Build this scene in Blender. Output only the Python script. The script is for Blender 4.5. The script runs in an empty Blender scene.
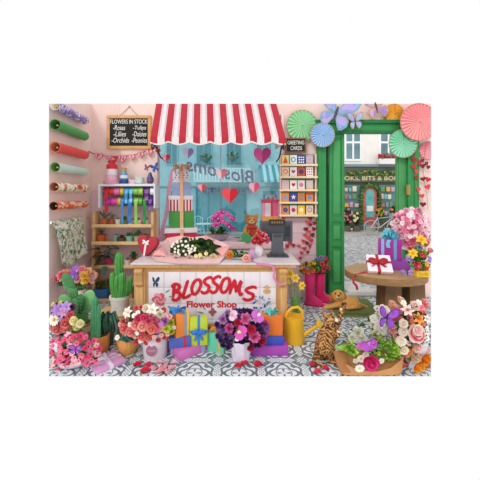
import bpy, bmesh, math, random
from mathutils import Vector, Matrix, Quaternion
# ---------------------------------------------------------------- camera, light
SC = bpy.context.scene
COL = SC.collection
PI = math.pi
FPX, EYE, HY = 290.0, 1.86, 195.0        # focal length in px, eye height, horizon row
cam = bpy.data.cameras.new('camera'); cam.sensor_width = 36; cam.lens = FPX/480*36
cam.shift_y = -45/480; cam.clip_end = 200
camo = bpy.data.objects.new('camera', cam); COL.objects.link(camo)
camo.location = (0, 0, EYE); camo.rotation_euler = (PI/2, 0, 0); SC.camera = camo
w = bpy.data.worlds.new('studio_sky'); SC.world = w; w.use_nodes = True
w.node_tree.nodes['Background'].inputs[0].default_value = (1, 1, 1, 1)
w.node_tree.nodes['Background'].inputs[1].default_value = 1.0
sun = bpy.data.lights.new('sun', 'SUN'); sun.energy = 1.0; sun.angle = math.radians(14); sun.color = (1, .96, .9)
suno = bpy.data.objects.new('sun', sun); COL.objects.link(suno)
suno.rotation_euler = Vector((.42, .75, -.62)).to_track_quat('-Z', 'Y').to_euler()
SC.view_settings.view_transform = 'Standard'; SC.view_settings.look = 'None'
SC.view_settings.exposure = 0.0; SC.view_settings.gamma = 1; SC.view_settings.use_curve_mapping = False
# ---------------------------------------------------------------- helpers
def S(d): return d/FPX
def W(px, py, d): return Vector(((px-240)*d/FPX, d, EYE-(py-HY)*d/FPX))
def FD(py): return FPX*EYE/(py-HY)
def FL(px, py): d = FD(py); return Vector(((px-240)*d/FPX, d, 0))
rnd = random.Random(7)
def lin(c):
    c /= 255.0
    return c/12.92 if c <= .04045 else ((c+.055)/1.055)**2.4
def rgb(h):
    if isinstance(h, str): h = (int(h[0:2], 16), int(h[2:4], 16), int(h[4:6], 16))
    return tuple(lin(x) for x in h[:3])+(1,)
_m = {}
def M(h, rough=.6, var=.10, scale=30, bump=0, metal=0, kind='noise', h2=None, spec=.25, name=None, stretch=(1, 1, 1)):
    """procedural material: base colour h varied by a noise / wave / voronoi / checker texture"""
    key = (h, rough, var, scale, bump, metal, kind, h2, spec, stretch)
    if key in _m: return _m[key]
    m = bpy.data.materials.new(name or 'paint_'+str(h)); m.use_nodes = True; nt = m.node_tree
    b = nt.nodes['Principled BSDF']; b.inputs['Roughness'].default_value = rough
    b.inputs['Metallic'].default_value = metal; b.inputs['Specular IOR Level'].default_value = spec
    tc = nt.nodes.new('ShaderNodeTexCoord'); mp = nt.nodes.new('ShaderNodeMapping')
    mp.inputs['Scale'].default_value = stretch
    nt.links.new(tc.outputs['Object'], mp.inputs[0])
    if kind == 'wave' or kind == 'wavez' or kind == 'wavey':
        t = nt.nodes.new('ShaderNodeTexWave'); t.bands_direction = {'wave': 'X', 'wavez': 'Z', 'wavey': 'Y'}[kind]
        t.inputs['Scale'].default_value = scale; out = t.outputs['Fac']
    elif kind == 'wood':
        t = nt.nodes.new('ShaderNodeTexNoise'); t.inputs['Scale'].default_value = scale
        t.inputs['Detail'].default_value = 5; out = t.outputs['Fac']
    elif kind == 'voronoi':
        t = nt.nodes.new('ShaderNodeTexVoronoi'); t.inputs['Scale'].default_value = scale; out = t.outputs['Distance']
    elif kind == 'cells':
        t = nt.nodes.new('ShaderNodeTexVoronoi'); t.inputs['Scale'].default_value = scale; out = t.outputs['Color']
    else:
        t = nt.nodes.new('ShaderNodeTexNoise'); t.inputs['Scale'].default_value = scale
        t.inputs['Detail'].default_value = 3; out = t.outputs['Fac']
    nt.links.new(mp.outputs[0], t.inputs['Vector'])
    c = rgb(h); r = nt.nodes.new('ShaderNodeValToRGB'); e = r.color_ramp.elements
    if h2:
        e[0].color = c; e[1].color = rgb(h2)
        e[0].position, e[1].position = (.47, .53)
    else:
        e[0].color = tuple(x*(1-var) for x in c[:3])+(1,); e[1].color = tuple(min(1, x*(1+var)) for x in c[:3])+(1,)
        e[0].position, e[1].position = (.3, .7)
    nt.links.new(out, r.inputs[0]); nt.links.new(r.outputs[0], b.inputs['Base Color'])
    if bump:
        bp = nt.nodes.new('ShaderNodeBump'); bp.inputs['Strength'].default_value = bump; bp.inputs['Distance'].default_value = .01
        nt.links.new(out, bp.inputs['Height']); nt.links.new(bp.outputs[0], b.inputs['Normal'])
    _m[key] = m; return m
def multi(name, cols, scale, rough=.6, stretch=(1, 1, 1), base=None):
    """patchwork material: voronoi cells take colours from a list"""
    if name in bpy.data.materials: return bpy.data.materials[name]
    m = bpy.data.materials.new(name); m.use_nodes = True; nt = m.node_tree; b = nt.nodes['Principled BSDF']
    b.inputs['Roughness'].default_value = rough; b.inputs['Specular IOR Level'].default_value = .25
    tc = nt.nodes.new('ShaderNodeTexCoord'); mp = nt.nodes.new('ShaderNodeMapping'); mp.inputs['Scale'].default_value = stretch
    n = nt.nodes.new('ShaderNodeTexNoise'); n.inputs['Scale'].default_value = scale*.8
    mx = nt.nodes.new('ShaderNodeMix'); mx.data_type = 'VECTOR'; mx.inputs[0].default_value = .12
    v = nt.nodes.new('ShaderNodeTexVoronoi'); v.inputs['Scale'].default_value = scale
    sp = nt.nodes.new('ShaderNodeSeparateColor'); r = nt.nodes.new('ShaderNodeValToRGB'); r.color_ramp.interpolation = 'CONSTANT'
    nt.links.new(tc.outputs['Object'], mp.inputs[0]); nt.links.new(mp.outputs[0], n.inputs['Vector'])
    nt.links.new(mp.outputs[0], mx.inputs[4]); nt.links.new(n.outputs['Color'], mx.inputs[5])
    nt.links.new(mx.outputs[1], v.inputs['Vector']); nt.links.new(v.outputs['Color'], sp.inputs[0]); nt.links.new(sp.outputs[0], r.inputs[0])
    e = r.color_ramp.elements
    e[0].color = rgb(cols[0]); e[0].position = 0; e[1].color = rgb(cols[1]); e[1].position = 1/len(cols)
    for i, c in enumerate(cols[2:]):
        x = e.new((i+2)/len(cols)); x.color = rgb(c)
    nt.links.new(r.outputs[0], b.inputs['Base Color']); return m
def glassmat(name, tint, fac=.12, rough=.02):
    m = bpy.data.materials.new(name); m.use_nodes = True; nt = m.node_tree
    for n in list(nt.nodes): nt.nodes.remove(n)
    o = nt.nodes.new('ShaderNodeOutputMaterial'); mx = nt.nodes.new('ShaderNodeMixShader'); mx.inputs[0].default_value = fac
    t = nt.nodes.new('ShaderNodeBsdfTransparent'); t.inputs[0].default_value = rgb(tint)
    g = nt.nodes.new('ShaderNodeBsdfGlossy'); g.inputs['Roughness'].default_value = rough
    nt.links.new(t.outputs[0], mx.inputs[1]); nt.links.new(g.outputs[0], mx.inputs[2]); nt.links.new(mx.outputs[0], o.inputs[0])
    return m
class MB:
    def __init__(s): s.v = []; s.f = []; s.m = []
    def add(s, vs, fs, m=0, X=None):
        o = len(s.v)
        s.v += [(X @ Vector(q)) if X else Vector(q) for q in vs]
        for f in fs: s.f.append([i+o for i in f]); s.m.append(m)
        return s
    def merge(s, b, X=None, dm=0):
        o = len(s.v); s.v += [(X @ q) if X else q.copy() for q in b.v]
        for f, mm in zip(b.f, b.m): s.f.append([i+o for i in f]); s.m.append(mm+dm)
        return s
    def box(s, c, d, m=0, rz=0, X=None):
        x, y, z = d[0]/2, d[1]/2, d[2]/2
        vs = [(i*x, j*y, k*z) for i in (-1, 1) for j in (-1, 1) for k in (-1, 1)]
        T = Matrix.Translation(c) @ Matrix.Rotation(rz, 4, 'Z')
        if X: T = X @ T
        return s.add(vs, [(0, 1, 3, 2), (4, 6, 7, 5), (0, 4, 5, 1), (2, 3, 7, 6), (0, 2, 6, 4), (1, 5, 7, 3)], m, T)
    def bb(s, lo, hi, m=0):
        lo = Vector(lo); hi = Vector(hi); return s.box((lo+hi)/2, hi-lo, m)
    def tube(s, pts, r, n=8, m=0, cap=True, flat=1):
        pts = [Vector(p) for p in pts]; k = len(pts)
        rs = r if isinstance(r, (list, tuple)) else [r]*k
        o = len(s.v); up = None
        for i, p in enumerate(pts):
            t = (pts[min(i+1, k-1)]-pts[max(i-1, 0)])
            if t.length < 1e-9: t = Vector((0, 0, 1))
            t.normalize()
            if up is None:
                up = Vector((0, 0, 1)) if abs(t.z) < .9 else Vector((0, 1, 0))
            a = t.cross(up)
            if a.length < 1e-6: a = t.orthogonal()
            a.normalize(); b = a.cross(t).normalized(); up = b
            for j in range(n):
                q = 2*PI*j/n; s.v.append(p+a*(math.cos(q)*rs[i])+b*(math.sin(q)*rs[i]*flat))
        for i in range(k-1):
            for j in range(n):
                s.f.append([o+i*n+j, o+i*n+(j+1) % n, o+(i+1)*n+(j+1) % n, o+(i+1)*n+j]); s.m.append(m)
        if cap:
            s.f.append([o+j for j in range(n)][::-1]); s.m.append(m)
            s.f.append([o+(k-1)*n+j for j in range(n)]); s.m.append(m)
        return s
    def lathe(s, prof, n=20, c=(0, 0, 0), m=0, X=None, capb=True, capt=False):
        o = len(s.v); c = Vector(c)
        for r, z in prof:
            for j in range(n):
                q = 2*PI*j/n; p = Vector((math.cos(q)*r, math.sin(q)*r, z))+c
                s.v.append(X @ p if X else p)
        k = len(prof)
        for i in range(k-1):
            for j in range(n):
                s.f.append([o+i*n+j, o+i*n+(j+1) % n, o+(i+1)*n+(j+1) % n, o+(i+1)*n+j]); s.m.append(m)
        if capb: s.f.append([o+j for j in range(n)][::-1]); s.m.append(m)
        if capt: s.f.append([o+(k-1)*n+j for j in range(n)]); s.m.append(m)
        return s
    def ball(s, c, r, nu=12, nv=8, m=0, X=None):
        if not isinstance(r, (tuple, list)): r = (r, r, r)
        T = Matrix.Translation(c)
        if X: T = T @ X
        vs = [(0, 0, r[2])]
        for i in range(1, nv):
            a = PI*i/nv
            for j in range(nu):
                q = 2*PI*j/nu; vs.append((r[0]*math.sin(a)*math.cos(q), r[1]*math.sin(a)*math.sin(q), r[2]*math.cos(a)))
        vs.append((0, 0, -r[2])); fs = []
        for j in range(nu): fs.append((0, 1+j, 1+(j+1) % nu))
        for i in range(nv-2):
            for j in range(nu):
                a = 1+i*nu; fs.append((a+j, a+nu+j, a+nu+(j+1) % nu, a+(j+1) % nu))
        L = len(vs)-1; a = 1+(nv-2)*nu
        for j in range(nu): fs.append((L, a+(j+1) % nu, a+j))
        return s.add(vs, fs, m, T)
    def prism(s, out, dep, X=None, m=0, ms=None):
        """outline in x,z extruded along +y"""
        n = len(out); vs = [(x, 0, z) for x, z in out]+[(x, dep, z) for x, z in out]
        s.add(vs, [list(range(n))], m, X); o = len(s.v)-2*n
        s.f.append([o+n+i for i in range(n)][::-1]); s.m.append(m)
        for i in range(n):
            j = (i+1) % n; s.f.append([o+i, o+n+i, o+n+j, o+j]); s.m.append(m if ms is None else ms)
        return s
    def strip(s, pts, wd, th=.002, m=0):
        """flat band: pts with a width vector (or list), small thickness"""
        pts = [Vector(p) for p in pts]; k = len(pts); o = len(s.v)
        for i, p in enumerate(pts):
            wv = Vector(wd[i]) if isinstance(wd, list) else Vector(wd)
            t = (pts[min(i+1, k-1)]-pts[max(i-1, 0)]); nn = t.cross(wv)
            nn = nn.normalized()*th/2 if nn.length > 1e-9 else Vector((0, th/2, 0))
            for q in (p-wv/2+nn, p+wv/2+nn, p+wv/2-nn, p-wv/2-nn): s.v.append(q)
        for i in range(k-1):
            for j in range(4):
                s.f.append([o+4*i+j, o+4*i+(j+1) % 4, o+4*i+4+(j+1) % 4, o+4*i+4+j]); s.m.append(m)
        s.f.append([o, o+3, o+2, o+1]); s.m.append(m); e = o+4*(k-1)
        s.f.append([e, e+1, e+2, e+3]); s.m.append(m)
        return s
    def grid(s, fn, nu, nv, m=0):
        o = len(s.v)
        for i in range(nu+1):
            for j in range(nv+1): s.v.append(Vector(fn(i/nu, j/nv)))
        for i in range(nu):
            for j in range(nv):
                a = o+i*(nv+1)+j; s.f.append([a, a+1, a+nv+2, a+nv+1]); s.m.append(m)
        return s
    def mesh(s, name, mats, bevel=0, clip=None, solid=0, ang=40, origin=None, fixn=True):
        me = bpy.data.meshes.new(name)
        bm = bmesh.new()
        vs = [bm.verts.new(q) for q in s.v]
        for f, mi in zip(s.f, s.m):
            try:
                fc = bm.faces.new([vs[i] for i in f]); fc.material_index = mi; fc.smooth = True
            except ValueError: pass
        if fixn: bmesh.ops.recalc_face_normals(bm, faces=bm.faces)
        if bevel:
            ed = [e for e in bm.edges if len(e.link_faces) == 2 and e.calc_face_angle(0) > .6]
            bmesh.ops.bevel(bm, geom=ed, offset=bevel, segments=2, affect='EDGES', profile=.6, clamp_overlap=True)
            for fc in bm.faces: fc.smooth = True
        if clip: clip(bm)
        bm.to_mesh(me); bm.free()
        if not isinstance(mats, (list, tuple)): mats = [mats]
        for mm in mats: me.materials.append(mm)
        me.set_sharp_from_angle(angle=math.radians(ang))
        return me
    def build(s, name, mats, parent=None, loc=(0, 0, 0), **k):
        o = bpy.data.objects.new(name, s.mesh(name, mats, **k)); COL.objects.link(o)
        o.location = loc
        if parent: o.parent = parent
        return o
def tag(o, label=None, cat=None, group=None, kind=None):
    if label: o['label'] = label
    if cat: o['category'] = cat
    if group: o['group'] = group
    if kind: o['kind'] = kind
    return o
def thing(name, label, cat, loc, group=None, rz=0):
    o = bpy.data.objects.new(name, None); COL.objects.link(o); o.empty_display_size = .05
    o.location = loc; o.rotation_euler = (0, 0, rz); return tag(o, label, cat, group)
def struct(o): o['kind'] = 'structure'; return o
def link(name, me, parent, mat=None):
    o = bpy.data.objects.new(name, me); COL.objects.link(o); o.parent = parent
    if mat is not None: o.matrix_local = mat
    return o
# the set is a cutaway: walls and floor stop at these four cut planes
CUT = [(Vector((-1, -191/FPX, 0))), (Vector((1, -191/FPX, 0))), (Vector((0, -91.3/FPX, 1))), (Vector((0, -181.3/FPX, -1)))]
def clipper(which=(0, 1, 2, 3), shift=Vector((0, 0, 0))):
    def fn(bm):
        for i in which:
            r = bmesh.ops.bisect_plane(bm, geom=bm.verts[:]+bm.edges[:]+bm.faces[:], plane_co=Vector((0, 0, EYE))-shift,
                                       plane_no=CUT[i].normalized(), clear_outer=True, dist=1e-5)
            ed = [e for e in r['geom_cut'] if isinstance(e, bmesh.types.BMEdge) and len(e.link_faces) == 1]
            if ed:
                try: bmesh.ops.triangle_fill(bm, edges=ed, use_beauty=True)
                except Exception: pass
    return fn
def text(body, name, mat, parent, loc, width=None, height=None, size=.1, ext=.002, shear=0, mirror=False, rot=None, bold=0, align='CENTER', space=1):
    c = bpy.data.curves.new(name, 'FONT'); c.body = body; c.size = size; c.extrude = ext; c.align_x = align; c.align_y = 'CENTER'
    c.shear = shear; c.offset = bold; c.resolution_u = 3; c.space_character = space
    o = bpy.data.objects.new(name, c); COL.objects.link(o); bpy.context.view_layer.update()
    me = bpy.data.meshes.new_from_object(o.evaluated_get(bpy.context.evaluated_depsgraph_get()))
    bpy.data.objects.remove(o); bpy.data.curves.remove(c)
    xs = [q.co.x for q in me.vertices]; ys = [q.co.y for q in me.vertices]
    sx = (width/(max(xs)-min(xs))) if width else 1; sy = (height/(max(ys)-min(ys))) if height else sx
    if not width: sx = sy
    if mirror: sx = -sx
    for q in me.vertices: q.co.x *= sx; q.co.y *= sy
    if mirror: me.flip_normals()
    me.name = name; me.materials.append(mat)
    o = bpy.data.objects.new(name, me); COL.objects.link(o); o.parent = parent
    o.location = loc; o.rotation_euler = rot or (PI/2, 0, 0); return o
def skin(name, joints, edges, mat, parent, sub=2, root=0):
    me = bpy.data.meshes.new(name); me.from_pydata([j[0] for j in joints], edges, [])
    o = bpy.data.objects.new(name, me); COL.objects.link(o)
    o.modifiers.new('s', 'SKIN'); sv = me.skin_vertices[0].data
    for i, j in enumerate(joints):
        r = j[1]; sv[i].radius = r if isinstance(r, tuple) else (r, r); sv[i].use_root = (i == root)
    o.modifiers['s'].use_smooth_shade = True
    ss = o.modifiers.new('d', 'SUBSURF'); ss.levels = ss.render_levels = sub
    bpy.context.view_layer.update()
    m2 = bpy.data.meshes.new_from_object(o.evaluated_get(bpy.context.evaluated_depsgraph_get()))
    bpy.data.objects.remove(o); bpy.data.meshes.remove(me); m2.name = name; m2.materials.clear()
    for q in (mat if isinstance(mat, list) else [mat]): m2.materials.append(q)
    for p in m2.polygons: p.use_smooth = True
    o = bpy.data.objects.new(name, m2); COL.objects.link(o); o.parent = parent; return o
def heart(w, h, n=24):
    """closed outline x,z, point at the bottom (z=0), top at h"""
    out = []
    for i in range(n):
        t = 2*PI*i/n; x = 16*math.sin(t)**3; y = 13*math.cos(t)-5*math.cos(2*t)-2*math.cos(3*t)-math.cos(4*t)
        out.append((x/32*w, (y+17)/29*h))
    return out
def ellipse(w, h, n=20, c=(0, 0)): return [(c[0]+w/2*math.cos(2*PI*i/n), c[1]+h/2*math.sin(2*PI*i/n)) for i in range(n)]
def aim(direction, spin=0, s=1, loc=(0, 0, 0)):
    q = Vector(direction).normalized().to_track_quat('Z', 'Y')
    return Matrix.Translation(loc) @ q.to_matrix().to_4x4() @ Matrix.Rotation(spin, 4, 'Z') @ Matrix.Scale(s, 4)
# ---------------------------------------------------------------- flowers
def petal(mb, az, L, Wd, tilt, curl=0, cup=.2, r0=0, z0=0, m=0, nt=4, point=False, wave=0):
    x, z = r0, z0; vs = []; R = Matrix.Rotation(az, 4, 'Z')
    for i in range(nt+1):
        t = i/nt
        wd = Wd*(math.sin(PI*(t*.96+.02))**.8 if point else math.sin(PI*(t*.78+.10))**.75)
        if i: a = tilt+curl*(t-.5/nt); x += math.cos(a)*L/nt; z += math.sin(a)*L/nt
        for u in (-1, 0, 1): vs.append((x, u*wd, z+cup*wd*u*u+wave*math.sin(7*t+u*3)*Wd))
    fs = [(3*i+j, 3*i+j+1, 3*i+j+4, 3*i+j+3) for i in range(nt) for j in (0, 1)]
    mb.add(vs, fs, m, R)
_fl = {}
def flower(kind, cols):
    key = (kind, cols)
    if key in _fl: return _fl[key]
    mb = MB(); r = random.Random(hash(kind) % 97 if False else len(kind)*31+3)
    J = lambda a: r.uniform(-a, a)
    if kind in ('rose', 'ranunculus'):
        rings = [(6, .8, .50, .15, .35, .25), (6, .62, .46, .5, .5, .26), (5, .48, .36, .85, .6, .22), (4, .34, .28, 1.15, .5, .14)] if kind == 'rose' else \
                [(8, .72, .40, .2, .6, .3), (8, .56, .36, .5, .7, .3), (7, .44, .3, .8, .7, .25), (6, .34, .24, 1.0, .6, .18), (5, .26, .18, 1.2, .4, .1)]
        for k, (n, L, wd, ti, cu, r0) in enumerate(rings):
            for i in range(n): petal(mb, 2*PI*(i+.5*(k % 2))/n+J(.12), L, wd, ti+J(.1), cu, .3, r0, k*.11, m=(k+1) % 2, nt=3)
        mb.ball((0, 0, .5), (.17, .17, .22), 7, 5, m=0); mb.ball((0, 0, .12), (.4, .4, .22), 8, 5, m=1)
    elif kind == 'daisy':
        for k in range(2):
            for i in range(11): petal(mb, 2*PI*(i+.5*k)/11, .82, .19, .12+.15*k, -.1, .1, .15, .02*k, m=0, nt=3)
        mb.ball((0, 0, .06), (.3, .3, .18), 10, 6, m=1)
    elif kind == 'lily':
        for i in range(6): petal(mb, PI*i/3, 1.05, .3 if i % 2 else .26, .85, -1.3, .35, .05, 0, m=0, nt=5, point=True)
        for i in range(5): mb.tube([(0, 0, .1), (.2*math.cos(i*1.26), .2*math.sin(i*1.26), .7)], [.02, .045], 4, 1)
        mb.ball((0, 0, .15), .14, 6, 4, m=1)
    elif kind == 'tulip':
        for i in range(6): petal(mb, PI*i/3, 1.6, .52, .55 if i % 2 else .4, 1.6, .25, .08, 0, m=i % 2, nt=5, point=True)
    elif kind == 'carnation':
        for k in range(5):
            n = 9-k
            for i in range(n): petal(mb, 2*PI*i/n+k*.4+J(.2), .85-.1*k+J(.1), .3, .1+.33*k+J(.15), .1, .2, .08, .05*k, m=(i+k) % 2, nt=3, wave=.22)
    elif kind == 'orchid':
        for a, L, wd in ((PI/2, .95, .34), (PI/2+2.15, .95, .32), (PI/2-2.15, .95, .32)): petal(mb, a, L, wd, .1, -.1, .15, .05, 0, m=0, nt=4, point=True)
        for a in (.25, PI-.25): petal(mb, a, 1.0, .62, .2, -.2, .2, .05, .05, m=0, nt=4)
        petal(mb, -PI/2, .5, .26, .7, -.5, .5, .02, .1, m=1, nt=3); mb.ball((0, 0, .18), (.13, .13, .16), 6, 5, m=1)
    elif kind == 'cyclamen':
        for i in range(5): petal(mb, 2*PI*i/5+J(.15), 1.15, .42, .35+J(.2), .75, .2, .1, 0, m=0, nt=4, wave=.06)
        mb.ball((0, 0, .05), (.28, .28, .25), 8, 5, m=1)
    elif kind == 'blossom':
        for i in range(5): petal(mb, 2*PI*i/5, .85, .5, .35, -.3, .15, .06, 0, m=0, nt=3)
        mb.ball((0, 0, .1), .18, 6, 4, m=1)
    elif kind == 'daffodil':
        for i in range(6): petal(mb, PI*i/3, .95, .34, .1, .15, .2, .1, 0, m=0, nt=3, point=True)
        mb.lathe([(.16, 0), (.26, .2), (.3, .42), (.4, .55), (.34, .53), (.2, .1)], 10, m=1)
    elif kind == 'hydrangea':
        n = 90
        for i in range(n):
            z = 1-1.6*i/n; a = i*2.4; q = math.sqrt(max(0, 1-z*z)); p = Vector((q*math.cos(a), q*math.sin(a), z))*.85
            X = aim(p, a, .21+.03*(i % 3), p*(1+.04*(i % 4)))
            b = MB()
            for j in range(4): petal(b, PI*j/2, .9, .5, .15, -.2, .1, .05, 0, m=(i*7+i//3) % 2, nt=2)
            mb.merge(b, X)
        mb.ball((0, 0, 0), .74, 10, 7, m=1)
    elif kind == 'snapdragon':
        for k in range(7):
            for i in range(5):
                a = 2*PI*i/5+k*.6; q = .5*(1-k/8); X = aim((math.cos(a), math.sin(a), .6), a, .3*(1-k/11), (q*.7*math.cos(a), q*.7*math.sin(a), k*.3))
                b = MB(); b.ball((0, 0, .2), (.6, .6, .8), 6, 4, m=(k+i) % 2); mb.merge(b, X)
    me = mb.mesh(kind, [M(c, .55, .12, 18, spec=.15) for c in cols], fixn=False, ang=60); _fl[key] = me; return me
def leafshape(mb, X, L=1, Wd=.3, fold=.25, droop=.5, m=0, nt=4):
    b = MB(); petal(b, 0, L, Wd, .35, -droop*1.6, fold, 0, 0, 0, nt, True); mb.merge(b, X, m)
GREENS = ['4f7a3a', '6d9a4a', '35572e']
def foliage(t, d, cx, cy, rx, ry, R, n, size, cols=None, wide=.3, name='foliage', seed=1, lim=(50, 430, 104, 376), up=.5):
    r = random.Random(seed); mb = MB(); k = 0; loc = t.location
    while k < n:
        a = r.uniform(0, 2*PI); q = math.sqrt(r.random()); x = cx+rx*q*math.cos(a); y = cy+ry*q*math.sin(a)
        k += 1
        if not (lim[0]+size*.4 < x < lim[1]-size*.4 and lim[2]+size*.4 < y < lim[3]-size*.2): continue
        zz = math.sqrt(max(0, 1-q*q)); dd = d-R*zz*.8+r.uniform(-.2, .2)*R
        dr = Vector((q*math.cos(a)+r.uniform(-.5, .5), -.5-zz+r.uniform(-.6, .6), -q*math.sin(a)+up+r.uniform(-.5, .5)))
        p = W(x, y, dd)-loc
        if p.z+loc.z < .03: continue
        L = size*S(dd)*r.uniform(.7, 1.2)
        Q = dr.normalized().to_track_quat('X', 'Z').to_matrix().to_4x4()
        X = Matrix.Translation(p) @ Q @ Matrix.Rotation(r.uniform(0, 6.28), 4, 'X') @ Matrix.Translation((-L/2, 0, 0))
        leafshape(mb, X, L, L*wide, .25, .5, r.randrange(len(cols or GREENS)))
    return mb.build(name, [M(c, .5, .2, 25) for c in (cols or GREENS)], t, fixn=False, ang=70)
PLURALNAME = {'blossom': 'blossom', 'hydrangea': 'hydrangea_head'}
def place(t, d, c, r, R, items, seed=0, face=(0, -1, .35), spread=.8):
    """items: (kind, cols, px, py, radius_px[, depth offset]) on a dome centred at c with radii r (px) and depth R"""
    rr = random.Random(seed+5); loc = t.location; out = []
    for it in items:
        kind, cols, x, y, rp = it[:5]
        u = (x-c[0])/r[0]; v = (y-c[1])/r[1]; q = min(1, u*u+v*v); zz = math.sqrt(1-q)
        dd = d-R*zz+(it[5] if len(it) > 5 else rr.uniform(-.03, .03))
        dr = Vector((u*spread+rr.uniform(-.15, .15), -zz-.25, -v*spread+rr.uniform(-.15, .15)))*.8+Vector(face)*.6
        out.append(link(PLURALNAME.get(kind, kind), flower(kind, cols), t, aim(dr, rr.uniform(0, 6.28), rp*S(dd), W(x, y, dd)-loc)))
    return out
def scatter(n, c, r, minr, seed, lim=(51, 429, 105, 375), reject=None):
    rr = random.Random(seed); pts = []; tries = 0
    while len(pts) < n and tries < n*60:
        tries += 1; a = rr.uniform(0, 2*PI); q = math.sqrt(rr.random()); x = c[0]+r[0]*q*math.cos(a); y = c[1]+r[1]*q*math.sin(a)
        if not (lim[0]+minr*.5 < x < lim[1]-minr*.5 and lim[2] < y < lim[3]-minr*.4): continue
        if reject and reject(x, y): continue
        if all((x-p[0])**2+(y-p[1])**2 > minr*minr for p in pts): pts.append((x, y))
    return pts
def more(items, n, c, r, minr, kinds, rr_, seed, lim=(51, 429, 105, 375), dz=0, gap=.75):
    # extra small flowers in the gaps between the listed ones
    rr = random.Random(seed+90)
    rej = lambda x, y: any((x-q[2])**2+(y-q[3])**2 < (q[4]*gap+minr*.35)**2 for q in items)
    return items+[kinds[rr.randrange(len(kinds))]+(x, y, rr.uniform(*rr_), dz) for x, y in scatter(n, c, r, minr, seed, lim, rej)]
def stems(t, d, base, items, R=.1, rad=.004, col='5d8a45'):
    mb = MB(); b = Vector(base)
    for it in items:
        p = W(it[2], it[3], d-R*.4)-t.location; m_ = b.lerp(p, .5)+Vector((0, 0, .02))
        mb.tube([b+Vector((p.x-b.x, 0, 0))*.15, m_, p], rad, 5)
    return mb.build('stems', M(col, .5), t)
# ---------------------------------------------------------------- the setting
DB = 5.3; SB = S(DB)                       # back wall
def X_(px, d=DB): return (px-240)*S(d)
def Z_(py, d=DB): return EYE-(py-HY)*S(d)
PINKW = M('f0d3cc', .8, .03, 4); SHADE_MAUVE = M('dcbcc4', .75, .05, 6); PINKL = M('f4dbd3', .8, .04, 4)
def floor_material():
    m = bpy.data.materials.new('encaustic_floor_tiles'); m.use_nodes = True; nt = m.node_tree; b = nt.nodes['Principled BSDF']
    b.inputs['Roughness'].default_value = .45; b.inputs['Specular IOR Level'].default_value = .3
    def N(op, a, b_=None, c=None):
        n = nt.nodes.new('ShaderNodeMath'); n.operation = op
        for i, q in enumerate((a, b_, c)):
            if q is None: continue
            if isinstance(q, (int, float)): n.inputs[i].default_value = q
            else: nt.links.new(q, n.inputs[i])
        return n.outputs[0]
    tc = nt.nodes.new('ShaderNodeTexCoord'); sp = nt.nodes.new('ShaderNodeSeparateXYZ'); nt.links.new(tc.outputs['Object'], sp.inputs[0])
    P = .47
    def cell(v, off): return N('SUBTRACT', N('FRACT', N('ADD', N('DIVIDE', v, P), off)), .5)
    x = cell(sp.outputs[0], .52); y = cell(sp.outputs[1], .05)
    r = N('SQRT', N('ADD', N('MULTIPLY', x, x), N('MULTIPLY', y, y))); th = N('ARCTAN2', y, x)
    c4 = N('COSINE', N('MULTIPLY', th, 4)); c8 = N('COSINE', N('MULTIPLY', th, 8))
    ax = N('SUBTRACT', .5, N('ABSOLUTE', x)); ay = N('SUBTRACT', .5, N('ABSOLUTE', y))
    rc = N('SQRT', N('ADD', N('MULTIPLY', ax, ax), N('MULTIPLY', ay, ay))); tc4 = N('COSINE', N('MULTIPLY', N('ARCTAN2', ay, ax), 8))
    def band(v, c, hw): return N('LESS_THAN', N('ABSOLUTE', N('SUBTRACT', v, c)), hw)
    def AND(a, b_): return N('MULTIPLY', a, b_)
    def OR(a, b_): return N('MAXIMUM', a, b_)
    o = band(N('ADD', r, N('MULTIPLY', c8, .022)), .40, .028)
    o = OR(o, band(N('SUBTRACT', r, N('MULTIPLY', c4, .05)), .27, .03))
    fx = N('COSINE', N('MULTIPLY', x, 75.4)); fy = N('COSINE', N('MULTIPLY', y, 75.4)); o = OR(o, AND(N('GREATER_THAN', N('MULTIPLY', fx, fy), .3), N('GREATER_THAN', r, .43)))
    o = OR(o, AND(N('GREATER_THAN', c8, .35), band(r, .33, .03)))
    o = OR(o, AND(N('GREATER_THAN', c4, .55), band(r, .09, .06)))
    o = OR(o, band(r, .175, .012))
    o = OR(o, band(N('ADD', rc, N('MULTIPLY', tc4, .03)), .16, .03))
    o = OR(o, AND(N('GREATER_THAN', tc4, .4), N('LESS_THAN', rc, .10)))
    o = OR(o, AND(N('LESS_THAN', c4, -.45), band(r, .49, .03)))
    o = OR(o, AND(N('LESS_THAN', c4, -.7), band(r, .36, .03)))
    g = N('MINIMUM', N('MINIMUM', ax, ay), 1)
    ns = nt.nodes.new('ShaderNodeTexNoise'); ns.inputs['Scale'].default_value = 40; nt.links.new(tc.outputs['Object'], ns.inputs['Vector'])
    mx = nt.nodes.new('ShaderNodeMix'); mx.data_type = 'RGBA'
    nt.links.new(N('MULTIPLY', o, N('ADD', N('MULTIPLY', ns.outputs['Fac'], .5), .62)), mx.inputs[0])
    mx.inputs[6].default_value = rgb('e6ebf0'); mx.inputs[7].default_value = rgb('4a5c6b')
    m2 = nt.nodes.new('ShaderNodeMix'); m2.data_type = 'RGBA'; nt.links.new(N('LESS_THAN', g, .006), m2.inputs[0])
    nt.links.new(mx.outputs[2], m2.inputs[6]); m2.inputs[7].default_value = rgb('b9c0c6')
    nt.links.new(m2.outputs[2], b.inputs['Base Color']); return m
struct(MB().bb((-3, 2.9, -.1), (3.6, 5.42, 0)).build('floor', floor_material(), clip=clipper((0, 1, 3))))
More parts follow.
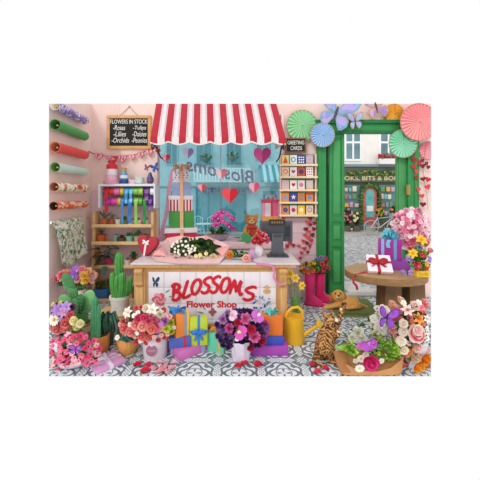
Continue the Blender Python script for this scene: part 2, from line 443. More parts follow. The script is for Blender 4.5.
# back wall with window and door openings
wx0, wx1, wz0, wz1 = X_(158), X_(281), .93, 3.32
dx0, dx1, dz1 = X_(319), X_(414), Z_(125)
mb = MB(); T0, T1 = DB, DB+.12
for a, b in (((-3, T0, 0), (wx0, T1, 4)), ((wx0, T0, 0), (wx1, T1, wz0)), ((wx0, T0, wz1), (wx1, T1, 4)), ((wx1, T0, 0), (dx0, T1, 4)), ((dx0, T0, dz1), (dx1, T1, 4)), ((dx1, T0, 0), (3.7, T1, 4))):
    mb.bb(a, b)
struct(mb.build('wall_back', PINKW, clip=clipper((0, 1, 2))))
struct(MB().bb((-2.84, 3.9, 0), (-2.72, DB+.12, 4)).build('wall_left', PINKL, clip=clipper((0, 2, 3))))
struct(MB().bb((X_(121), DB-.02, 1.75), (wx0, DB+.001, 4)).build('trim_pilaster', M('f3d9d1', .8, .03, 4), clip=clipper((2,))))
# wainscot boards right of counter and behind shelves, lower-wall shade in their colour
mb = MB()
for k in range(7): mb.bb((wx1+.03, DB-.018, .17+k*.2), (dx0-.05, DB+.001, .17+k*.2+.192))
struct(mb.build('trim_shaded_wainscot_right', SHADE_MAUVE))
mb = MB()
for k in range(9): mb.bb((-2.708, DB-.012, .15+k*.2), (wx0-.02, DB+.001, .15+k*.2+.196))
struct(mb.build('trim_shaded_wainscot_left', M('e6c6c9', .75, .04, 6)))
struct(MB().bb((wx1-.1, DB-.035, 0), (dx0-.05, DB, .17)).build('baseboard_right', M('e6cfd3', .7, .04), bevel=.006))
struct(MB().bb((-2.72, DB-.03, 0), (wx0, DB, .15)).build('baseboard_back', M('d8bcc4', .7, .04), bevel=.006))
struct(MB().bb((-2.72, 4.3, 0), (-2.69, DB-.03, .15)).build('baseboard_left', M('d8bcc4', .7, .04), bevel=.006, clip=clipper((0,))))
struct(MB().bb((-2.72, 4.1, .15), (-2.708, DB-.012, 1.25)).build('trim_shaded_wainscot_side', M('ecd0ce', .75, .05, 6), clip=clipper((0,))))  # low panel with the left wall's shade gradient put into its colour
# bay window
win = thing('window_1', None, None, (0, DB, 0)); struct(win)
gx0, gx1, gy = -1.95, 1.15, .68
mb = MB(); mb.bb((gx0, .12, .91), (gx1, gy+.06, 1.02)); mb.bb((wx0+.002, -.02, .935), (wx1-.002, .125, 1.02)); mb.bb((wx0-.06, -.12, .90), (wx1+.06, -.0, 1.02))
mb.build('sill', M('e3c3ca', .55, .04), win, bevel=.008)
mb = MB(); mb.bb((gx0-.08, .12, .91), (gx0, gy+.06, wz1)); mb.bb((gx1, .12, .91), (gx1+.08, gy+.06, wz1)); mb.bb((gx0-.08, .12, wz1), (gx1+.08, gy+.06, wz1+.08))
mb.build('bay_lining', M('d9c4cb', .7), win)
mb = MB()
for x in (gx0, gx1-.06): mb.bb((x, gy-.03, 1.02), (x+.06, gy+.03, wz1))
mb.bb((gx0, gy-.03, 1.02), (gx1, gy+.03, 1.06)); mb.bb((gx0, gy-.03, wz1-.06), (gx1, gy+.03, wz1)); mb.bb((-.40, gy-.012, 1.06), (-.385, gy+.012, wz1-.06))
mb.build('window_frame', M('a9c4c9', .5), win)
MB().bb((gx0+.06, gy-.006, 1.06), (gx1-.06, gy+.006, wz1-.06)).build('pane', glassmat('tinted_glass', 'eaf5f7', .05), win)
mb = MB()
for x in (wx0-.055, wx1): mb.bb((x, -.03, 1.02), (x+.055, .0, wz1))
mb.build('casing', M('eed6d6', .6), win, bevel=.004)
LILAC = M('a3aed0', .5)
text('Blossoms', 'lettering', LILAC, win, (W(222, 172, 5.97)-win.location), width=1.45, mirror=True, rot=(PI/2, math.radians(12), 0), shear=.3, bold=.0015)
text('FLOWER SHOP', 'lettering', LILAC, win, (W(226, 191, 5.97)-win.location), width=1.15, mirror=True)
# door: panelled green leaves standing open in their frame
GRN = M('378d4e', .45, .08, 5); GRN2 = M('2a7542', .5, .08, 5); GRNL = M('4ba05f', .45, .06, 5); GRND = M('1f5a35', .5, .08, 5)
door = thing('door_1', None, None, (0, DB, 0)); struct(door)
def dz(py): return Z_(py)
mb = MB()
mb.bb((X_(316), -.07, 0), (X_(325), .12, dz(122))); mb.bb((X_(317.5), -.085, 0), (X_(320), -.06, dz(123)))
mb.bb((X_(406), -.07, 0), (X_(417), .12, dz(122))); mb.bb((X_(412), -.085, 0), (X_(414.5), -.06, dz(123)))
mb.bb((X_(325), -.065, dz(133)), (X_(406), .12, dz(122)))
mb.build('door_frame', GRN, door, bevel=.006)
mb = MB(); mb.bb((X_(314.5), -.11, dz(124.5)), (X_(418.5), .02, dz(121))); mb.bb((X_(325), -.08, dz(134)), (X_(406), -.05, dz(131.5)))
mb.build('cornice', GRN2, door, bevel=.008)
MB().bb((X_(325), .05, 0), (X_(329), .12, dz(133))).build('jamb', GRND, door)
mb = MB(); x0, x1 = X_(329), X_(344)
mb.bb((x0, -.0, .02), (x1, .05, dz(133)))
for x in (x0, x1-.05): mb.bb((x, -.02, .02), (x+.05, .0, dz(133)))
for p in (133, 217, 242, 285):
    mb.bb((x0+.05, -.017, dz(p+5 if p < 280 else 297)), (x1-.05, .0, dz(p)))
lf = mb.build('door_leaf', GRN, door, bevel=.004)
for a, b in ((139, 216), (223.5, 241), (248.5, 284)):
    m2 = MB(); m2.bb((x0+.075, -.014, dz(b-2)), (x1-.075, .0, dz(a+2))); m2.build('raised_panel', GRNL, lf, bevel=.008)
mb = MB(); x0, x1 = X_(396.5), X_(406)
mb.bb((x0, -.01, .02), (x1, .05, dz(133))); mb.bb((x0+.03, -.028, .02), (x0+.06, -.01, dz(134)))
lf = mb.build('door_leaf', M('4f995c', .45, .08, 5), door, bevel=.004)
for py in (190, 280, 150):
    m2 = MB(); m2.bb((X_(404), -.085, dz(py+5)), (X_(407.5), -.068, dz(py-5))); m2.tube([(X_(405.7), -.09, dz(py+5)), (X_(405.7), -.09, dz(py-5))], .012, 8)
    m2.build('hinge', M('b99a5b', .35, .1, metal=.6), door)
MB().bb((X_(325), -.02, 0), (X_(406), .14, .035)).build('threshold', M('b9b2a8', .7), door, bevel=.008)
# the street outside
struct(MB().bb((-9, DB+.12, -.15), (13, 13.6, -.02)).build('street', multi('cobblestones', ['b5b3b3', '9c9fa9', 'c9c3bb', '8c919c', 'cfcac4', 'a6a4a5'], 15, .8, (1, 1.0, 1)), clip=clipper((0, 1))))
struct(MB().bb((-9, 13.6, -.15), (13, 15.6, .02)).build('pavement', M('b5b0aa', .8, .1, 5), clip=clipper((0, 1))))
mb = MB(); mb.bb((X_(352), DB+.16, -.02), (X_(379), DB+.48, .03)); mb.bb((X_(349), DB+.5, -.02), (X_(373), DB+.9, .02))
struct(mb.build('trim_doorstep', M('cdc8c6', .8, .08, 8), bevel=.01))
# teal café across the street
F1 = 14.6; s1 = S(F1)
caf = thing('street_building', 'teal painted building with a white balcony seen through the shop window', 'building', (0, F1, 0))
def f1(px0, py0, px1, py1, y0, y1): return ((px0-240)*s1, y0, EYE-(py1-HY)*s1), ((px1-240)*s1, y1, EYE-(py0-HY)*s1)
TEAL = M('a6ced6', .7, .08, 2)
MB().bb((-8, 0, 0), (3.7, .4, 6.1)).build('wall', TEAL, caf)
MB().bb(*f1(100, 183, 312, 186.5, -.12, 0)).build('cornice', M('a8cfd4', .6), caf)
for px0, px1, a, b in ((166, 178, 120, 165), (196, 212, 120, 166), (226, 242, 120, 166), (256, 272, 120, 160), (262, 276, 190, 222), (168, 182, 190, 226)):
    wf = MB().bb(*f1(px0, a, px1, b, -.06, .02)).build('window', M('9fcad0', .6), caf)
    g = MB(); mw = (px0+px1)/2; my = (a+b)/2
    for q0, q1 in ((px0+1, mw-.4), (mw+.4, px1-1)):
        for z0, z1 in ((a+1, my-.4), (my+.4, b-1)): g.bb(*f1(q0, z0, q1, z1, -.07, -.05))
    g.build('panes', M('5f97a6', .25, .2, 1, spec=.5), wf)
sf = MB().bb(*f1(196, 188, 246, 233, -.08, .02)).build('shopfront', M('3d8d9b', .5, .1, 2), caf)
g = MB()
for i in range(4): g.bb(*f1(198+i*12, 192, 208+i*12, 222, -.1, -.07))
g.build('panes', M('4f9aa8', .25, .25, 1, spec=.5), sf)
bal = MB().bb(*f1(196, 181, 250, 183, -.9, 0)).bb(*f1(196, 169.5, 250, 171, -.9, -.84)).build('balcony', M('bfe0e4', .6), caf)
g = MB()
for i in range(19): g.bb(*f1(196.4+i*2.85, 171, 197.7+i*2.85, 181, -.89, -.85))
g.build('balusters', M('d5eef0', .6), bal)
aw = MB(); a0, a1 = f1(259, 164, 285, 165, -.05, 0)
for i in range(9):
    px = 259+i*3; p0 = f1(px, 165, px+3, 166, 0, 0); z0 = EYE-(165-HY)*s1; z1 = EYE-(181-HY)*s1
    xa, xb = (px-240)*s1, (px+3-240)*s1
    aw.add([(xa, 0, z0), (xb, 0, z0), (xb, -1.2, z1), (xa, -1.2, z1), (xa, 0, z0-.06), (xb, 0, z0-.06), (xb, -1.2, z1-.12), (xa, -1.2, z1-.12)],
           [(0, 1, 2, 3), (4, 7, 6, 5), (3, 2, 6, 7), (0, 3, 7, 4), (1, 5, 6, 2)], i % 2)
aw.build('canopy', [M('4f9fae', .7), M('b7dfe4', .7)], caf)
for px, py in ((206, 158), (233, 157)):
    h = thing('hanging_basket', 'leafy hanging basket outside the teal building, '+('left' if px < 220 else 'right')+' one of the pair', 'plant', W(px, py+5, F1-.55))
    m2 = MB().lathe([(.04, 0), (.2, .12), (.24, .25)], 12); m2.tube([(0, 0, .25), (0, 0, 1.0), (0, .47, 1.0)], .012, 4); m2.build('basket', M('6d8f86', .7), h)
    foliage(h, F1-.55, px, py-1, 5.5, 4.5, .22, 46, 3.2, ['7fb59a', '5f9a86', '94c4a6'], .4, seed=px)
def chair_cafe(px, lab):
    d = 11.8; c = thing('cafe_chair', lab, 'chair', (X_(px, d), d, -.02)); LB = M('bfe3ee', .5)
    MB().lathe([(.22, .45), (.23, .47), (.22, .49)], 14, capt=True).build('seat', LB, c)
    for x, y in ((-.16, -.16), (.16, -.16), (-.16, .16), (.16, .16)): MB().tube([(x*1.15, y*1.15, 0), (x, y, .46)], .016, 6).build('leg', LB, c)
    m2 = MB(); m2.tube([(-.19, .18, .48), (-.2, .22, .92), (0, .24, 1.02), (.2, .22, .92), (.19, .18, .48)], .016, 6)
    for x in (-.1, 0, .1): m2.tube([(x, .19, .48), (x, .23, .98)], .01, 5)
    m2.build('backrest', LB, c)
chair_cafe(197, 'pale blue metal café chair outside, left one beyond the window glass')
chair_cafe(212, 'pale blue metal café chair outside, right one nearer the orchid bowl')
tb = thing('cafe_table', 'round pale blue café table between two chairs outside the window', 'table', (X_(204.5, 11.7), 11.5, -.02))
MB().lathe([(.3, .72), (.32, .74), (.3, .76)], 18, capt=True).build('tabletop', M('c6e7ef', .5), tb)
MB().lathe([(.2, 0), (.18, .03), (.03, .06), (.025, .72)], 12).build('pedestal', M('b2d8e4', .5), tb)
# bookshop across the street, seen through the door
F2 = 15.6; s2 = S(F2)
bk = thing('bookshop', 'book shop across the street with white boarded upper floor and red arched door', 'shop', (0, F2, 0))
def f2(px0, py0, px1, py1, y0, y1): return ((px0-240)*s2, y0, EYE-(py1-HY)*s2), ((px1-240)*s2, y1, EYE-(py0-HY)*s2)
mb = MB(); mb.bb(*f2(318, 110, 424, 168, .02, .5))
for i in range(53): mb.bb(*f2(318+i*2, 110, 319.7+i*2, 166, 0, .03))
mb.build('upper_wall', M('f4f1ec', .7, .04, 2), bk)
mb = MB().bb(*f2(318, 164.5, 424, 167, -.2, 0)); mb.build('ledge', M('7f8f95', .6), bk)
MB().bb(*f2(318, 167, 424, 182, -.12, .5)).build('fascia', M('5c6457', .6, .12, 3), bk)
MB().bb(*f2(318, 182, 424, 228.5, 0, .5)).build('lower_wall', M('54604f', .6, .12, 2), bk)
GOLD = M('e8d9a0', .5)
text('BOOKS, BITS & BOBS', 'lettering', GOLD, bk, (X_(367.8, F2-.15), -.14, EYE-(178.6-HY)*s2), width=66*s2, height=4.9*s2, bold=.001)
for a, b in ((344.5, 361), (379, 397), (404, 420)):
    wf = MB().bb(*f2(a, 129, b, 161, -.06, .02)).build('window', M('fbfbfa', .6), bk); g = MB(); mw = (a+b)/2
    for q0, q1 in ((a+1.5, mw-.9), (mw+.9, b-1.5)):
        for z0, z1 in ((131, 141.5), (143.5, 159)): g.bb(*f2(q0, z0, q1, z1, -.07, -.05))
    g.build('panes', M('6d8f99', .2, .3, 1, spec=.5), wf)
def shopwin(a, b, nm):
    wf = MB().bb(*f2(a, 184, b, 217, -.05, .02)).build('shop_window', M('3d5048', .5), bk)
    MB().bb(*f2(a+1, 185, b-1, 216, -.06, -.04)).build('pane', M('4f7672', .2, .35, 2, spec=.5), wf)
    return wf
for a, b in ((322, 339), (342, 360.5), (377.5, 398), (401, 420)): shopwin(a, b, '')
BKC = [('pale pink', 'd9b4b4'), ('teal', '7fb7b2'), ('cream', 'e0d6c4'), ('dusty red', 'b7746e'), ('grey blue', '7f9fb0'), ('moss green', '6d9468'), ('ochre', 'd9b05a'), ('lilac', 'c0a1bd')]
r = random.Random(4)
for wi, (wn, x0) in enumerate((('left', 344), ('right', 379.5))):
    for row, (rn, py) in enumerate((('top', 191.5), ('second', 199), ('third', 207), ('bottom', 214.8))):
        px = x0
        for k in range(3):
            nm, c = BKC[(row*3+k+wi*5) % 8]; wpx = r.uniform(2.4, 4); hp = r.uniform(3.4, 5.6)
            o = MB().bb(*[Vector(q)+Vector((0, F2, 0)) for q in f2(px, py-hp, px+wpx, py, -.16, -.062)]).build('display_book', M(c, .6), bevel=.01)
            tag(o, nm+' book standing in the '+rn+' row of the '+wn+' bookshop window', 'book', 'books shown in the bookshop windows'); px += wpx+r.uniform(.6, 1.8)
# arched door
def arch(w_, h_, n=10): return [(-w_/2, 0), (w_/2, 0)]+[(w_/2*math.cos(PI*i/n), h_-w_/2+w_/2*math.sin(PI*i/n)) for i in range(n+1)]
b0 = Vector((X_(369, F2), 0, .12)); hD = EYE-(187-HY)*s2-.12
dl = MB().prism(arch(13.5*s2, hD), .1, Matrix.Translation(b0+Vector((0, -.1, 0)))).build('door', M('d0655c', .5, .08, 3), bk)
m2 = MB().prism(arch(8.5*s2, hD*.68), .03, Matrix.Translation(b0+Vector((0, -.12, hD*.26)))); m2.build('door_pane', M('5fb0ae', .3, .2, 3, spec=.5), dl)
m2 = MB().bb(b0+Vector((-.17, -.14, hD*.40)), b0+Vector((.17, -.12, hD*.40+.3))); m2.build('door_notice', M('eef2ee', .6), dl)
m2 = MB().bb(b0+Vector((-.22, -.12, .1)), b0+Vector((.22, -.1, .5))); m2.build('door_panel', M('b9544e', .5), dl, bevel=.01)
MB().bb(*[Vector(q)+Vector((0, F2, 0)) for q in f2(360, 225, 378, 229.5, -.75, -.02)]).build('door_step_stone', M('a7a39a', .8)).name
st = bpy.data.objects['door_step_stone']; struct(st); st.name = 'trim_bookshop_step'
mt = MB().bb((X_(361, F2-.5), F2-.7, EYE-(225-HY)*s2), (X_(373, F2-.5), F2-.12, EYE-(225-HY)*s2+.03)).build('door_mat', M('4fa3b8', .8, .1)); tag(mt, 'blue mat on the step before the red arched door across the street', 'mat')
def leafrope(name, pts, size, n, cols, seed, lab, cat, dots=None):
    """garland: leaves massed along a path (world coordinates)"""
    r = random.Random(seed); t = thing(name, lab, cat, pts[0]); mb = MB(); o = Vector(pts[0])
    mb.tube([Vector(p)-o for p in pts], size*.12, 5, 0)
    for i in range(n):
        u = r.random()*(len(pts)-1); k = min(int(u), len(pts)-2); p = Vector(pts[k]).lerp(Vector(pts[k+1]), u-k)-o
        p += Vector((r.uniform(-.5, .5), r.uniform(-.6, 0), r.uniform(-.5, .5)))*size
        X = aim((r.uniform(-1, 1), -.6, r.uniform(-1, 1)), r.uniform(0, 6), 1, p); leafshape(mb, X, size, size*.3, .2, .4, r.randrange(len(cols)))
    mb.build('leaves', [M(c, .6) for c in cols], t, fixn=False)
    if dots:
        for c in dots:
            m2 = MB()
            for i in range(max(3, n//20)):
                u = r.random()*(len(pts)-1); k = min(int(u), len(pts)-2); p = Vector(pts[k]).lerp(Vector(pts[k+1]), u-k)-o
                m2.ball(p+Vector((r.uniform(-.3, .3)*size, -.55*size, r.uniform(-.4, .4)*size)), size*.22, 6, 4)
            m2.build('blooms', M(c, .6), t)
    return t
rad = 9.3*s2
arc = [W(369, 0, F2-.2)*Vector((1, 1, 0)) if 0 else Vector((X_(369, F2)-rad, F2-.14, .3+i*.3)) for i in range(5)]
arc += [Vector((X_(369, F2)+rad*math.cos(PI-PI*i/8), F2-.14, 1.75+rad*1.3*math.sin(PI-PI*i/8))) for i in range(9)]
arc += [Vector((X_(369, F2)+rad, F2-.14, 1.5-i*.3)) for i in range(4)]
leafrope('door_wreath', arc, .13, 330, ['4f7d3c', '3a6a34', '6e9a48'], 3, 'green leaf arch growing around the red bookshop door', 'plant', ['b05a70'])
leafrope('fascia_garland', [Vector((X_(p, F2), F2-.2, EYE-(173-HY)*s2+.05*math.sin(p))) for p in range(346, 397, 5)], .14, 170, ['5c8a3e', '88a84a', '3f6b34'], 8, 'leafy garland with bright flowers above the bookshop name', 'garland', ['e0b030', 'd6583f', 'e8d27a'])
ft = thing('window_box', 'red flower window box under the right upper window of the bookshop', 'planter', W(387, 164.5, F2-.15))
MB().bb((-10*s2, -.3, 0), (10*s2, .0, .28)).build('box', M('e9e7e6', .6), ft)
mb = MB(); r = random.Random(2)
for i in range(60): mb.ball((r.uniform(-.55, .55), -.15+r.uniform(-.15, .1), .3+r.uniform(0, .22)), .07, 6, 4, i % 3)
mb.build('blooms', [M('b3364a', .6), M('c9485a', .6), M('4f7a44', .6)], ft)
def tubplant(px, py, hpx, wpx, cols, lab, seed, dots, d=F2-.9):
    t = thing('tub_plant', lab, 'plant', Vector((X_(px, d), d, .02)))
    MB().lathe([(.16, 0), (.2, .22), (.22, .3), (.2, .28)], 12).build('tub', M('6d6258', .7), t)
    foliage(t, d, px, py, wpx/2, hpx/2, .25, 110, 4, cols, .35, seed=seed)
    for c in dots:
        m2 = MB(); r = random.Random(seed)
        for i in range(9): m2.ball(W(px+r.uniform(-.4, .4)*wpx, py+r.uniform(-.45, .3)*hpx, d-.28)-t.location, .07, 6, 4)
        m2.build('blooms', M(c, .6), t)
GC = ['4b6a45', '5f7f58', '3a5638']
tubplant(347, 217, 18, 9, GC, 'dark leafy tub plant with pink flowers left of the bookshop door', 11, ['c96a7c'])
tubplant(356.5, 218, 13, 6, GC, 'leafy tub plant with cream flowers close left of the red door', 12, ['e3d2a0'])
tubplant(380, 213, 12, 7, GC, 'leafy tub plant with purple and yellow blooms right of the red door', 13, ['8a4fa0', 'dcc24e'])
tubplant(394, 214, 16, 9, GC, 'tub plant with orange flowers at the right bookshop window', 14, ['d07a48'])
# bicycle leaning before the shop
d = F2-2.1; bi = thing('bicycle', 'silver bicycle parked before the bookshop window', 'bicycle', (X_(383, d), d, .02)); ST = M('aeb6ba', .4, .08, metal=.3)
wr = .33
for x in (-.55, .52):
    m2 = MB(); m2.tube([(x+wr*math.cos(2*PI*i/24), 0, wr+wr*math.sin(2*PI*i/24)) for i in range(25)], .022, 6, cap=False)
    for i in range(12): m2.tube([(x, 0, wr), (x+wr*math.cos(PI*i/6), 0, wr+wr*math.sin(PI*i/6))], .004, 3)
    m2.ball((x, 0, wr), .04, 8, 6); m2.build('wheel', ST, bi)
m2 = MB()
for a, b in (((-.55, 0, wr), (-.15, 0, .32)), ((-.15, 0, .32), (-.28, 0, .85)), ((-.55, 0, wr), (-.25, 0, .75)), ((-.15, 0, .32), (.36, 0, .72)), ((-.25, 0, .75), (.34, 0, .82)), ((.52, 0, wr), (.32, 0, .95))): m2.tube([a, b], .022, 6)
m2.build('bicycle_frame', ST, bi)
m2 = MB().tube([(.28, -.25, 1.02), (.38, -.2, 1.0), (.33, 0, .96), (.38, .2, 1.0), (.28, .25, 1.02)], .016, 6); m2.build('handlebar', ST, bi)
MB().ball((-.3, 0, .89), (.14, .07, .04), 10, 6).build('saddle', M('7a6a5c', .6), bi)
m2 = MB().bb((.36, -.17, .72), (.64, .17, .95)); m2.build('basket', M('9fb8b0', .7, .2, 60), bi, bevel=.02)
# ---------------------------------------------------------------- awning over the window
REDC, CREAM = M('b52c3b', .8, .08, 12), M('e3dad9', .8, .04, 12); LAV = M('cdb8c8', .8, .05)
aw = thing('awning', 'red and cream striped awning with scalloped valance over the shop window', 'awning', (0, DB, Z_(108)))
zt, zf, yf = Z_(99)-aw.location.z, (EYE-(137-HY)*S(4.45))-aw.location.z, -.85
xl0, xr0, xl1, xr1 = X_(157), X_(275), X_(150.5, 4.45), X_(285.5, 4.45)
NS = 19
mb = MB(); vb = MB(); drop = 7*S(4.45)
for i in range(NS):
    u0, u1 = i/NS, (i+1)/NS; m = 0 if i % 2 == 0 else 1
    a0, a1 = xl0+(xr0-xl0)*u0, xl0+(xr0-xl0)*u1; b0, b1 = xl1+(xr1-xl1)*u0, xl1+(xr1-xl1)*u1
    mb.add([(a0, 0, zt), (a1, 0, zt), (b1, yf, zf), (b0, yf, zf), (a0, 0, zt-.015), (a1, 0, zt-.015), (b1, yf, zf-.015), (b0, yf, zf-.015)], [(0, 1, 2, 3), (4, 7, 6, 5), (3, 2, 6, 7), (0, 4, 5, 1), (0, 3, 7, 4), (1, 5, 6, 2)], m)
    c = .12*(u1-u0); 
    if m: # grey pin lines inside the cream stripes
        for f in (.15, .85):
            pa = a0+(a1-a0)*f; pb = b0+(b1-b0)*f
            mb.strip([(pa, -.003, zt+.004), (pb, yf-.003, zf+.004)], (.012, 0, 0), .004, 2)
    n = 4
    for k in range(n):
        v0, v1 = u0+(u1-u0)*k/n, u0+(u1-u0)*(k+1)/n
        q0, q1 = xl1+(xr1-xl1)*v0, xl1+(xr1-xl1)*v1
        w0, w1 = drop*(.66+.42*abs(math.sin(PI*v0*6.5+.4))), drop*(.66+.42*abs(math.sin(PI*v1*6.5+.4)))
        vb.add([(q0, yf-.006, zf+.0), (q1, yf-.006, zf+.0), (q1, yf-.012, zf-w1), (q0, yf-.012, zf-w0), (q0, yf+.006, zf), (q1, yf+.006, zf), (q1, yf+.0, zf-w1), (q0, yf, zf-w0)], [(0, 3, 2, 1), (4, 5, 6, 7), (3, 7, 6, 2)], m)
        vb.strip([(q0, yf-.008, zf-w0), (q1, yf-.008, zf-w1)], (0, 0, .022), .012, 1)
mb.build('canopy', [REDC, CREAM, LAV], aw, clip=clipper((2,), aw.location), fixn=False)
vb.build('valance', [REDC, CREAM], aw, fixn=False)
for xa, xb in ((xl0, xl1), (xr0, xr1)):
    sb = MB(); sb.add([(xa, -.0, zt-.02), (xb, yf, zf-.01), (xb, yf, zf-drop*.9), (xa+(xb-xa)*.2, -.1, zf-drop*.6), (xa, 0, zf-drop*.5)], [(0, 1, 2, 3, 4)], 1)
    sb.build('side_flap', [REDC, CREAM], aw, fixn=False, clip=clipper((2,), aw.location))
IRON = M('4a4246', .5, .1, metal=.4)
for sx in (xl1+.03, xr1-.03):
    m2 = MB(); m2.tube([(sx, 0, zf-.28), (sx, -.4, zf-.25), (sx, yf+.05, zf-.05)], .014, 6)
    m2.tube([(sx, yf+.02+.07*math.cos(a*.6)*(1-a*.06), zf-.15+.07*math.sin(a*.6)*(1-a*.06)) for a in range(12)], .012, 6); m2.build('bracket', IRON, aw)
# ---------------------------------------------------------------- wrapping paper rolls on the left wall
WX = -2.72; WOOD = M('dcae72', .55, .14, 9, kind='wood', stretch=(6, 6, .8)); WOODX = M('d9a86a', .55, .14, 9, kind='wood', stretch=(.8, 6, 6))
RG = 'wrapping paper rolls on the left wall'
def roll(z, mat, lab, r=.068, y0=4.1, y1=4.93, dzz=0, core='e9d2a8', clipit=False, cap=None):
    t = thing('paper_roll', lab, 'wrapping paper', (WX+.085, (y0+y1)/2, z), RG); h = (y1-y0)/2
    p0, p1 = (0.02, -h, -dzz), (-.005, h, dzz)
    mb = MB(); mb.tube([p0, p1], r, 22, 0, cap=False)
    mb.tube([p0, p1], r*.97, 22, 1, cap=False)
    rim = [(p0[0]+r*.985*math.cos(2*PI*i/22), p0[1], p0[2]+r*.985*math.sin(2*PI*i/22)) for i in range(23)]
    mb.tube(rim, r*.04, 5, 1, cap=False)
    ra = MB(); c = Vector(p1); ra.lathe([(r*.3, 0), (r*.97, 0)], 22, (0, 0, 0), 1, aim((0, 1, 0), 0, 1, c), capb=False); mb.merge(ra)
    mb.build('paper', [mat, cap or M('efe6d6', .7)], t, fixn=False, clip=clipper((2,), t.location) if clipit else None)
    m2 = MB(); m2.tube([(p0[0], p0[1]+.05, p0[2]), (p1[0], p1[1]+.09, p1[2])], .014, 8); m2.build('rod', M('c9a36a', .5), t)
    m2 = MB()
    m2.tube([(-.085, h+.06, dzz), (.0, h+.06, dzz)], .012, 8); m2.ball((p1[0], h+.095, dzz), .022, 8, 6); m2.build('holder', M('a8895a', .4, metal=.5), t)
    return t
def stripemat(name, c1, c2, sc):
    return M(c1, .6, .1, sc, kind='wavey', h2=c2)
roll(3.13, multi('purple_print', ['8d76b5', 'c9bde0', '7b5fa8', 'e6def0', '9c86c0'], 30), 'purple and white patterned paper roll, topmost on the left wall', clipit=True)
roll(2.858, M('4f9f58', .45, .06, 5), 'plain green paper roll, second from the top on the left wall', r=.074, cap=M('5c9a58', .6))
roll(2.54, M('e4524f', .45, .06, 5), 'plain red paper roll, third from the top on the left wall', r=.074, cap=M('dc8f6c', .6))
roll(2.255, M('c6ddd0', .45, .05, 5), 'pale mint green paper roll under the red roll', r=.07, cap=M('86b873', .6))
roll(1.975, multi('floral_print', ['f7f0dc', 'f7f0dc', 'd9503f', 'f3e6c8', 'efb24a', '6f9a5a', 'e8877a', 'f7f0dc'], 17), 'cream paper roll with red and yellow floral print on the left wall', r=.066, y0=4.08, cap=M('c98d7a', .6))
roll(1.705, multi('coral_print', ['e6683f', 'f3c9a8', 'e2593a', 'f6dcc4', 'e97d55'], 34, stretch=(1, .5, 1)), 'coral and white speckled paper roll above the hanging leaf print sheet', r=.06, y0=4.07, cap=M('6d4a3a', .6))
t = thing('paper_sheet', 'hanging sheet of white wrapping paper with green leaf print on the left wall', 'wrapping paper', (WX+.07, 4.5, 1.47), RG)
LEAFP = multi('leaf_print', ['f4efe6', 'a9bf9a', 'f6f2ea', '6f8f6a', 'efe9dc', '8fa985', 'd8d8a8', 'f2ece6', '55785a', 'e9d9d4'], 30, .7)
mb = MB()
def sheet(u, v):
    y = -.43+.85*u; zz = -v*(.62+.05*math.sin(u*5)+.03*u)
    return (.01+.02*math.sin(v*4+u*3)+.03*v+.05*v*(1-u), y+.13*v*(1-u*.6), zz)
mb.grid(sheet, 16, 16)
mb.tube([(0, -.43, 0), (0, .42, 0)], .022, 10, 0)
mb.build('paper', LEAFP, t, fixn=False)
MB().tube([(0, -.42, 0), (0, .53, 0)], .013, 8).build('rod', M('d8b47a', .5), t)
MB().tube([(-.07, .48, 0), (0, .48, 0)], .012, 8).ball((0, .54, 0), .022, 8, 6).build('holder', M('b09058', .4, metal=.4), t)
# ---------------------------------------------------------------- blackboard and pennants
def board(px0, py0, px1, py1, d, lab, nm='blackboard', fr=3, cat='blackboard', frame='d9a56e'):
    c = W((px0+px1)/2, (py0+py1)/2, d); t = thing(nm, lab, cat, c); s = S(d); w_, h_ = (px1-px0)*s, (py1-py0)*s; f = fr*s
    mb = MB()
    for a, b in (((-w_/2, -.02, h_/2-f), (w_/2, .02, h_/2)), ((-w_/2, -.02, -h_/2), (w_/2, .02, -h_/2+f)), ((-w_/2, -.018, -h_/2+f), (-w_/2+f, .02, h_/2-f)), ((w_/2-f, -.018, -h_/2+f), (w_/2, .02, h_/2-f))): mb.bb(a, b)
    mb.build('frame', M(frame, .55, .12, 12), t, bevel=.004)
    MB().bb((-w_/2+f*.9, -.008, -h_/2+f*.9), (w_/2-f*.9, .018, h_/2-f*.9)).build('slate', M('2c2b29', .8, .2, 20), t)
    return t, s
t, s = board(107, 115.5, 151, 149, DB-.045, 'blackboard listing flowers in stock, wooden frame, hung on the pink wall')
CHALK = M('f2efe9', .8)
text('FLOWERS IN STOCK', 'lettering', CHALK, t, (0, -.012, 10.2*s), width=37*s, height=4.2*s)
for i, (a, b) in enumerate((('-Roses', '-Tulips'), ('-Lilies', '-Daisies'), ('-Orchids', '-Peonies'))):
    text(a, 'lettering', CHALK, t, (-9.8*s+.01*i, -.012, (4.2-6.3*i)*s), width=(12, 12.5, 17.5)[i]*s, height=5*s, shear=.2)
    text(b, 'lettering', CHALK, t, (10.5*s, -.012, (4.2-6.3*i)*s), width=(13, 14, 15.5)[i]*s, height=5*s, shear=.2)
MB().tube([(-9*s, 0, 16.5*s), (0, .02, 26*s), (9*s, 0, 16.5*s)], .006, 5).ball((0, .025, 26*s), .018, 8, 6).build('hanging_cord', M('a2916f', .7), t)
t, s = board(285.5, 138, 306, 153, DB-.09, 'black sign reading GREETING CARDS above the card rack', 'card_sign', 1.3, 'sign', '8a5a48')
text('GREETING', 'lettering', CHALK, t, (0, -.012, 2.6*s), width=16.5*s, height=3.8*s)
text('CARDS', 'lettering', CHALK, t, (.3*s, -.012, -3*s), width=11.5*s, height=3.8*s)
pen = thing('heart_bunting', 'bunting of pink paper hearts with letters below the blackboard', 'bunting', W(122, 158, DB-.06))
pts = [(86, 149.5), (92, 153), (99, 155), (109, 156.5), (116, 156.5), (122, 156.3), (132, 155.5), (141, 153), (149, 150), (158, 147.5)]
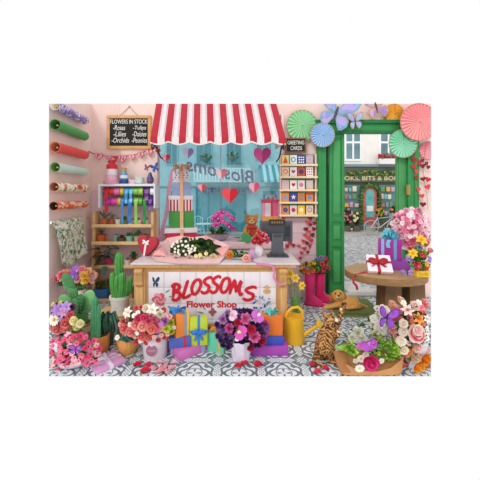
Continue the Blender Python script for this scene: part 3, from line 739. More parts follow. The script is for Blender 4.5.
MB().tube([W(x, y, DB-.07 if 92 < x < 150 else DB-.09)-pen.location for x, y in pts], .009, 5).build('string', M('a8574f', .7), pen)
for x, y, wd, ch in ((87.5, 156, 4.5, ''), (99, 161, 8.5, 'P'), (109, 161.5, 6.5, 'O'), (116, 160.5, 5, ''), (122.5, 163.5, 9, 'N'), (132, 161, 7, 'I'), (141, 158.5, 7, 'E'), (149.3, 156.5, 7.5, 'S'), (158, 154, 5.5, '')):
    s = S(DB-.08); hp = wd*.95; p = W(x, y, DB-.08)-pen.location
    h_ = MB().prism(heart(wd*s, hp*s), .012, Matrix.Translation(p+Vector((0, -.012, 0)))).build('pink_heart' if ch else 'red_heart', M('cf5f6d' if ch else 'c93b45', .6), pen)
    if ch:
        MB().prism(heart(wd*s*.82, hp*s*.82), .006, Matrix.Translation(p+Vector((0, -.018, hp*s*.1)))).build('heart_face', M('f2aebd', .6), h_)
        text(ch, 'letter', M('a8304a', .6), h_, p+Vector((0, -.022, hp*s*.58)), height=wd*.46*s)
# ---------------------------------------------------------------- white ribbon shelf
d = 5.12; s = S(d); WHITE = M('e6e6ec', .5, .03)
t = thing('ribbon_shelf', 'white wall shelf holding two rows of ribbon spools', 'shelf', W(129.5, 184, d)); L = t.location
xl, xr = (101.5-129.5)*s, (157-129.5)*s; yb = DB-.013-d
MB().bb((xl, -.12, -2.4*s), (xr, yb, 0)).build('top', WHITE, t, bevel=.005)
for x in (xl, xr-.025): MB().bb((x, -.12, -24*s), (x+.025, yb, -2.4*s)).build('side', WHITE, t, bevel=.004)
MB().bb((xl+.025, yb-.012, -23*s), (xr-.025, yb, -2.4*s)).build('back', M('b9b7c4', .6), t)
for z in (-7.5, -17.5): MB().tube([(xl+.02, -.02, z*s), (xr-.02, -.02, z*s)], .012, 8).build('dowel', M('a9a7b4', .4), t)
SPG = 'ribbon spools on the white shelf'
def spool(px, z, wpx, r, col, lab, tail=None):
    o = thing('ribbon_spool', lab, 'ribbon', L+Vector(((px-129.5)*s, -.02, z*s)), SPG); w_ = wpx*s/2
    MB().tube([(-w_*.86, 0, 0), (w_*.86, 0, 0)], r, 18).build('ribbon', M(col, .3, .1, 8, spec=.5), o)
    for q in (-1, 1):
        MB().tube([(q*w_*.86, 0, 0), (q*w_, 0, 0)], r*1.18, 18).build('flange', M(col, .4, .06, 8), o)
    if tail:
        m2 = MB(); k = 10
        m2.strip([(w_*.1*math.sin(i*.9), -r-.005-.012*math.sin(i*.8), -tail*s*i/k) for i in range(k+1)], (w_*1.3, 0, 0), .004); m2.build('ribbon_tail', M(col, .3, .1, 8, spec=.5), o)
row1 = [(108.5, 5, 'cf2434', 'red', 21), (113.5, 5, 'd8383f', 'scarlet', 0), (118.5, 5.2, 'e07ab8', 'pink', 0), (123.5, 3.6, 'e3bd3a', 'golden yellow', 0), (128, 4.6, '3f9fd6', 'sky blue', 12), (132.6, 4, '4fb6d8', 'aqua', 11), (137, 5, '7cc242', 'lime green', 0), (142, 4.4, 'a5cf5a', 'yellow green', 0), (148, 5.4, '74308c', 'purple', 9), (153.2, 3.6, 'ededf2', 'white', 0)]
for px, wp, c, n, tl in row1: spool(px, -7.5, wp, .062, c, n+' satin ribbon spool in the upper row of the white shelf', tl)
row2 = [(110.5, 5.4, 'c22fa8', 'magenta', 0), (116.5, 6, 'e0489a', 'hot pink', 0), (121, 3, 'd9c23a', 'mustard yellow', 0), (124.3, 3.4, '2f8fd0', 'azure blue', 23), (131.8, 5.6, '2a6fc0', 'royal blue', 21), (137.6, 4.4, '93c455', 'light green', 22), (141.8, 3.6, '6bb23c', 'grass green', 0), (146.3, 4.6, '1f8a3a', 'emerald green', 24), (151.5, 4.4, '6a2f96', 'violet', 8)]
for px, wp, c, n, tl in row2: spool(px, -17.5, wp, .066, c, n+' ribbon spool in the lower row of the white shelf', tl)
# things on top of it
def onshelf(px, off=-.02): return L+Vector(((px-129.5)*s, off, 0))
b = thing('gift_box', 'red and white tiered gift box on the left of the white shelf', 'box', onshelf(112.5))
mb = MB(); mb.lathe([(.13, 0), (.14, .02), (.14, .05), (.10, .06)], 22, m=0); mb.build('pink_base', M('e79ab5', .5), b)
MB().lathe([(.1, .055), (.095, .13), (.09, .16)], 20, capt=True).build('lower_tier', M('e6b6c4', .5), b)
MB().lathe([(.088, .16), (.086, .26)], 20).build('white_band', M('f1e6ea', .5), b)
MB().lathe([(.09, .26), (.09, .33), (.05, .36), (.02, .42)], 20, capt=True).build('red_lid', M('d2303a', .5), b)
m2 = MB(); m2.ball((-.03, 0, .39), (.05, .03, .025), 8, 6); m2.ball((.04, 0, .4), (.05, .03, .025), 8, 6); m2.build('bow', M('c62a38', .5), b)
b = thing('jar', 'blue glass jar with cork lid on the white shelf', 'jar', onshelf(124.5))
MB().lathe([(.06, 0), (.068, .02), (.068, .08)], 18).build('base_band', M('24478a', .3, spec=.5), b)
MB().lathe([(.067, .08), (.066, .14), (.05, .2), (.04, .23)], 18, capb=False).build('glass', M('6c9fc8', .2, .2, 20, spec=.5), b)
MB().lathe([(.042, .225), (.045, .28)], 14, capt=True).build('cork', M('c79a5a', .7), b)
MB().lathe([(.069, .1), (.069, .15)], 18, capb=False).build('jar_label', M('e4ecf2', .6), b)
b = thing('glass_bowl', 'small clear glass bowl with pale ornaments on the white shelf', 'bowl', onshelf(140))
MB().lathe([(.05, 0), (.075, .02), (.085, .11), (.08, .115), (.07, .025)], 18).build('bowl', M('cfdcd6', .15, .1, 14, spec=.5), b)
mb = MB(); r = random.Random(3)
for i in range(10): mb.ball((r.uniform(-.045, .045), r.uniform(-.045, .045), .07+r.uniform(0, .04)), .022, 6, 5)
mb.build('ornaments', M('a9c9b0', .4), b)
b = thing('bud_vase', 'dark blue bud vase on the right of the white shelf', 'vase', onshelf(150.5))
MB().lathe([(.035, 0), (.06, .04), (.064, .09), (.035, .15), (.022, .19), (.028, .2)], 18).build('vase', M('3f4a86', .25, .3, 25, spec=.5), b)
m2 = MB(); m2.lathe([(.0615, .05), (.0655, .08), (.055, .11)], 18, capb=False); m2.build('painted_band', M('8f4468', .3, .3, 25), b)
b = thing('white_box', 'low white card box lying on the white shelf beside the bowl', 'box', onshelf(132.5, .03))
MB().bb((-.05, -.05, 0), (.05, .05, .055)).build('box_body', M('e9c6d2', .6), b, bevel=.004); MB().bb((-.053, -.053, .055), (.053, .053, .075)).build('box_lid', M('f0dfe4', .6), b, bevel=.004)
# ---------------------------------------------------------------- butterflies
def bwing(w_, h_):
    up = [(0, 0), (.08, .32), (.3, .62), (.62, .84), (.9, .84), (1, .66), (.93, .42), (.74, .18), (.5, .06), (.3, -.02)]
    lo = [(.0, -.02), (.3, -.05), (.55, -.05), (.7, -.22), (.68, -.48), (.5, -.7), (.34, -.74), (.2, -.55), (.08, -.3)]
    return [[(x*w_, z*h_) for x, z in up], [(x*w_, z*h_) for x, z in lo]]
def butterfly(px, py, d, wpx, hpx, col, edge, lab, rot=0, fold=.35, spin=0, name='butterfly', cat='butterfly', parent=None, body='5a4660', inner=None, cord=0, clipit=False):
    s = S(d); c = W(px, py, d); t = thing(name, lab, cat, c)
    for sd in (-1, 1):
        for k, o in enumerate(bwing(wpx*s/2, hpx*s/1.55)):
            X = Matrix.Rotation(rot, 4, 'Y') @ Matrix.Rotation(spin, 4, 'Z') @ Matrix.Rotation(-sd*fold, 4, 'Z') @ Matrix.Diagonal((sd, 1, 1, 1))
            mb = MB().prism(o, .006, X); cx = sum(q[0] for q in o)/len(o); cz = sum(q[1] for q in o)/len(o)
            i_ = [(cx+(x-cx)*.82, cz+(z-cz)*.82) for x, z in o]; mb2 = MB().prism(i_, .004, X @ Matrix.Translation((0, -.004, 0)))
            kw = dict(clip=clipper((2,), c)) if clipit else {}
            wg = mb.build('wing', M(edge, .5, .15, 12), t, **kw); mb2.build('wing_panel', col if not isinstance(col, str) else M(col, .5, .2, 14), wg, **kw)
    R = Matrix.Rotation(rot, 4, 'Y')
    MB().tube([R @ Vector((0, -.006, -.42*hpx*s/1.55)), R @ Vector((0, -.012, 0)), R @ Vector((0, -.006, .3*hpx*s/1.55))], [wpx*s*.012, wpx*s*.03, wpx*s*.02], 8).build('body', M(body, .6), t)
    m2 = MB()
    for q in (-1, 1): m2.tube([R @ Vector((0, -.01, .28*hpx*s/1.55)), R @ Vector((q*.1*wpx*s, -.02, .6*hpx*s/1.55))], wpx*s*.006, 4)
    if not clipit: m2.build('antennae', M(body, .6), t)
    if cord: MB().tube([(0, 0, .05), (0, .0, cord)], .002, 3).build('thread', M('d8ccd0', .6), t)
    return t
IRI = multi('iridescent', ['a79bd8', '8f9fdc', 'b9a6e0', '97b4e2', 'c0a9d8', '8b8fd0'], 9, .4)
IRI2 = multi('iridescent_pink', ['b08cc4', 'c79fd0', '9a86c8', 'd0a8c8', 'a8a0dc'], 9, .4)
butterfly(336, 113, DB-.13, 42, 34, IRI, '7fb0b8', 'large lilac blue paper butterfly above the left corner of the door', rot=.32, fold=.15, name='paper_butterfly', clipit=True)
butterfly(376, 107, DB-.10, 30, 24, IRI2, 'c79a58', 'purple paper butterfly at the top edge above the door', rot=-.25, fold=.3, name='paper_butterfly', clipit=True)
butterfly(355, 121.5, DB-.18, 17, 16, M('9fb4dc', .4, .2, 9), 'c08a70', 'small blue paper butterfly on the green door head', rot=-.1, fold=.3, name='paper_butterfly')
butterfly(146.8, 168, 5.04, 5.5, 6, 'a83a5c', '6a2040', 'tiny dark red butterfly on a wire over the white shelf', cord=-.275, rot=.3, name='paper_butterfly')
butterfly(155, 168, 5.0, 9, 8.5, '2f63b8', '24407e', 'small deep blue butterfly by the right end of the white shelf', rot=-.35, fold=.2, name='paper_butterfly')
# ---------------------------------------------------------------- paper fans
def fan(px, py, rpx, col, edge, lab, yoff, n=26, rays=None, clipit=False, hang=0):
    d = DB-yoff; s = S(d); c = W(px, py, d); t = thing('paper_fan', lab, 'paper fan', c, 'round paper fans on the wall'); R = rpx*s; vs = [(0, -.03, 0)]
    mb = MB()
    for i in range(2*n):
        a = PI*i/n; y = -.022 if i % 2 else .012; q = R*(1 if i % 2 else .985)
        vs += [(R*.12*math.cos(a), -.03, R*.12*math.sin(a)), (q*math.cos(a), y, q*math.sin(a))]
    fs = []; ms = []
    for i in range(2*n):
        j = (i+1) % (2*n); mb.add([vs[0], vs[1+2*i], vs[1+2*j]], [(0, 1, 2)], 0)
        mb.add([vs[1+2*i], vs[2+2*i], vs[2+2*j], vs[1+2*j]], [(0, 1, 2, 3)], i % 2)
    kw = dict(clip=clipper((1,), c)) if clipit else {}
    mb.build('pleats', [M(col, .6, .05, 8), M(edge, .6, .05, 8)], t, fixn=False, ang=10, **kw)
    rim = MB(); rim.tube([(R*math.cos(2*PI*i/48), .0, R*math.sin(2*PI*i/48)) for i in range(49)], R*.022+.003, 5, cap=False); rim.build('rim', M('b79a78' if not clipit else 'c98a78', .5), t, **kw)
    MB().lathe([(R*.09, 0), (R*.07, .02), (0.002, .03)], 12, (0, 0, 0), 0, aim((0, -1, 0), 0, 1, (0, -.028, 0))).build('center_button', M(edge, .5), t)
    if hang: MB().tube([(0, -.03, 0), (0, -.032, R*.97)], .004, 4).build('hanging_cord', M('8a7a68', .6), t)
    return t
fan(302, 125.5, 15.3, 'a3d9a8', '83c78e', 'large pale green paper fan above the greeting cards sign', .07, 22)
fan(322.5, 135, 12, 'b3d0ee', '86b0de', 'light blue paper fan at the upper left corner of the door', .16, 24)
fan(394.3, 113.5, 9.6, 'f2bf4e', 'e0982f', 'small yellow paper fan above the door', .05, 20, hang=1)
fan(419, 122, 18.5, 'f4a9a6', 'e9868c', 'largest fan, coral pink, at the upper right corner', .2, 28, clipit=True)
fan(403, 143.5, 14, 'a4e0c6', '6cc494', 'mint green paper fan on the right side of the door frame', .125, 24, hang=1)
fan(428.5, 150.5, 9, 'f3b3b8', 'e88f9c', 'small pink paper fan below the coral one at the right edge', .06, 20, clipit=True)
# ---------------------------------------------------------------- greeting card rack
d = 5.2; s = S(d); t = thing('card_rack', 'wooden wall rack with five ledges of greeting cards', 'rack', W(298, 215, d)); L = t.location; yb = DB-.018-d
MB().bb((-17.3*s, yb-.02, -3*s), (17.6*s, yb, 61*s)).build('back_board', M('6f9c6a', .6), t)
for x in (-18, 17): MB().bb((x*s, -.01, -3*s), ((x+1.4)*s, yb, 61*s)).build('side_rail', M('ecc9b8', .6), t)
ledges = [165, 177, 190, 202.3, 215]
for py in ledges:
    lg = MB().bb((-19*s, -.07, (215-py-1.3)*s), (18.8*s, yb-.018, (215-py+.6)*s)).build('ledge', M('f0d9b4', .55, .06, 10), t, bevel=.003)
def card(px, row, col, motif, mc, lab, w_=7, h_=9.2, extra=None):
    o = thing('greeting_card', lab, 'card', L+Vector(((px-298)*s, -.03, (215-ledges[row]+.62)*s)), 'greeting cards on the rack')
    X = Matrix.Rotation(-.1, 4, 'X')
    MB().bb((-w_*s/2, 0, 0), (w_*s/2, .006, h_*s)).build('card', M(col, .6, .06, 20), o).matrix_local = X
    q = MB(); y = -.003; c = M(mc, .6)
    if motif == 'heart': q.prism(heart(4*s, 4*s), .004, Matrix.Translation((0, y, 2.4*s)))
    elif motif == 'ring':
        q.tube([(2*s*math.cos(PI*i/9), y+.003, 4.7*s+2.2*s*math.sin(PI*i/9)) for i in range(19)], .5*s, 5, cap=False)
    elif motif == 'disc': q.prism(ellipse(4.2*s, 4.2*s), .004, Matrix.Translation((0, y, 4.5*s)))
    elif motif == 'bands':
        for k in range(4): q.bb((-2.8*s, y, (1.2+2*k)*s), (2.8*s, y+.004, (2.1+2*k)*s))
    elif motif == 'dots':
        for k in range(9): q.prism(ellipse(1.5*s, 1.5*s, 8), .004, Matrix.Translation(((k % 3-1)*2.1*s, y, (2+2.5*(k//3))*s)))
    elif motif == 'cake':
        q.bb((-2*s, y, 1.2*s), (2*s, y+.004, 3.6*s)); q.bb((-1.3*s, y, 3.6*s), (1.3*s, y+.004, 5.6*s)); q.prism(ellipse(1.6*s, 1.6*s, 8), .004, Matrix.Translation((0, y, 6.6*s)))
    elif motif == 'flower':
        for k in range(5): q.prism(ellipse(2.2*s, 2.2*s, 10), .004, Matrix.Translation((1.5*s*math.cos(k*1.257), y, 4.6*s+1.5*s*math.sin(k*1.257))))
    elif motif == 'star': q.prism([((2.6 if i % 2 == 0 else 1.1)*s*math.sin(PI*i/5), 4.6*s+(2.6 if i % 2 == 0 else 1.1)*s*math.cos(PI*i/5)) for i in range(10)], .004, Matrix.Translation((0, y, 0)))
    q.build('motif', c, o).matrix_local = X
    if extra:
        q = MB().bb((-w_*s/2+.004, -.004, extra[1]*s), (w_*s/2-.004, 0, extra[2]*s)); q.build('color_band', M(extra[0], .6), o).matrix_local = X
xs = (285.3, 293.2, 301, 309.3); RN = ('top', 'second', 'third', 'fourth', 'bottom')
CARDS = [[('f6d98a', 'cake', 'd8542f', 'cream yellow card with orange cake'), ('e9f0ee', 'ring', '4fa6a8', 'white card with teal ring'), ('3b4a86', 'dots', 'f0f0f2', 'navy card with white dots'), ('b9a4cc', 'ring', 'e9c955', 'lilac card with yellow ring')],
 [('f3d0b4', 'ring', 'e0794f', 'peach card with orange wreath'), ('eceef2', 'heart', 'c9455a', 'white card with dark pink shape'), ('c7574a', 'flower', '3a3f6a', 'red card with dark flower'), ('f6e6e8', 'dots', 'd9486a', 'white card with pink dots')],
 [('e6c9c8', 'bands', 'd9a9b4', 'pale pink card with stripes'), ('f1eeea', 'heart', 'd5262f', 'white card with big red heart'), ('eadadd', 'disc', 'd9808c', 'pale card with pink disc'), ('c3bccb', 'bands', 'e9c988', 'grey lilac card with yellow stripes')],
 [('e08a4a', 'disc', '6f9fc6', 'orange card with blue disc'), ('3a4fa0', 'star', 'f0dfe6', 'deep blue card with white star'), ('cf8440', 'ring', '7a8fa0', 'brown orange card with arch'), ('e98548', 'disc', '5f8fc4', 'bright orange card with blue spot')],
 [('d98658', 'flower', '3f4f86', 'orange card with navy flower'), ('d9d4d6', 'disc', 'c9343f', 'pale grey card with red spot'), ('f0c33f', 'disc', 'f6e9c8', 'yellow card with cream disc'), ('e9c9a8', 'ring', 'a890c4', 'beige card with lilac ring')]]
for rI, row in enumerate(CARDS):
    for cI, (col, mo, mc, lab) in enumerate(row):
        card(xs[cI], rI, col, mo, mc, lab+' on the '+RN[rI]+' ledge of the rack', extra=(('c9343f', 7, 8.6) if (rI, cI) == (3, 3) else ('e9b84a', .6, 1.8) if (rI, cI) == (2, 3) else None))
# ---------------------------------------------------------------- red heart garlands on the walls
def hearts(lab, pts, seed, sz, d=DB-.05, strings=()):
    t = thing('heart_garland', lab, 'garland', W(pts[0][0], pts[0][1], d)); r = random.Random(seed); s = S(d)
    for i, (x, y) in enumerate(pts):
        w_ = sz*r.uniform(.85, 1.15)*s; rz = r.uniform(-.4, .4)
        X = Matrix.Translation(W(x, y, d)-t.location) @ Matrix.Rotation(rz, 4, 'Y') @ Matrix.Rotation(r.uniform(-.5, .5), 4, 'Z')
        hp = heart(w_, w_*.95, 16)
        mb = MB().prism([(a, b-w_*.45) for a, b in hp], .01, X); mb.build('heart', M(('c22f3c', 'a3242f', 'd64a4f', '7f1f2b')[r.choice((0, 0, 1, 2, 2, 3))], .5), t)
    mb = MB()
    for st in strings: mb.tube([W(x, y, d+.012)-t.location for x, y in st], .004, 4)
    mb.build('string', M('b0787c', .7), t)
    return t
A = [(309, 217.5), (311, 219), (307.5, 223), (314.5, 223.5), (310.5, 225), (306, 229.5), (313.8, 229.5), (309.5, 232), (305, 235.5), (312.8, 235.5), (308.3, 238), (311.5, 241), (303.2, 241.5), (307, 243.5), (310.2, 246.5), (299, 246.5), (293.5, 246), (287.5, 246.5), (304.8, 249), (301.3, 253), (308, 252.5), (289.5, 242.5), (281, 216.5), (284, 218), (300.5, 258.5), (294.5, 263)]
hearts('red paper hearts trailing down the mauve wall below the card rack', A, 4, 4.4, DB-.05,
       [[(309, 215), (311, 220), (307, 232), (312, 241), (308, 252.5), (300, 259)], [(281, 216), (290, 243), (299, 247), (305, 249)]])
B = [(414, 160), (422.5, 161), (413.5, 167), (423, 166.5), (428.5, 167.5), (416.5, 172), (429.3, 174), (417, 178), (423.3, 179.5), (430, 158), (419, 163.5), (428, 180), (418.5, 190), (428, 187.5), (422, 196.5), (429.5, 198.5), (423, 205), (429, 210), (413.5, 152), (427, 164)]
hearts('red heart garland hanging on the pink wall right of the door', [b for b in B if b[0] < 429], 6, 5.2, DB-.1,
       [[(414, 140), (414, 168), (417, 190), (422, 205)], [(426, 145), (423, 166), (424, 180), (427, 196), (428, 210)]])
# ---------------------------------------------------------------- the counter
dC = 3.75; KC = dC/3.54; sC = S(dC); ZT = .987; TOPD = lambda py: (EYE-ZT)*FPX/(py-HY)      # depth of a point seen on the worktop
ct = thing('shop_counter', 'wooden shop counter with white tiled front reading BLOSSOMS Flower Shop', 'counter', (0, dC, 0))
def xc(px): return (px-240)*sC
def zc(py): return EYE-(py-HY)*sC
CW = M('c99a62', .5, .16, 7, kind='wood', stretch=(5, 5, .7)); CWX = M('c08f5a', .5, .18, 7, kind='wood', stretch=(.6, 5, 5)); MARB = M('d6cccf', .25, .06, 6, spec=.5)
MB().bb((-1.327*KC, -.045, ZT-.022), (.724*KC, .84, ZT)).build('worktop', MARB, ct, bevel=.008)
MB().bb((-1.30*KC, -.03, ZT-.064), (.68*KC, .83, ZT-.022)).build('moulding', CW, ct, bevel=.006)
MB().bb((xc(135), -.012, zc(269.5)), (xc(288), .82, ZT-.064)).build('apron', CWX, ct, bevel=.004)
mb = MB(); mb.bb((xc(136), .02, 0), (xc(285.5), .82, zc(269.5))); mb.build('carcass', CWX, ct)
for a, b in ((134.5, 146), (277.8, 287)):
    ps = MB().bb((xc(a), -.02, 0), (xc(b), .06, zc(269.5))).build('post', CW, ct, bevel=.006)
    m2 = MB(); m2.bb((xc(a+2), -.03, .12), (xc(b-2), -.02, zc(287))); m2.build('post_panel', M('d5a870', .5, .14, 7, kind='wood', stretch=(5, 5, .7)), ps, bevel=.004)
    m2 = MB(); mx = (a+b)/2
    pr = [(0, ZT-.07), (-.085, ZT-.07), (-.095, ZT-.10), (-.075, ZT-.13), (-.07, ZT-.17), (-.045, ZT-.22), (-.05, ZT-.26), (-.03, ZT-.29), (0, ZT-.3)]
    wv = 3.4*sC
    m2.add([(xc(mx)-wv, y, z) for y, z in pr]+[(xc(mx)+wv, y, z) for y, z in pr], [list(range(9)), [9+i for i in range(9)][::-1]]+[[i, 9+i, 9+(i+1) % 9, (i+1) % 9] for i in range(9)])
    m2.tube([(xc(mx)-wv*1.15, -.06, ZT-.105), (xc(mx)+wv*1.15, -.06, ZT-.105)], .033, 12); m2.tube([(xc(mx)-wv*1.1, -.035, ZT-.27), (xc(mx)+wv*1.1, -.035, ZT-.27)], .02, 10)
    m2.build('corbel', CW, ct)
mb = MB(); mb.bb((xc(146), -.004, zc(271.5)), (xc(277.8), .03, zc(269.5))); mb.bb((xc(146), -.004, zc(327)), (xc(277.8), .03, zc(324))); mb.bb((xc(146), -.003, zc(324)), (xc(148), .03, zc(271.5))); mb.bb((xc(276.2), -.003, zc(324)), (xc(277.8), .03, zc(271.5)))
mb.build('panel_moulding', CW, ct, bevel=.003)
mb = MB().bb((xc(148), .012, zc(324)), (xc(276.2), .02, zc(271.5)))
vx = [148, 164, 180, 196, 212, 228, 244, 260, 276.2]; hz = [271.5, 287.5, 304, 320, 324]
tl = MB()
for i in range(len(vx)-1):
    for j in range(len(hz)-1): tl.bb((xc(vx[i])+.003, .004, zc(hz[j+1])+.003), (xc(vx[i+1])-.003, .014, zc(hz[j])-.003))
gr = mb.build('grout', M('c9bdc4', .7), ct); tl.build('tiles', M('ece5ea', .3, .04, 5, spec=.4), ct, bevel=.0025)
MB().bb((xc(137), -.012, 0), (xc(285), .02, .12)).build('plinth', CWX, ct, bevel=.006)
# brush lettering
RED = M('cf2436', .5, .12, 20)
GL = {'B': [[(.25, 1), (.12, 0)], [(-.1, .82), (.35, 1), (.8, .9), (.7, .68), (.2, .55), (.85, .45), (.8, .15), (.35, .0), (-.05, .1)]],
      'L': [[(.45, 1.0), (.2, .4), (.1, .05), (.5, .05), (1, .22)]],
      'O': [[(.6, 1), (.25, .85), (.05, .4), (.25, .02), (.65, .1), (.95, .6), (.8, .95), (.45, .98)]],
      'S': [[(1, .92), (.65, 1), (.2, .8), (.35, .58), (.7, .42), (.65, .12), (.3, 0), (-.1, .12)]],
      'M': [[(0, 0), (.3, 1), (.45, .15)], [(.45, .15), (.8, .95), (.72, .4), (.85, .0), (1.05, .1)]]}
BX = [('B', 172, 284, 181, 300, .0), ('L', 183, 280, 192, 298, .1), ('O', 191.5, 279.5, 201, 294, .1), ('S', 202, 277.5, 212, 293, .1), ('S', 211, 276.5, 220.5, 292.5, .1), ('O', 220.5, 278, 230, 292.5, .1), ('M', 230, 280.5, 243, 294.5, .1), ('S', 243.5, 287, 257, 300, .0)]
for ch, a, b, c, d_, sh in BX:
    mb = MB()
    for k, st in enumerate(GL[ch]):
        P = []
        for i in range(len(st)-1):          # catmull-rom
            p0, p1, p2, p3 = st[max(i-1, 0)], st[i], st[i+1], st[min(i+2, len(st)-1)]
            for q in range(5):
                t = q/5; P.append(tuple(.5*((2*p1[n])+(-p0[n]+p2[n])*t+(2*p0[n]-5*p1[n]+4*p2[n]-p3[n])*t*t+(-p0[n]+3*p1[n]-3*p2[n]+p3[n])*t**3) for n in (0, 1)))
        P.append(st[-1]); n = len(P)
        pts = [(xc(a+(c-a)*u+(d_-b)*sh*(v-.5)), .002-.004*k, zc(d_+(b-d_)*v)) for u, v in P]
        pts = [(x_, y_-.0002*i_, z_) for i_, (x_, y_, z_) in enumerate(pts)]
        wd = []
        for i in range(n):
            t = Vector(pts[min(i+1, n-1)])-Vector(pts[max(i-1, 0)]); q = t.cross(Vector((0, 1, 0))); q = q.normalized() if q.length > 1e-9 else Vector((1, 0, 0))
            q = (q+Vector((.35, 0, .2))).normalized(); wd.append(q*sC*(3.4 if i > 0 and i < n-2 else 1.6))
        mb.strip(pts, wd, .004)
    mb.build('brush_letter', RED, ct, fixn=True)
text('Flower Shop', 'lettering', RED, ct, (xc(211.5), .0, zc(304.6)), width=50*sC, height=8.6*sC, bold=.0028)
# prints on the tiles
pr = MB()
for o in bwing(4.6*sC, 6.5*sC):
    pr.prism([(x+xc(155), z+zc(282.5)) for x, z in o], .004); pr.prism([(xc(155)-x*.6, z+zc(282.5)) for x, z in o], .004)
pr.build('butterfly_print', M('2c4a66', .5, .3, 20), ct)
def pf(px, py, rp, n, c1, c2, nm):
    mb = MB()
    for k in range(3):
        for i in range(n):
            a = 2*PI*i/n+k*.4; q = rp*(.62-.2*k); mb.prism([(x+xc(px)+q*sC*math.cos(a), z+zc(py)+q*sC*math.sin(a)) for x, z in ellipse(rp*sC*(.9-.2*k), rp*sC*(.75-.2*k), 10)], .004, Matrix.Translation((0, -.0004*(k*n+i), 0)), (k+i) % 2)
    return mb.build(nm, [M(c1, .5), M(c2, .5)], ct)
pf(159, 299.5, 7, 6, 'e8a5b0', 'd9606f', 'rose_print'); pf(212.5, 312, 4, 4, 'b9727c', '8f4a58', 'rosebud_print')
mb = MB()
for px, py, a, L in ((165, 293, .6, 6), (168.5, 297, .1, 6), (167, 306, -.5, 7), (204, 313.5, 2.9, 7), (222, 314, .1, 8), (206, 310, 2.4, 5)):
    o = [(0, 0), (.3, .14), (.7, .12), (1, 0), (.7, -.12), (.3, -.14)]
    mb.prism([(xc(px)+L*sC*(x*math.cos(a)-z*math.sin(a)), zc(py)+L*sC*(x*math.sin(a)+z*math.cos(a))) for x, z in o], .004, Matrix.Translation((0, .002, 0)))
mb.build('leaf_prints', M('7f9a7c', .5, .2), ct)
mb = MB(); r = random.Random(5)
for i in range(46):
    a = r.uniform(0, 2*PI); q = r.uniform(3, 10); px, py = 260+q*math.cos(a)*1.05, 303.5+q*math.sin(a)*.8-(px-260)*.3 if i else 303
    mb.prism([(x+xc(px), z+zc(py)) for x, z in ellipse(r.uniform(1, 3)*sC, r.uniform(1, 2.2)*sC, 7)], .004, Matrix.Translation((0, .002-.0002*i, 0)), i % 3)
mb.build('bird_wreath_print', [M('3f5c9c', .5), M('6f8cc0', .5), M('b9c6de', .5)], ct)
mb = MB().prism([(xc(267)+x, zc(291.5)+z) for x, z in ellipse(8*sC, 5*sC, 14)], .004, Matrix.Translation((0, .001, 0))).prism([(xc(262.8), zc(288)), (xc(267), zc(284.5)), (xc(271), zc(288)), (xc(267), zc(289))], .004, Matrix.Translation((0, .0, 0)))
mb.build('cupcake_print', M('d2a978', .5, .2), ct)
# ---------------------------------------------------------------- on the window sill
ZS = 1.02
def onsill(px, d): return Vector(((px-240)*S(d), d, ZS))
SB_G = 'stacked boxes on the window sill'
d = 5.66; s = S(d); base = onsill(181, d)
STRIPE = M('c9303d', .6, .05, 5.2, kind='wave', h2='f2ecec', stretch=(1, 1, .0001))
zz = 0
def hbox(w_, h_, body, lid, lh, lab, z0, rz, dots=False):
    o = thing('gift_box', lab, 'box', base+Vector((.01*math.sin(z0*9), 0, z0)), SB_G, rz)
    MB().bb((-w_/2, -w_/2, 0), (w_/2, w_/2, h_-.004)).build('box_body', body, o, bevel=.006)
    if lid:
        l = MB().bb((-w_/2-.012, -w_/2-.012, h_-lh), (w_/2+.012, w_/2+.012, h_)).build('box_lid', lid, o, bevel=.005)
        if dots:
            m2 = MB()
            for i in range(4):
                for j in range(3):
                    for f in (0, 1):
                        x = -w_*.38+i*w_*.25+(j % 2)*.02; z = h_-lh*(.2+.3*j); q = MB().prism(ellipse(.028, .028, 8), .003)
                        m2.merge(q, Matrix.Rotation(-PI/2*f, 4, 'Z') @ Matrix.Translation((x, -w_/2-.0135, z)))
            m2.build('dot_pattern', M('6a5a7c', .6), l)
    return o
A_ = .22
WH = M('efe6ee', .5, .04)
hbox(29*s, 11.5*s, M('c8324a', .6, .06), WH, 4.5*s, 'red box with white lid at the bottom of the window stack', 0, A_)
hbox(23.5*s, 16*s, M('4f9e4e', .6, .06), None, 0, 'plain green box second from the bottom of the window stack', 11.5*s, A_)
hbox(22*s, 15*s, STRIPE, WH, 4*s, 'red and white striped box with white lid in the window stack', 27.5*s, A_)
hbox(18*s, 12.5*s, M('9fb4da', .6, .08), None, 0, 'pale blue box second from the top of the window stack', 42.5*s, A_)
hbox(14.5*s, 11*s, M('e9dfe8', .6), WH, 7.5*s, 'white spotted box on top of the window stack', 55*s, A_, True)
PEACH = M('f0bc94', .5, .08, 10)
t = thing('ribbon_bow', 'peach ribbon tied down the front of the box stack with a bow on top', 'ribbon', base+Vector((0, 0, 66*s)))
Rz = Matrix.Rotation(A_, 3, 'Z'); mb = MB()
prof = [(8, -.0), (8, -9), (9.5, -11), (9.5, -22), (11.7, -24), (11.7, -38), (12.4, -40), (12.4, -54), (15.4, -56), (15.4, -65.5)]
mb.strip([Rz @ Vector((.4*s, -q*s-.012, z*s)) for q, z in prof], Rz @ Vector((3.2*s, 0, 0)), .004)
mb.strip([Rz @ Vector((.4*s, -7.6*s, .006)), Rz @ Vector((.4*s, 7.6*s, .006))], Rz @ Vector((3.2*s, 0, 0)), .004)
mb.build('ribbon_band', PEACH, t)
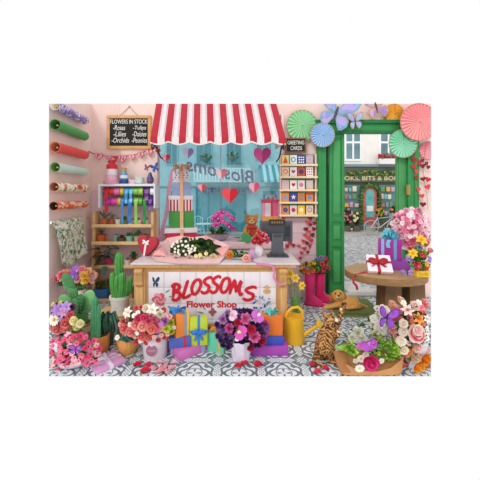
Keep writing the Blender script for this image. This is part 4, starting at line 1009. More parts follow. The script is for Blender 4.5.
def loop(mb, c, ax, L, H, wd, th=.004, m=0, n=12):
    """bow loop starting at c along ax, rising H"""
    c = Vector(c); ax = Vector(ax); up = Vector((0, 0, 1)); side = (ax.cross(up).normalized()*.6+up*.8)*wd
    mb.strip([c+ax*(L*.5*(1-math.cos(2*PI*i/n)))+up*(H*.5*math.sin(2*PI*i/n)+H*.35*(1-math.cos(2*PI*i/n))*.5) for i in range(n+1)], side, th, m)
def bow(t, c, L, H, wd, mat, n=2, name='bow', rot=0, tails=0, knot=True):
    mb = MB(); c = Vector(c)
    for i in range(n):
        a = rot+2*PI*i/n; loop(mb, c, (math.cos(a), math.sin(a), 0), L, H, wd)
    if knot: mb.ball(c+Vector((0, -.004, H*.1)), (wd*.5, wd*.5, wd*.45), 8, 6)
    for q in ((-1, 1) if tails else ()):
        mb.strip([c+Vector((q*tails*.5*i/5, -wd*.4, -abs(tails)*i/5+.02*math.sin(i))) for i in range(6)], (wd*.8, 0, 0), .004)
    return mb.build(name, mat, t)
bow(t, (0, 0, .01), 9*s, 9*s, .06, PEACH, 5, rot=.2); bow(t, (.01, -.05, .0), 6*s, 6*s, .07, PEACH, 2, rot=.2); bow(t, (.02, -.02, .03), 3.5*s, 9*s, .03, M('dfe6e0', .4), 2, rot=1.1)
mb = MB(); mb.strip([Vector((-(6+.95*i+.8*math.sin(i*.8))*s, -(8+.75*i)*s, (2-6.7*i)*s)) for i in range(11)], (3.6*s, .02, 0), .004); mb.build('ribbon_tail', M('d79ab4', .4, .1), t)
# orchid bowl
d = 5.42; s = S(d); t = thing('orchid_bowl', 'magenta orchid in a shallow patterned bowl on the window sill', 'plant', onsill(218, d))
MB().lathe([(4*s, 0), (7*s, .6*s), (11.5*s, 4*s), (13*s, 6.5*s), (12.2*s, 6.3*s), (7*s, 3*s)], 24).build('bowl', M('b3b4cf', .3, .25, 22, spec=.4), t)
MB().lathe([(12*s, 5.6*s), (0.001, 6.6*s)], 20, capb=False).build('moss', M('9a7050', .9, .3, 30), t)
mb = MB(); r = random.Random(2)
for i in range(20):
    a = r.uniform(0, 6.28); X = Matrix.Translation((r.uniform(-7, 6)*s, r.uniform(-3, 2)*s, 6*s)) @ Matrix.Rotation(a, 4, 'Z') @ Matrix.Rotation(-r.uniform(.3, 1.1), 4, 'Y'); leafshape(mb, X, r.uniform(7, 11)*s, 2.0*s, .25, .6, i % 3)
mb.build('leaves', [M('3f6b3c', .45, .2), M('5c8a4a', .45, .2), M('2f5733', .45, .2)], t, fixn=False)
OR = [(213, 219), (216, 215), (219, 212.5), (223, 212), (227, 214), (230, 217), (233, 219), (214, 223.5), (217, 226), (219.5, 222), (222.5, 221), (226, 223), (229, 226), (231.5, 228.5), (234.5, 229), (217.5, 218.5), (222, 216)]
mb = MB()
for st in ([(219, 233), (216, 226), (215, 218), (221, 213), (228, 215), (234, 219.5)], [(219, 233), (220, 226), (222, 221.5), (229, 226), (236, 229.5)]): mb.tube([W(x, y, d)-t.location for x, y in st], .008, 5)
mb.build('stems', M('6a7a4a', .5), t)
ORC = ('e04fa6', 'e9a0c8'); place(t, d, (222, 221), (14, 10), .12, [('orchid', ORC if i % 3 else ('c02a86', 'f0c0da'), x, y, 2.7) for i, (x, y) in enumerate(OR)], 3)
# teddy bear
d = 5.42; s = S(d)
fe = thing('felt_leaves', 'green felt leaf shapes under the teddy bear on the sill', 'decoration', onsill(250, d))
for k, (x, y, a, L) in enumerate(((-7, -.05, 2.8, 9), (-4, -.14, 3.6, 8), (7, -.1, .2, 8), (2, -.12, -1.2, 7), (-9, .05, 2.2, 7))):
    q = MB(); q.prism(heart(L*s, L*s), .012, Matrix.Translation((x*s, y, .003+.012*k)) @ Matrix.Rotation(a, 4, 'Z') @ Matrix.Rotation(-PI/2, 4, 'X')); q.build('leaf', M('4a9c62' if k % 2 else '3f8a56', .8), fe)
q = MB().prism([(x, z) for x, z in heart(10*s, 12*s)], .02, Matrix.Translation((-8*s, -.21, -.06)) @ Matrix.Rotation(.5, 4, 'Y')); q.build('leaf', M('4a9c62', .8), fe)
FUR = M('bf8a50', .9, .2, 40, bump=.4); FURL = M('dcb988', .9, .15, 40)
t = thing('teddy_bear', 'small tan teddy bear with a red bow sitting on the window sill', 'teddy bear', onsill(251.5, d)+Vector((0, 0, .065)))
MB().ball((0, 0, 6*s), (5.6*s, 4.6*s, 6.6*s), 18, 12).build('body', FUR, t)
hd = MB().ball((0, -.3*s, 16*s), (6*s, 5*s, 5.4*s), 18, 12).build('head', FUR, t)
MB().ball((0, -4.6*s, 14.8*s), (2.7*s, 2.4*s, 2.1*s), 12, 8).build('muzzle', FURL, hd)
MB().ball((0, -6.8*s, 15.6*s), (.95*s, .6*s, .7*s), 8, 6).build('nose', M('3a2a26', .4), hd)
for q in (-1, 1):
    MB().ball((q*2.3*s, -4.7*s, 17.2*s), .62*s, 8, 6).build('eye', M('231a18', .2, spec=.6), hd)
    MB().ball((q*4.9*s, 0, 20.2*s), (2.3*s, 1.2*s, 2.3*s), 12, 8).build('ear', FUR, t)
    MB().tube([(q*4.6*s, -1*s, 10*s), (q*6.6*s, -3*s, 6*s), (q*6.2*s, -5*s, 2.6*s)], [1.9*s, 2.2*s, 2.0*s], 12).ball((q*6.2*s, -5*s, 2.4*s), 2.05*s, 10, 8).ball((q*4.6*s, -1*s, 10*s), 1.9*s, 10, 8).build('arm', FUR, t)
    lg = MB().tube([(q*3*s, -1*s, 2.2*s), (q*5.4*s, -8*s, 1.8*s)], [2.5*s, 2.2*s], 12).ball((q*5.5*s, -8*s, 2.2*s), (2.4*s, 1.6*s, 2.9*s), 12, 8).build('leg', FUR, t)
    MB().ball((q*5.5*s, -9.2*s, 2.3*s), (1.6*s, .6*s, 2*s), 10, 6).build('foot_pad', M('c98a7c', .8), lg)
mb = MB(); RB = M('b93038', .5)
for q in (-1, 1): mb.ball((q*2.4*s, -5.2*s, 9.6*s), (2.6*s, 1.1*s, 2*s), 10, 7); mb.strip([(q*.6*s, -5.4*s, 9*s), (q*1.6*s, -5.7*s, 5*s), (q*2.2*s, -5.6*s, 3*s)], (2*s, 0, 0), .006)
mb.ball((0, -5.9*s, 9.6*s), 1.1*s, 8, 6); mb.build('bow', RB, t)
# gift on box behind the till
d = 5.62; s = S(d)
t = thing('gift_box', 'plain orange box standing on the sill behind the till', 'box', onsill(271, d), SB_G)
MB().bb((-9.5*s, -7*s, 0), (9.5*s, 7*s, 22*s)).build('box_body', M('dc9a4a', .6, .06), t, bevel=.006)
MB().bb((-9.8*s, -7.3*s, 17*s), (9.8*s, 7.3*s, 22.5*s)).build('box_lid', M('e2a557', .6), t, bevel=.005)
t = thing('gift_box', 'pink and white wrapped gift with silver bow on the orange box', 'gift', onsill(271, d)+Vector((0, 0, 22.5*s)), SB_G)
PK = M('f0a8c4', .5, .06)
MB().bb((-9*s, -6.5*s, 0), (9*s, 6.5*s, 16*s)).build('box_body', PK, t, bevel=.006)
MB().bb((-9.6*s, -7*s, 13.2*s), (9.6*s, 7*s, 16.4*s)).build('box_lid', M('d8506e', .5), t, bevel=.004)
for x, c in ((-3.6, 'f6e6ec'), (3.5, 'e9729a')): MB().bb(((x-2.6)*s, -6.8*s, 0), ((x+2.6)*s, -6.4*s, 13*s)).build('stripe', M(c, .5), t)
MB().bb((-.9*s, -7.3*s, 0), (.9*s, -6.4*s, 16.6*s)).build('ribbon_band', M('d5486c', .4), t)
bow(t, (0, -1*s, 16.4*s), 6*s, 5*s, .06, M('d3d8e6', .35, .08), 7)
t = thing('paper_heart', 'dark red paper heart leaning beside the orange box', 'heart', onsill(284, 5.4)+Vector((-.03, 0, 0)))
MB().prism(heart(.13, .12), .02, Matrix.Translation((0, 0, .0))).build('heart', M('8f2436', .5), t)
# paper hearts hanging in the window
def hheart(px, py, wpx, c1, c2, lab, d):
    s = S(d); w_ = wpx*s; c = W(px, py, d); t = thing('paper_heart', lab, 'paper heart', c, 'paper hearts hanging in the window')
    half = [(x, z-w_*.47) for x, z in heart(w_, w_*.98, 28) if x >= -1e-6]
    half.sort(key=lambda q: 0)
    hh = [(max(0, x), z) for x, z in half]
    for k, (a, cc) in enumerate(((-.3, c2), (PI+.3, c1), (.35, c2), (PI-.35, c1))):  # left folds paler, right darker: the paper's shading is in the colours
        MB().prism(hh, .004, Matrix.Rotation(a, 4, 'Z')).build('fold', M(cc, .6, .05), t)
    top = 2.735+(d-4.45)*1.0-c.z
    MB().tube([(0, 0, w_*.3), (0, 0, max(top, w_))], .0025, 4).build('thread', M('c9dbe0', .6), t)
for a in ((166, 158.5, 8.5, 'f3b6c4', 'd83550', 'small pink and red paper heart at the upper left of the window', 5.0),
          (188, 154, 11.5, 'd9d2ee', '9f86c0', 'lilac paper heart hanging in the upper left of the window', 4.95),
          (202, 188.5, 8.5, 'f2a6b6', 'd5334c', 'small red and pink paper heart hanging right of the box stack', 5.05),
          (221.3, 174.5, 11.5, 'f4d3dc', 'd9707f', 'pale pink paper heart in the middle of the window', 4.95),
          (230, 196.5, 17, 'e9505a', 'c2202e', 'largest heart, bright red paper, above the orchid', 4.9),
          (262.2, 157, 18, 'd9589a', 'b9407f', 'large deep pink paper heart at the upper right of the window', 4.9),
          (254.2, 188.5, 11.5, 'f0a9bc', 'd44a6c', 'pink paper heart hanging above the teddy bear', 5.0)): hheart(*a)
# ---------------------------------------------------------------- on the worktop
def oncounter(px, py): dd = TOPD(py); return Vector(((px-240)*S(dd), dd, ZT)), dd
p, d = oncounter(143.5, 257); s = S(d)
t = thing('heart_box', 'red heart shaped chocolate box with white ribbon standing on the counter', 'box', p+Vector((0, .03, 0)), rz=-.22)
X = Matrix.Translation((0, .03, 0)) @ Matrix.Rotation(-.12, 4, 'X') @ Matrix.Rotation(.1, 4, 'Y')
def RH(k):
    # plump heart outline
    w_, zm = 21.5*s*k, 13.5*s*k; q = w_/4; o_ = []
    o_ += [(w_/2*(z/10)**.62, zm*z/10) for z in range(0, 10)]
    o_ += [(q+q*math.cos(PI*i/12), zm+q*1.15*math.sin(PI*i/12)) for i in range(0, 12)]
    o_ += [(-q+q*math.cos(PI*i/12), zm+q*1.15*math.sin(PI*i/12)) for i in range(0, 13)]
    o_ += [(-w_/2*(z/10)**.62, zm*z/10) for z in range(9, 0, -1)]
    return o_
MB().prism(RH(1), .08, X).build('box_body', M('a8283a', .5), t, bevel=.004).location.z = .004
MB().prism([(x, z-.005) for x, z in RH(1.04)], .035, X @ Matrix.Translation((0, -.012, 0))).build('box_lid', M('b32c3e', .45, .08, 6), t, bevel=.006).location.z = .009
mb = MB(); mb.strip([X @ Vector((-1*s, -.016, .3*s)), X @ Vector((-1*s, -.016, 13.4*s))], (2*s, 0, 0), .004); mb.build('ribbon_band', M('f0dcdc', .4), t)
mb = MB()
for a in (.5, 2.6, 3.7, 5.6): 
    mb.ball(X @ Vector((-1*s+2.4*s*math.cos(a), -.025, 14*s+1.8*s*math.sin(a))), (1.9*s, .012, 1.1*s), 8, 6, 0, Matrix.Rotation(-a, 4, 'Y'))
mb.ball(X @ Vector((-1*s, -.03, 14*s)), 1*s, 8, 6); mb.build('bow', M('f6ecec', .4), t)
# wrapped bouquet lying on the counter
p, d = oncounter(192, 254.5); t = thing('wrapped_bouquet', 'bouquet of white blossoms and greens wrapped in pink paper on the counter', 'bouquet', p)
rim = [(151.5, 257, 3.78), (157.5, 263.3, 3.56), (174, 265.2, 3.46), (200, 265.8, 3.45), (219, 265.4, 3.46), (223.5, 258, 3.66), (231, 246.5, 4.02), (217, 240, 4.2), (204, 236, 4.3), (192, 237.2, 4.3), (180, 235.8, 4.3), (167, 238, 4.25), (158, 247.5, 4.0)]
n = len(rim); vr = [W(a, b, c*KC)-p for a, b, c in rim]; r = random.Random(1)
def ring(f, zl): return [Vector((v.x*f, v.y*f+.02*(1-f), max(.006, v.z*f*f*(1.0 if f < .9 else 1)-zl))) for v in vr]
mb = MB(); R0, R1, R2 = ring(.3, .06), ring(.78, .05), [Vector((v.x, v.y, max(v.z, .008))) for v in vr]
mb.add(R0+R1+R2, [tuple(range(n))]+[(i, (i+1) % n, n+(i+1) % n, n+i) for i in range(n)]+[(n+i, n+(i+1) % n, 2*n+(i+1) % n, 2*n+i) for i in range(n)])
PAPK = M('f3c4c4', .6, .08, 5); mb.build('wrapping_paper', PAPK, t, fixn=False, ang=20)
for a, b, c in (((152, 257, 3.8), (161, 246, 4.05), (167, 257, 3.85)), ((223, 258, 3.7), (231, 246.5, 4.02), (214, 250, 4.0)), ((204, 236.3, 4.28), (214, 240, 4.2), (206, 247, 4.1))):
    A0, B0, C0 = [W(q[0], q[1], q[2]*KC)-p+Vector((0, 0, .02)) for q in (a, b, c)]; M0 = (A0+B0+C0)/3+Vector((0, -.02, .02)); m2 = MB(); m2.add([A0, B0, C0, M0], [(0, 1, 3), (1, 2, 3), (2, 0, 3)])
    m2.build('paper_fold', M('eda9a6', .6, .08, 5), t, fixn=False, ang=20)
foliage(t, 4.05*KC, 196, 250, 23, 10.5, .22, 150, 9.5, ['40653a', '6a9448', '2f4f2e'], .4, seed=4, up=.6)
fl = []
for x, y in scatter(24, (182, 248), (14, 7), 2.2, 5): fl.append(('blossom', ('ece8da', 'd9d0a4'), x, y, 1.5))
for x, y in ((164, 258), (170, 260), (176, 257.5), (183, 260.5), (190, 258), (196, 261), (202, 259), (208, 260.5), (213, 257)): fl.append(('rose' if int(x) % 2 else 'carnation', ('f4ddd8', 'ecd0b4') if x < 196 else ('f2ead0', 'e4dba0'), x, y, 3.8))
for x, y in ((200, 255), (206, 253.5), (196, 256)): fl.append(('blossom', ('eee39a', 'd9c45a'), x, y, 2.3))
place(t, 3.98*KC, (192, 251), (36, 15), .3, fl, 6, face=(0, -1, .7))
mb = MB()
for i in range(7): mb.tube([(-.1+.03*i, -.0, .03), (.25+.02*i, .1, .035), (.42+.02*i, .14-.02*i, .02)], .006, 5)
mb.build('stems', M('6f8f4a', .5), t)
# loose flowers, greens, ribbon
p, d = oncounter(230, 259); t = thing('loose_flower', 'loose orange ranunculus lying right of the wrapped bouquet', 'flower', p)
link('bloom', flower('ranunculus', ('efb05a', 'e0913a')), t, aim((-.2, -1, .7), 0, 4.6*S(d), (0, 0, .05)))
m2 = MB().tube([(0, .02, .04), (.1, .12, .015), (.2, .16, .008)], .006, 5); m2.build('stem', M('6f8f4a', .5), t)
p, d = oncounter(239, 256); t = thing('greenery_sprig', 'sprig of cut green leaves lying on the counter beside the till', 'greenery', p)
foliage(t, d, 239, 254.5, 8, 4.2, .08, 40, 5.5, ['4d7f3c', '7da84e', '3a6130'], .35, seed=8, up=.6); MB().tube([(-.1, .02, .008), (.05, .04, .012), (.2, .06, .008)], .006, 5).build('stem', M('6f8f4a', .5), t)
p, d = oncounter(246.5, 262.2); t = thing('loose_flower', 'loose pale pink rose lying on the front edge of the counter', 'flower', p)
link('bloom', flower('rose', ('f3c9c0', 'e9a79c')), t, aim((-.3, -1, .6), 0, 4.8*S(d), (0, 0, .045)))
m2 = MB().tube([(0, .02, .03), (-.08, .1, .012), (-.2, .13, .008)], .006, 5); m2.build('stem', M('6f8f4a', .5), t)
t = thing('ribbon', 'pink satin ribbon trailing over the counter front beside the rose', 'ribbon', Vector((xc(251), dC-.05, ZT)))
mb = MB(); path = [(251, 261, 3.62), (256, 263.4, 3.5), (262, 264.4, 3.485), (268, 264.5, 3.48), (273, 267, 3.475), (274.5, 272, 3.475), (273.8, 277, 3.475), (276, 282, 3.47), (280, 285, 3.47), (284, 284, 3.46)]
mb.strip([W(q[0], q[1], q[2]*KC)-t.location for q in path], [(0, 0, 2.4*sC)]*3+[(.01, 0, 2.2*sC)]+[(2.2*sC, 0, .01)]*4+[(.6*sC, 0, 2*sC)]*2, .004); mb.build('band', M('d77ab0', .35, .1, spec=.5), t)
t = thing('ribbon_roll', 'lilac ribbon roll standing on the counter beside the green sprig', 'ribbon', oncounter(252, 259)[0])
MB().tube([(-.025, 0, .07), (.025, 0, .07)], .068, 20).build('ribbon', M('c98ac0', .35, .1, spec=.5), t); MB().tube([(-.028, 0, .07), (.028, 0, .07)], .03, 14).build('core', M('efe3ea', .6), t)
# vase of red carnations
p, d = oncounter(259, 256); s = S(d); t = thing('flower_vase', 'small white vase on the counter beside the till', 'vase', p)
MB().lathe([(2.6*s, 0), (4.2*s, 2.5*s), (4.6*s, 6*s), (3*s, 10*s), (2.4*s, 13*s), (3.2*s, 14.5*s), (2.6*s, 14*s), (1.9*s, 12*s)], 20).build('body', M('e9e2ea', .25, .12, 10, spec=.5), t)
b = thing('carnation_bunch', 'bunch of red and pink carnations in the small white vase', 'bouquet', p+Vector((0, 0, 12.5*s)))
it = [('carnation', ('cf2f3f', 'e25a60'), 257, 238.5, 4.6), ('carnation', ('d8404f', 'f0a0a8'), 263, 236, 4.8), ('carnation', ('c42434', 'e06a70'), 260, 242, 4), ('carnation', ('e98a98', 'd84a5a'), 266.5, 240, 4), ('carnation', ('d23544', 'ee8890'), 259.5, 233.5, 3.8), ('carnation', ('b8202f', 'd84a55'), 254.5, 241.5, 3.4)]
place(b, d, (260, 238), (9, 8), .06, it, 2); stems(b, d, (0, 0, 0), it, .02)
# till: touch screen seen from behind
p, d = oncounter(277.5, 256.3); s = S(d); t = thing('till', 'dark grey cash register screen seen from behind on the counter', 'cash register', p)
DG = M('55565e', .45, .1, 8); DG2 = M('44454c', .45, .1, 8)
MB().bb((-10.5*s, -6*s, 0), (10.5*s, 7*s, 1.6*s)).bb((-7.5*s, -4.5*s, 1.6*s), (7.5*s, 6*s, 3.6*s)).build('base', DG2, t, bevel=.008)
mb = MB(); mb.add([(x*s, y*s, z*s) for x, y, z in ((-6, -3, 3), (6, -3, 3), (6, 4, 3), (-6, 4, 3), (-5.6, 0, 23), (5.6, 0, 23), (5.6, 4, 23), (-5.6, 4, 23))], [(0, 1, 5, 4), (1, 2, 6, 5), (2, 3, 7, 6), (3, 0, 4, 7), (4, 5, 6, 7), (0, 3, 2, 1)]); mb.build('stand', DG, t, bevel=.008)
sc = MB().bb((-17.5*s, 4*s, 14*s), (16*s, 7*s, 35*s)).build('screen', DG, t, bevel=.012)
MB().bb((-15*s, 3*s, 16*s), (13.5*s, 4.4*s, 33*s)).build('screen_back', DG2, sc, bevel=.01)
for i in range(5): MB().bb((9+i*.0-1*s*0-.09+.0, 0, 0), (9, 0, 0)) if 0 else None
mb = MB()
for i in range(6): mb.bb(((8+i*.9)*s, 2.7*s, 19*s), ((8.4+i*.9)*s, 3.2*s, 30*s))
mb.build('vent_slots', M('2f3036', .6), sc)
cd = MB().bb((-8*s, 2*s, 31*s), (8*s, 6.5*s, 36.5*s)).build('customer_display', M('3a2e2a', .5), t, bevel=.006)
mb = MB()
for i in range(5): mb.bb((-5.8*s+i*2.5*s, 1.7*s, 32.6*s), (-4.4*s+i*2.5*s, 2.1*s, 34.8*s))
mb.build('display_digits', M('8a7040', .4), cd)
MB().bb((-4*s, -1.6*s, 20*s), (4*s, -.4*s, 22*s)).build('hinge', DG2, t, bevel=.004)
# ---------------------------------------------------------------- wooden plant shelf and its pots
d = 5.13; s = S(d); yb = DB-.013-d; t = thing('plant_shelf', 'open wooden shelf unit full of small potted plants against the wall', 'shelf', Vector(((124-240)*s, d, 0))); L = t.location
zh = EYE-(211.5-HY)*s
PINE = M('e9c48e', .55, .14, 8, kind='wood', stretch=(.8, 5, 5)); PINEV = M('e0b47c', .55, .14, 8, kind='wood', stretch=(5, 5, .8))
for px in (95, 153): MB().bb(((px-1.3-124)*s, -.05, 0), ((px+1.3-124)*s, yb, zh)).build('upright', PINEV, t, bevel=.006)
SHZ = []
for py in (226, 243, 266, 299):
    z = EYE-(py-HY)*s; SHZ.append(z+.02)
    q = MB().bb((-27.3*s, -.09, z), (27.3*s, yb, z+.02)).build('shelf_board', PINE, t)
    MB().bb((-29.5*s, -.115, z-.015), (29.5*s, -.09, z+2.4*s)).build('shelf_lip', PINE, q, bevel=.005)
TERRA, TERRA2 = 'c4683f', 'a8573a'
def pot(t, r_, h_, col, rim=True, taper=.75, name='pot'):
    pf_ = [(r_*taper, 0), (r_*.97, h_*.8), (r_, h_*.8) if rim else (r_, h_), (r_*1.06, h_*.82), (r_*1.06, h_), (r_*.9, h_), (r_*.85, h_*.85)]
    return MB().lathe(pf_, 18).lathe([(r_*.88, h_*.86), (.001, h_*.9)], 14, capb=False, m=1).build(name, [M(col, .6, .12, 12), M('5a4334', .9, .3, 40)], t)
PG = 'small potted plants on the wooden shelf'
def small(px, row, r_px, h_px, col, kind, gc, lab, hp=5, yo=-.0):
    o = thing('potted_plant', lab, 'plant', L+Vector(((px-124)*s, yo, SHZ[row])), PG); r_px *= 1.15; hp *= 1.2; r_, h_ = r_px*s, h_px*s+(3.2*s)
    pot(o, r_, h_, col); g = M(gc, .5, .2, 30); mb = MB(); rr = random.Random(int(px))
    if kind == 'rosette':
        for k in range(3):
            for i in range(6): leafshape(mb, Matrix.Translation((0, 0, h_*.9)) @ Matrix.Rotation(i*1.05+k*.5, 4, 'Z') @ Matrix.Rotation(-.3-.4*k, 4, 'Y'), hp*s*.7, hp*s*.2, .4, .1)
    elif kind == 'spiky':
        for i in range(11): leafshape(mb, Matrix.Translation((0, 0, h_*.9)) @ Matrix.Rotation(i*.9, 4, 'Z') @ Matrix.Rotation(-rr.uniform(.5, 1.4), 4, 'Y'), hp*s*1.1, hp*s*.12, .4, .2)
    elif kind == 'ball': mb.ball((0, 0, h_+hp*s*.3), (hp*s*.45, hp*s*.45, hp*s*.5), 12, 8)
    elif kind == 'leafy':
        for i in range(26):
            a = rr.uniform(0, 6.28); leafshape(mb, Matrix.Translation((rr.uniform(-.5, .5)*r_, rr.uniform(-.5, .5)*r_, h_+rr.uniform(0, .5)*hp*s)) @ Matrix.Rotation(a, 4, 'Z') @ Matrix.Rotation(-rr.uniform(-.2, 1), 4, 'Y'), hp*s*.6, hp*s*.2, .3, .5)
    mb.build('foliage', g, o, fixn=False); return o
small(104.5, 0, 2.8, 3, TERRA, 'spiky', '5f7f6a', 'spiky aloe in a terracotta pot, leftmost on the top wooden shelf', 8)
small(111.8, 0, 2.6, 2.8, 'b8623f', 'spiky', '6f8f5a', 'small spiky plant in an orange clay pot beside the aloe on the top shelf', 5)
small(118, 0, 2.6, 2.6, 'ece8e4', 'rosette', '8fae8a', 'pale rosette in a white pot on the top wooden shelf', 3)
small(124.3, 0, 2.6, 2.4, '7aa06a', 'rosette', '4f8a4a', 'green rosette in a green pot below the blue ribbon', 5)
small(131.2, 0, 2.8, 2, 'd9dfd8', 'leafy', '6fa56a', 'tiny leafy plant in a pale pot below the royal blue ribbon', 3)
small(138.3, 0, 2.8, 2, 'f0eee8', 'rosette', '7fae74', 'rosette in a low cream pot below the light green ribbon', 3.5)
small(146, 0, 2.7, 2.2, 'e4e9e2', 'rosette', '5f9a60', 'rosette in a white pot, rightmost on the top shelf', 4)
small(101.3, 1, 3.8, 4.2, 'd0622f', 'spiky', '4f6b4a', 'round orange pot with a dark spiky cactus on the second shelf', 5)
small(115.6, 1, 2.1, 4, '8fb7a6', 'rosette', '86a98c', 'tall pale teal cup planter on the second shelf', 2.5)
small(121.5, 1, 3.4, 1.2, '6b5648', 'rosette', '4a6a50', 'dark low dish of succulents on the second shelf', 4)
small(129.5, 1, 3, 3, '8fc0ac', 'leafy', '5a8f6a', 'mint green pot with leafy succulent on the second shelf', 4)
small(137, 1, 2.5, 2.6, 'a9b89a', 'leafy', '5f8a54', 'sage green pot with bushy plant on the second shelf', 6)
small(144.8, 1, 3.2, 4, 'c8663f', 'rosette', '6f9a5a', 'terracotta pot half hidden behind the red heart box', 3)
small(127.5, 2, 2.8, 2.4, 'e3e0dc', 'rosette', '6a8f6a', 'small white pot on the third shelf behind the tall cactus', 3)
small(134, 2, 3, 3, 'c46a48', 'leafy', '4a7a4a', 'clay pot with leafy plant on the third shelf beside the counter', 7)
small(113.5, 3, 2.6, 3, 'b5592f', 'rosette', '5f8a54', 'orange clay pot on the lowest shelf beside the blue planter', 2.5)
small(135, 3, 3, 3, '8a5a48', 'leafy', '4f7a44', 'brown pot with leafy plant on the lowest shelf behind the big cactus', 7)
# dark leaf plant in magenta pot
o = thing('potted_calathea', 'dark leaf plant with pale veins in a magenta pot on the third shelf', 'plant', L+Vector(((109.5-124)*s, -.02, SHZ[2])), PG)
pot(o, 4.2*s, 8*s, 'c23f6a'); mb = MB(); rr = random.Random(4)
LF = [(98, 250, 8), (96, 257, 7), (101, 262, 9), (103, 247, 7), (110, 247, 8), (107, 252, 9), (113, 249, 7), (105, 268, 7), (99, 254, 8), (110, 255, 6), (102, 257, 7)]
st = MB()
for x, y, Lq in LF:
    p = W(x, y, d-.12)-o.location; Q = Vector((x-106+rr.uniform(-2, 2), -3, -3 if y > 252 else 2)).normalized().to_track_quat('X', 'Z').to_matrix().to_4x4()
    leafshape(mb, Matrix.Translation(p) @ Q @ Matrix.Translation((-Lq*s/2, 0, 0)), Lq*1.7*s, Lq*.5*s, .2, .7, rr.randrange(3), 5); st.tube([(0, 0, 7*s), (p.x*.5, p.y, max(p.z, 8*s)+.03), tuple(p)], .005, 4)
mb.build('leaves', [M('3c4f48', .4, .35, 25), M('566f62', .4, .35, 25), M('8fa394', .4, .3, 25)], o, fixn=False); st.build('stems', M('5a6a4a', .6), o)
# blue planter with spiky plants
o = thing('blue_planter', 'blue rectangular planter of spiky olive plants on the lowest shelf', 'plant', L+Vector(((102-124)*s, 0, SHZ[3])), PG)
mb = MB(); wv = 7*s; mb.add([(x*wv*k, y*.075*k, z) for k, z in ((.85, 0), (1, 9.5*s)) for x, y in ((-1, -1), (1, -1), (1, 1), (-1, 1))], [(0, 3, 2, 1), (0, 1, 5, 4), (1, 2, 6, 5), (2, 3, 7, 6), (3, 0, 4, 7), (4, 5, 6, 7)])
mb.build('planter', M('3f78b4', .4, .1, 8), o, bevel=.005)
mb = MB(); rr = random.Random(9)
for i in range(70):
    leafshape(mb, Matrix.Translation((rr.uniform(-.85, .85)*wv, rr.uniform(-.05, .05), 9.5*s+rr.uniform(0, 5)*s)) @ Matrix.Rotation(rr.uniform(0, 6.28), 4, 'Z') @ Matrix.Rotation(-rr.uniform(.3, 1.4), 4, 'Y'), rr.uniform(4, 8)*s, .9*s, .3, .4, i % 3)
mb.build('foliage', [M('6f7a3c', .5, .2), M('55682f', .5, .2), M('8f8a4a', .5, .2)], o, fixn=False)
# ---------------------------------------------------------------- cacti
def ribbed(mb, pts, rad, ribs=10, depth=.16, m=0, seg=16):
    """ribbed cactus stem along pts with rounded tip"""
    pts = [Vector(p) for p in pts]; n = len(pts); n2 = ribs*4; o = len(mb.v); P = []
    for i in range(seg+1):
        u = i/seg*(n-1); k = min(int(u), n-2); f = u-k; p0, p1, p2, p3 = pts[max(k-1, 0)], pts[k], pts[k+1], pts[min(k+2, n-1)]
        P.append(.5*((2*p1)+(-p0+p2)*f+(2*p0-5*p1+4*p2-p3)*f*f+(-p0+3*p1-3*p2+p3)*f**3))
    for i, p in enumerate(P):
        tt = (P[min(i+1, seg)]-P[max(i-1, 0)]).normalized(); a = tt.cross(Vector((0, 1, 0))).normalized(); b = a.cross(tt)
        u = i/seg; q = rad*(1 if u < .8 else max(.12, math.sqrt(max(0, 1-((u-.8)/.2)**2))))*(.88+.12*min(1, u*4))
        for j in range(n2):
            th = 2*PI*j/n2; rr_ = q*(1-depth*(.5-.5*math.cos(ribs*th))); mb.v.append(p+a*rr_*math.cos(th)+b*rr_*math.sin(th))
    for i in range(seg):
        for j in range(n2): mb.f.append([o+i*n2+j, o+i*n2+(j+1) % n2, o+(i+1)*n2+(j+1) % n2, o+(i+1)*n2+j]); mb.m.append(m)
    mb.f.append([o+seg*n2+j for j in range(n2)]); mb.m.append(m)
CACT = M('4f9a4a', .5, .15, 14); CACT2 = M('3f8a4f', .5, .15, 14)
# crate stand
d = 3.95; s = S(d); t = thing('wooden_crate', 'low wooden crate standing behind the bamboo pot, carrying the white cactus pot', 'crate', Vector(((114-240)*s, d, 0))); zc_ = EYE-(313-HY)*S(3.88)
for x in (-13.5, 12): MB().bb((x*s, -.14, 0), ((x+1.8)*s, .17, zc_-.02)).build('side_panel', PINEV, t, bevel=.004)
for k in range(3): MB().bb((-11.7*s, -.135, .02+k*zc_*.31), (12*s, -.12, .02+k*zc_*.31+zc_*.24)).build('slat', PINE, t, bevel=.004)
MB().bb((-14.2*s, -.155, zc_-.02), (14.4*s, .18, zc_)).build('top', PINE, t, bevel=.005)
d = 3.93; s = S(d); t = thing('potted_cactus', 'tall green column cactus with side arms in a white pot on the crate', 'cactus', Vector(((120-240)*s, d, zc_)))
hp = (313-296.5)*s
pot(t, 9.4*s, hp, 'e9e4da', rim=False, taper=.86)
mb = MB()
def cp(px, py, dy=0): q = W(px, py, d+dy)-t.location; return q
for pts, rad in (([(120, 300), (119, 280), (119, 252)], 4.2), ([(117, 299), (113, 290), (112.2, 272)], 2.6), ([(121, 300), (122, 288), (122.5, 272)], 3.4), ([(123, 299), (129, 291), (131, 276)], 2.4), ([(119, 300), (117, 290), (117.2, 275)], 2.6), ([(124, 299), (126.5, 290), (127, 281)], 2.2)):
    k = {4.2: .0, 2.6: -.05, 3.4: -.07, 2.4: -.02, 2.2: -.05}[rad]
    b = MB(); ribbed(b, [cp(x, y, k) for x, y in pts], rad*s, 9, .2); b.build('cactus_arm' if rad < 4 else 'cactus_stem', CACT if rad > 3 else M('58a04f', .5, .15, 14), t)
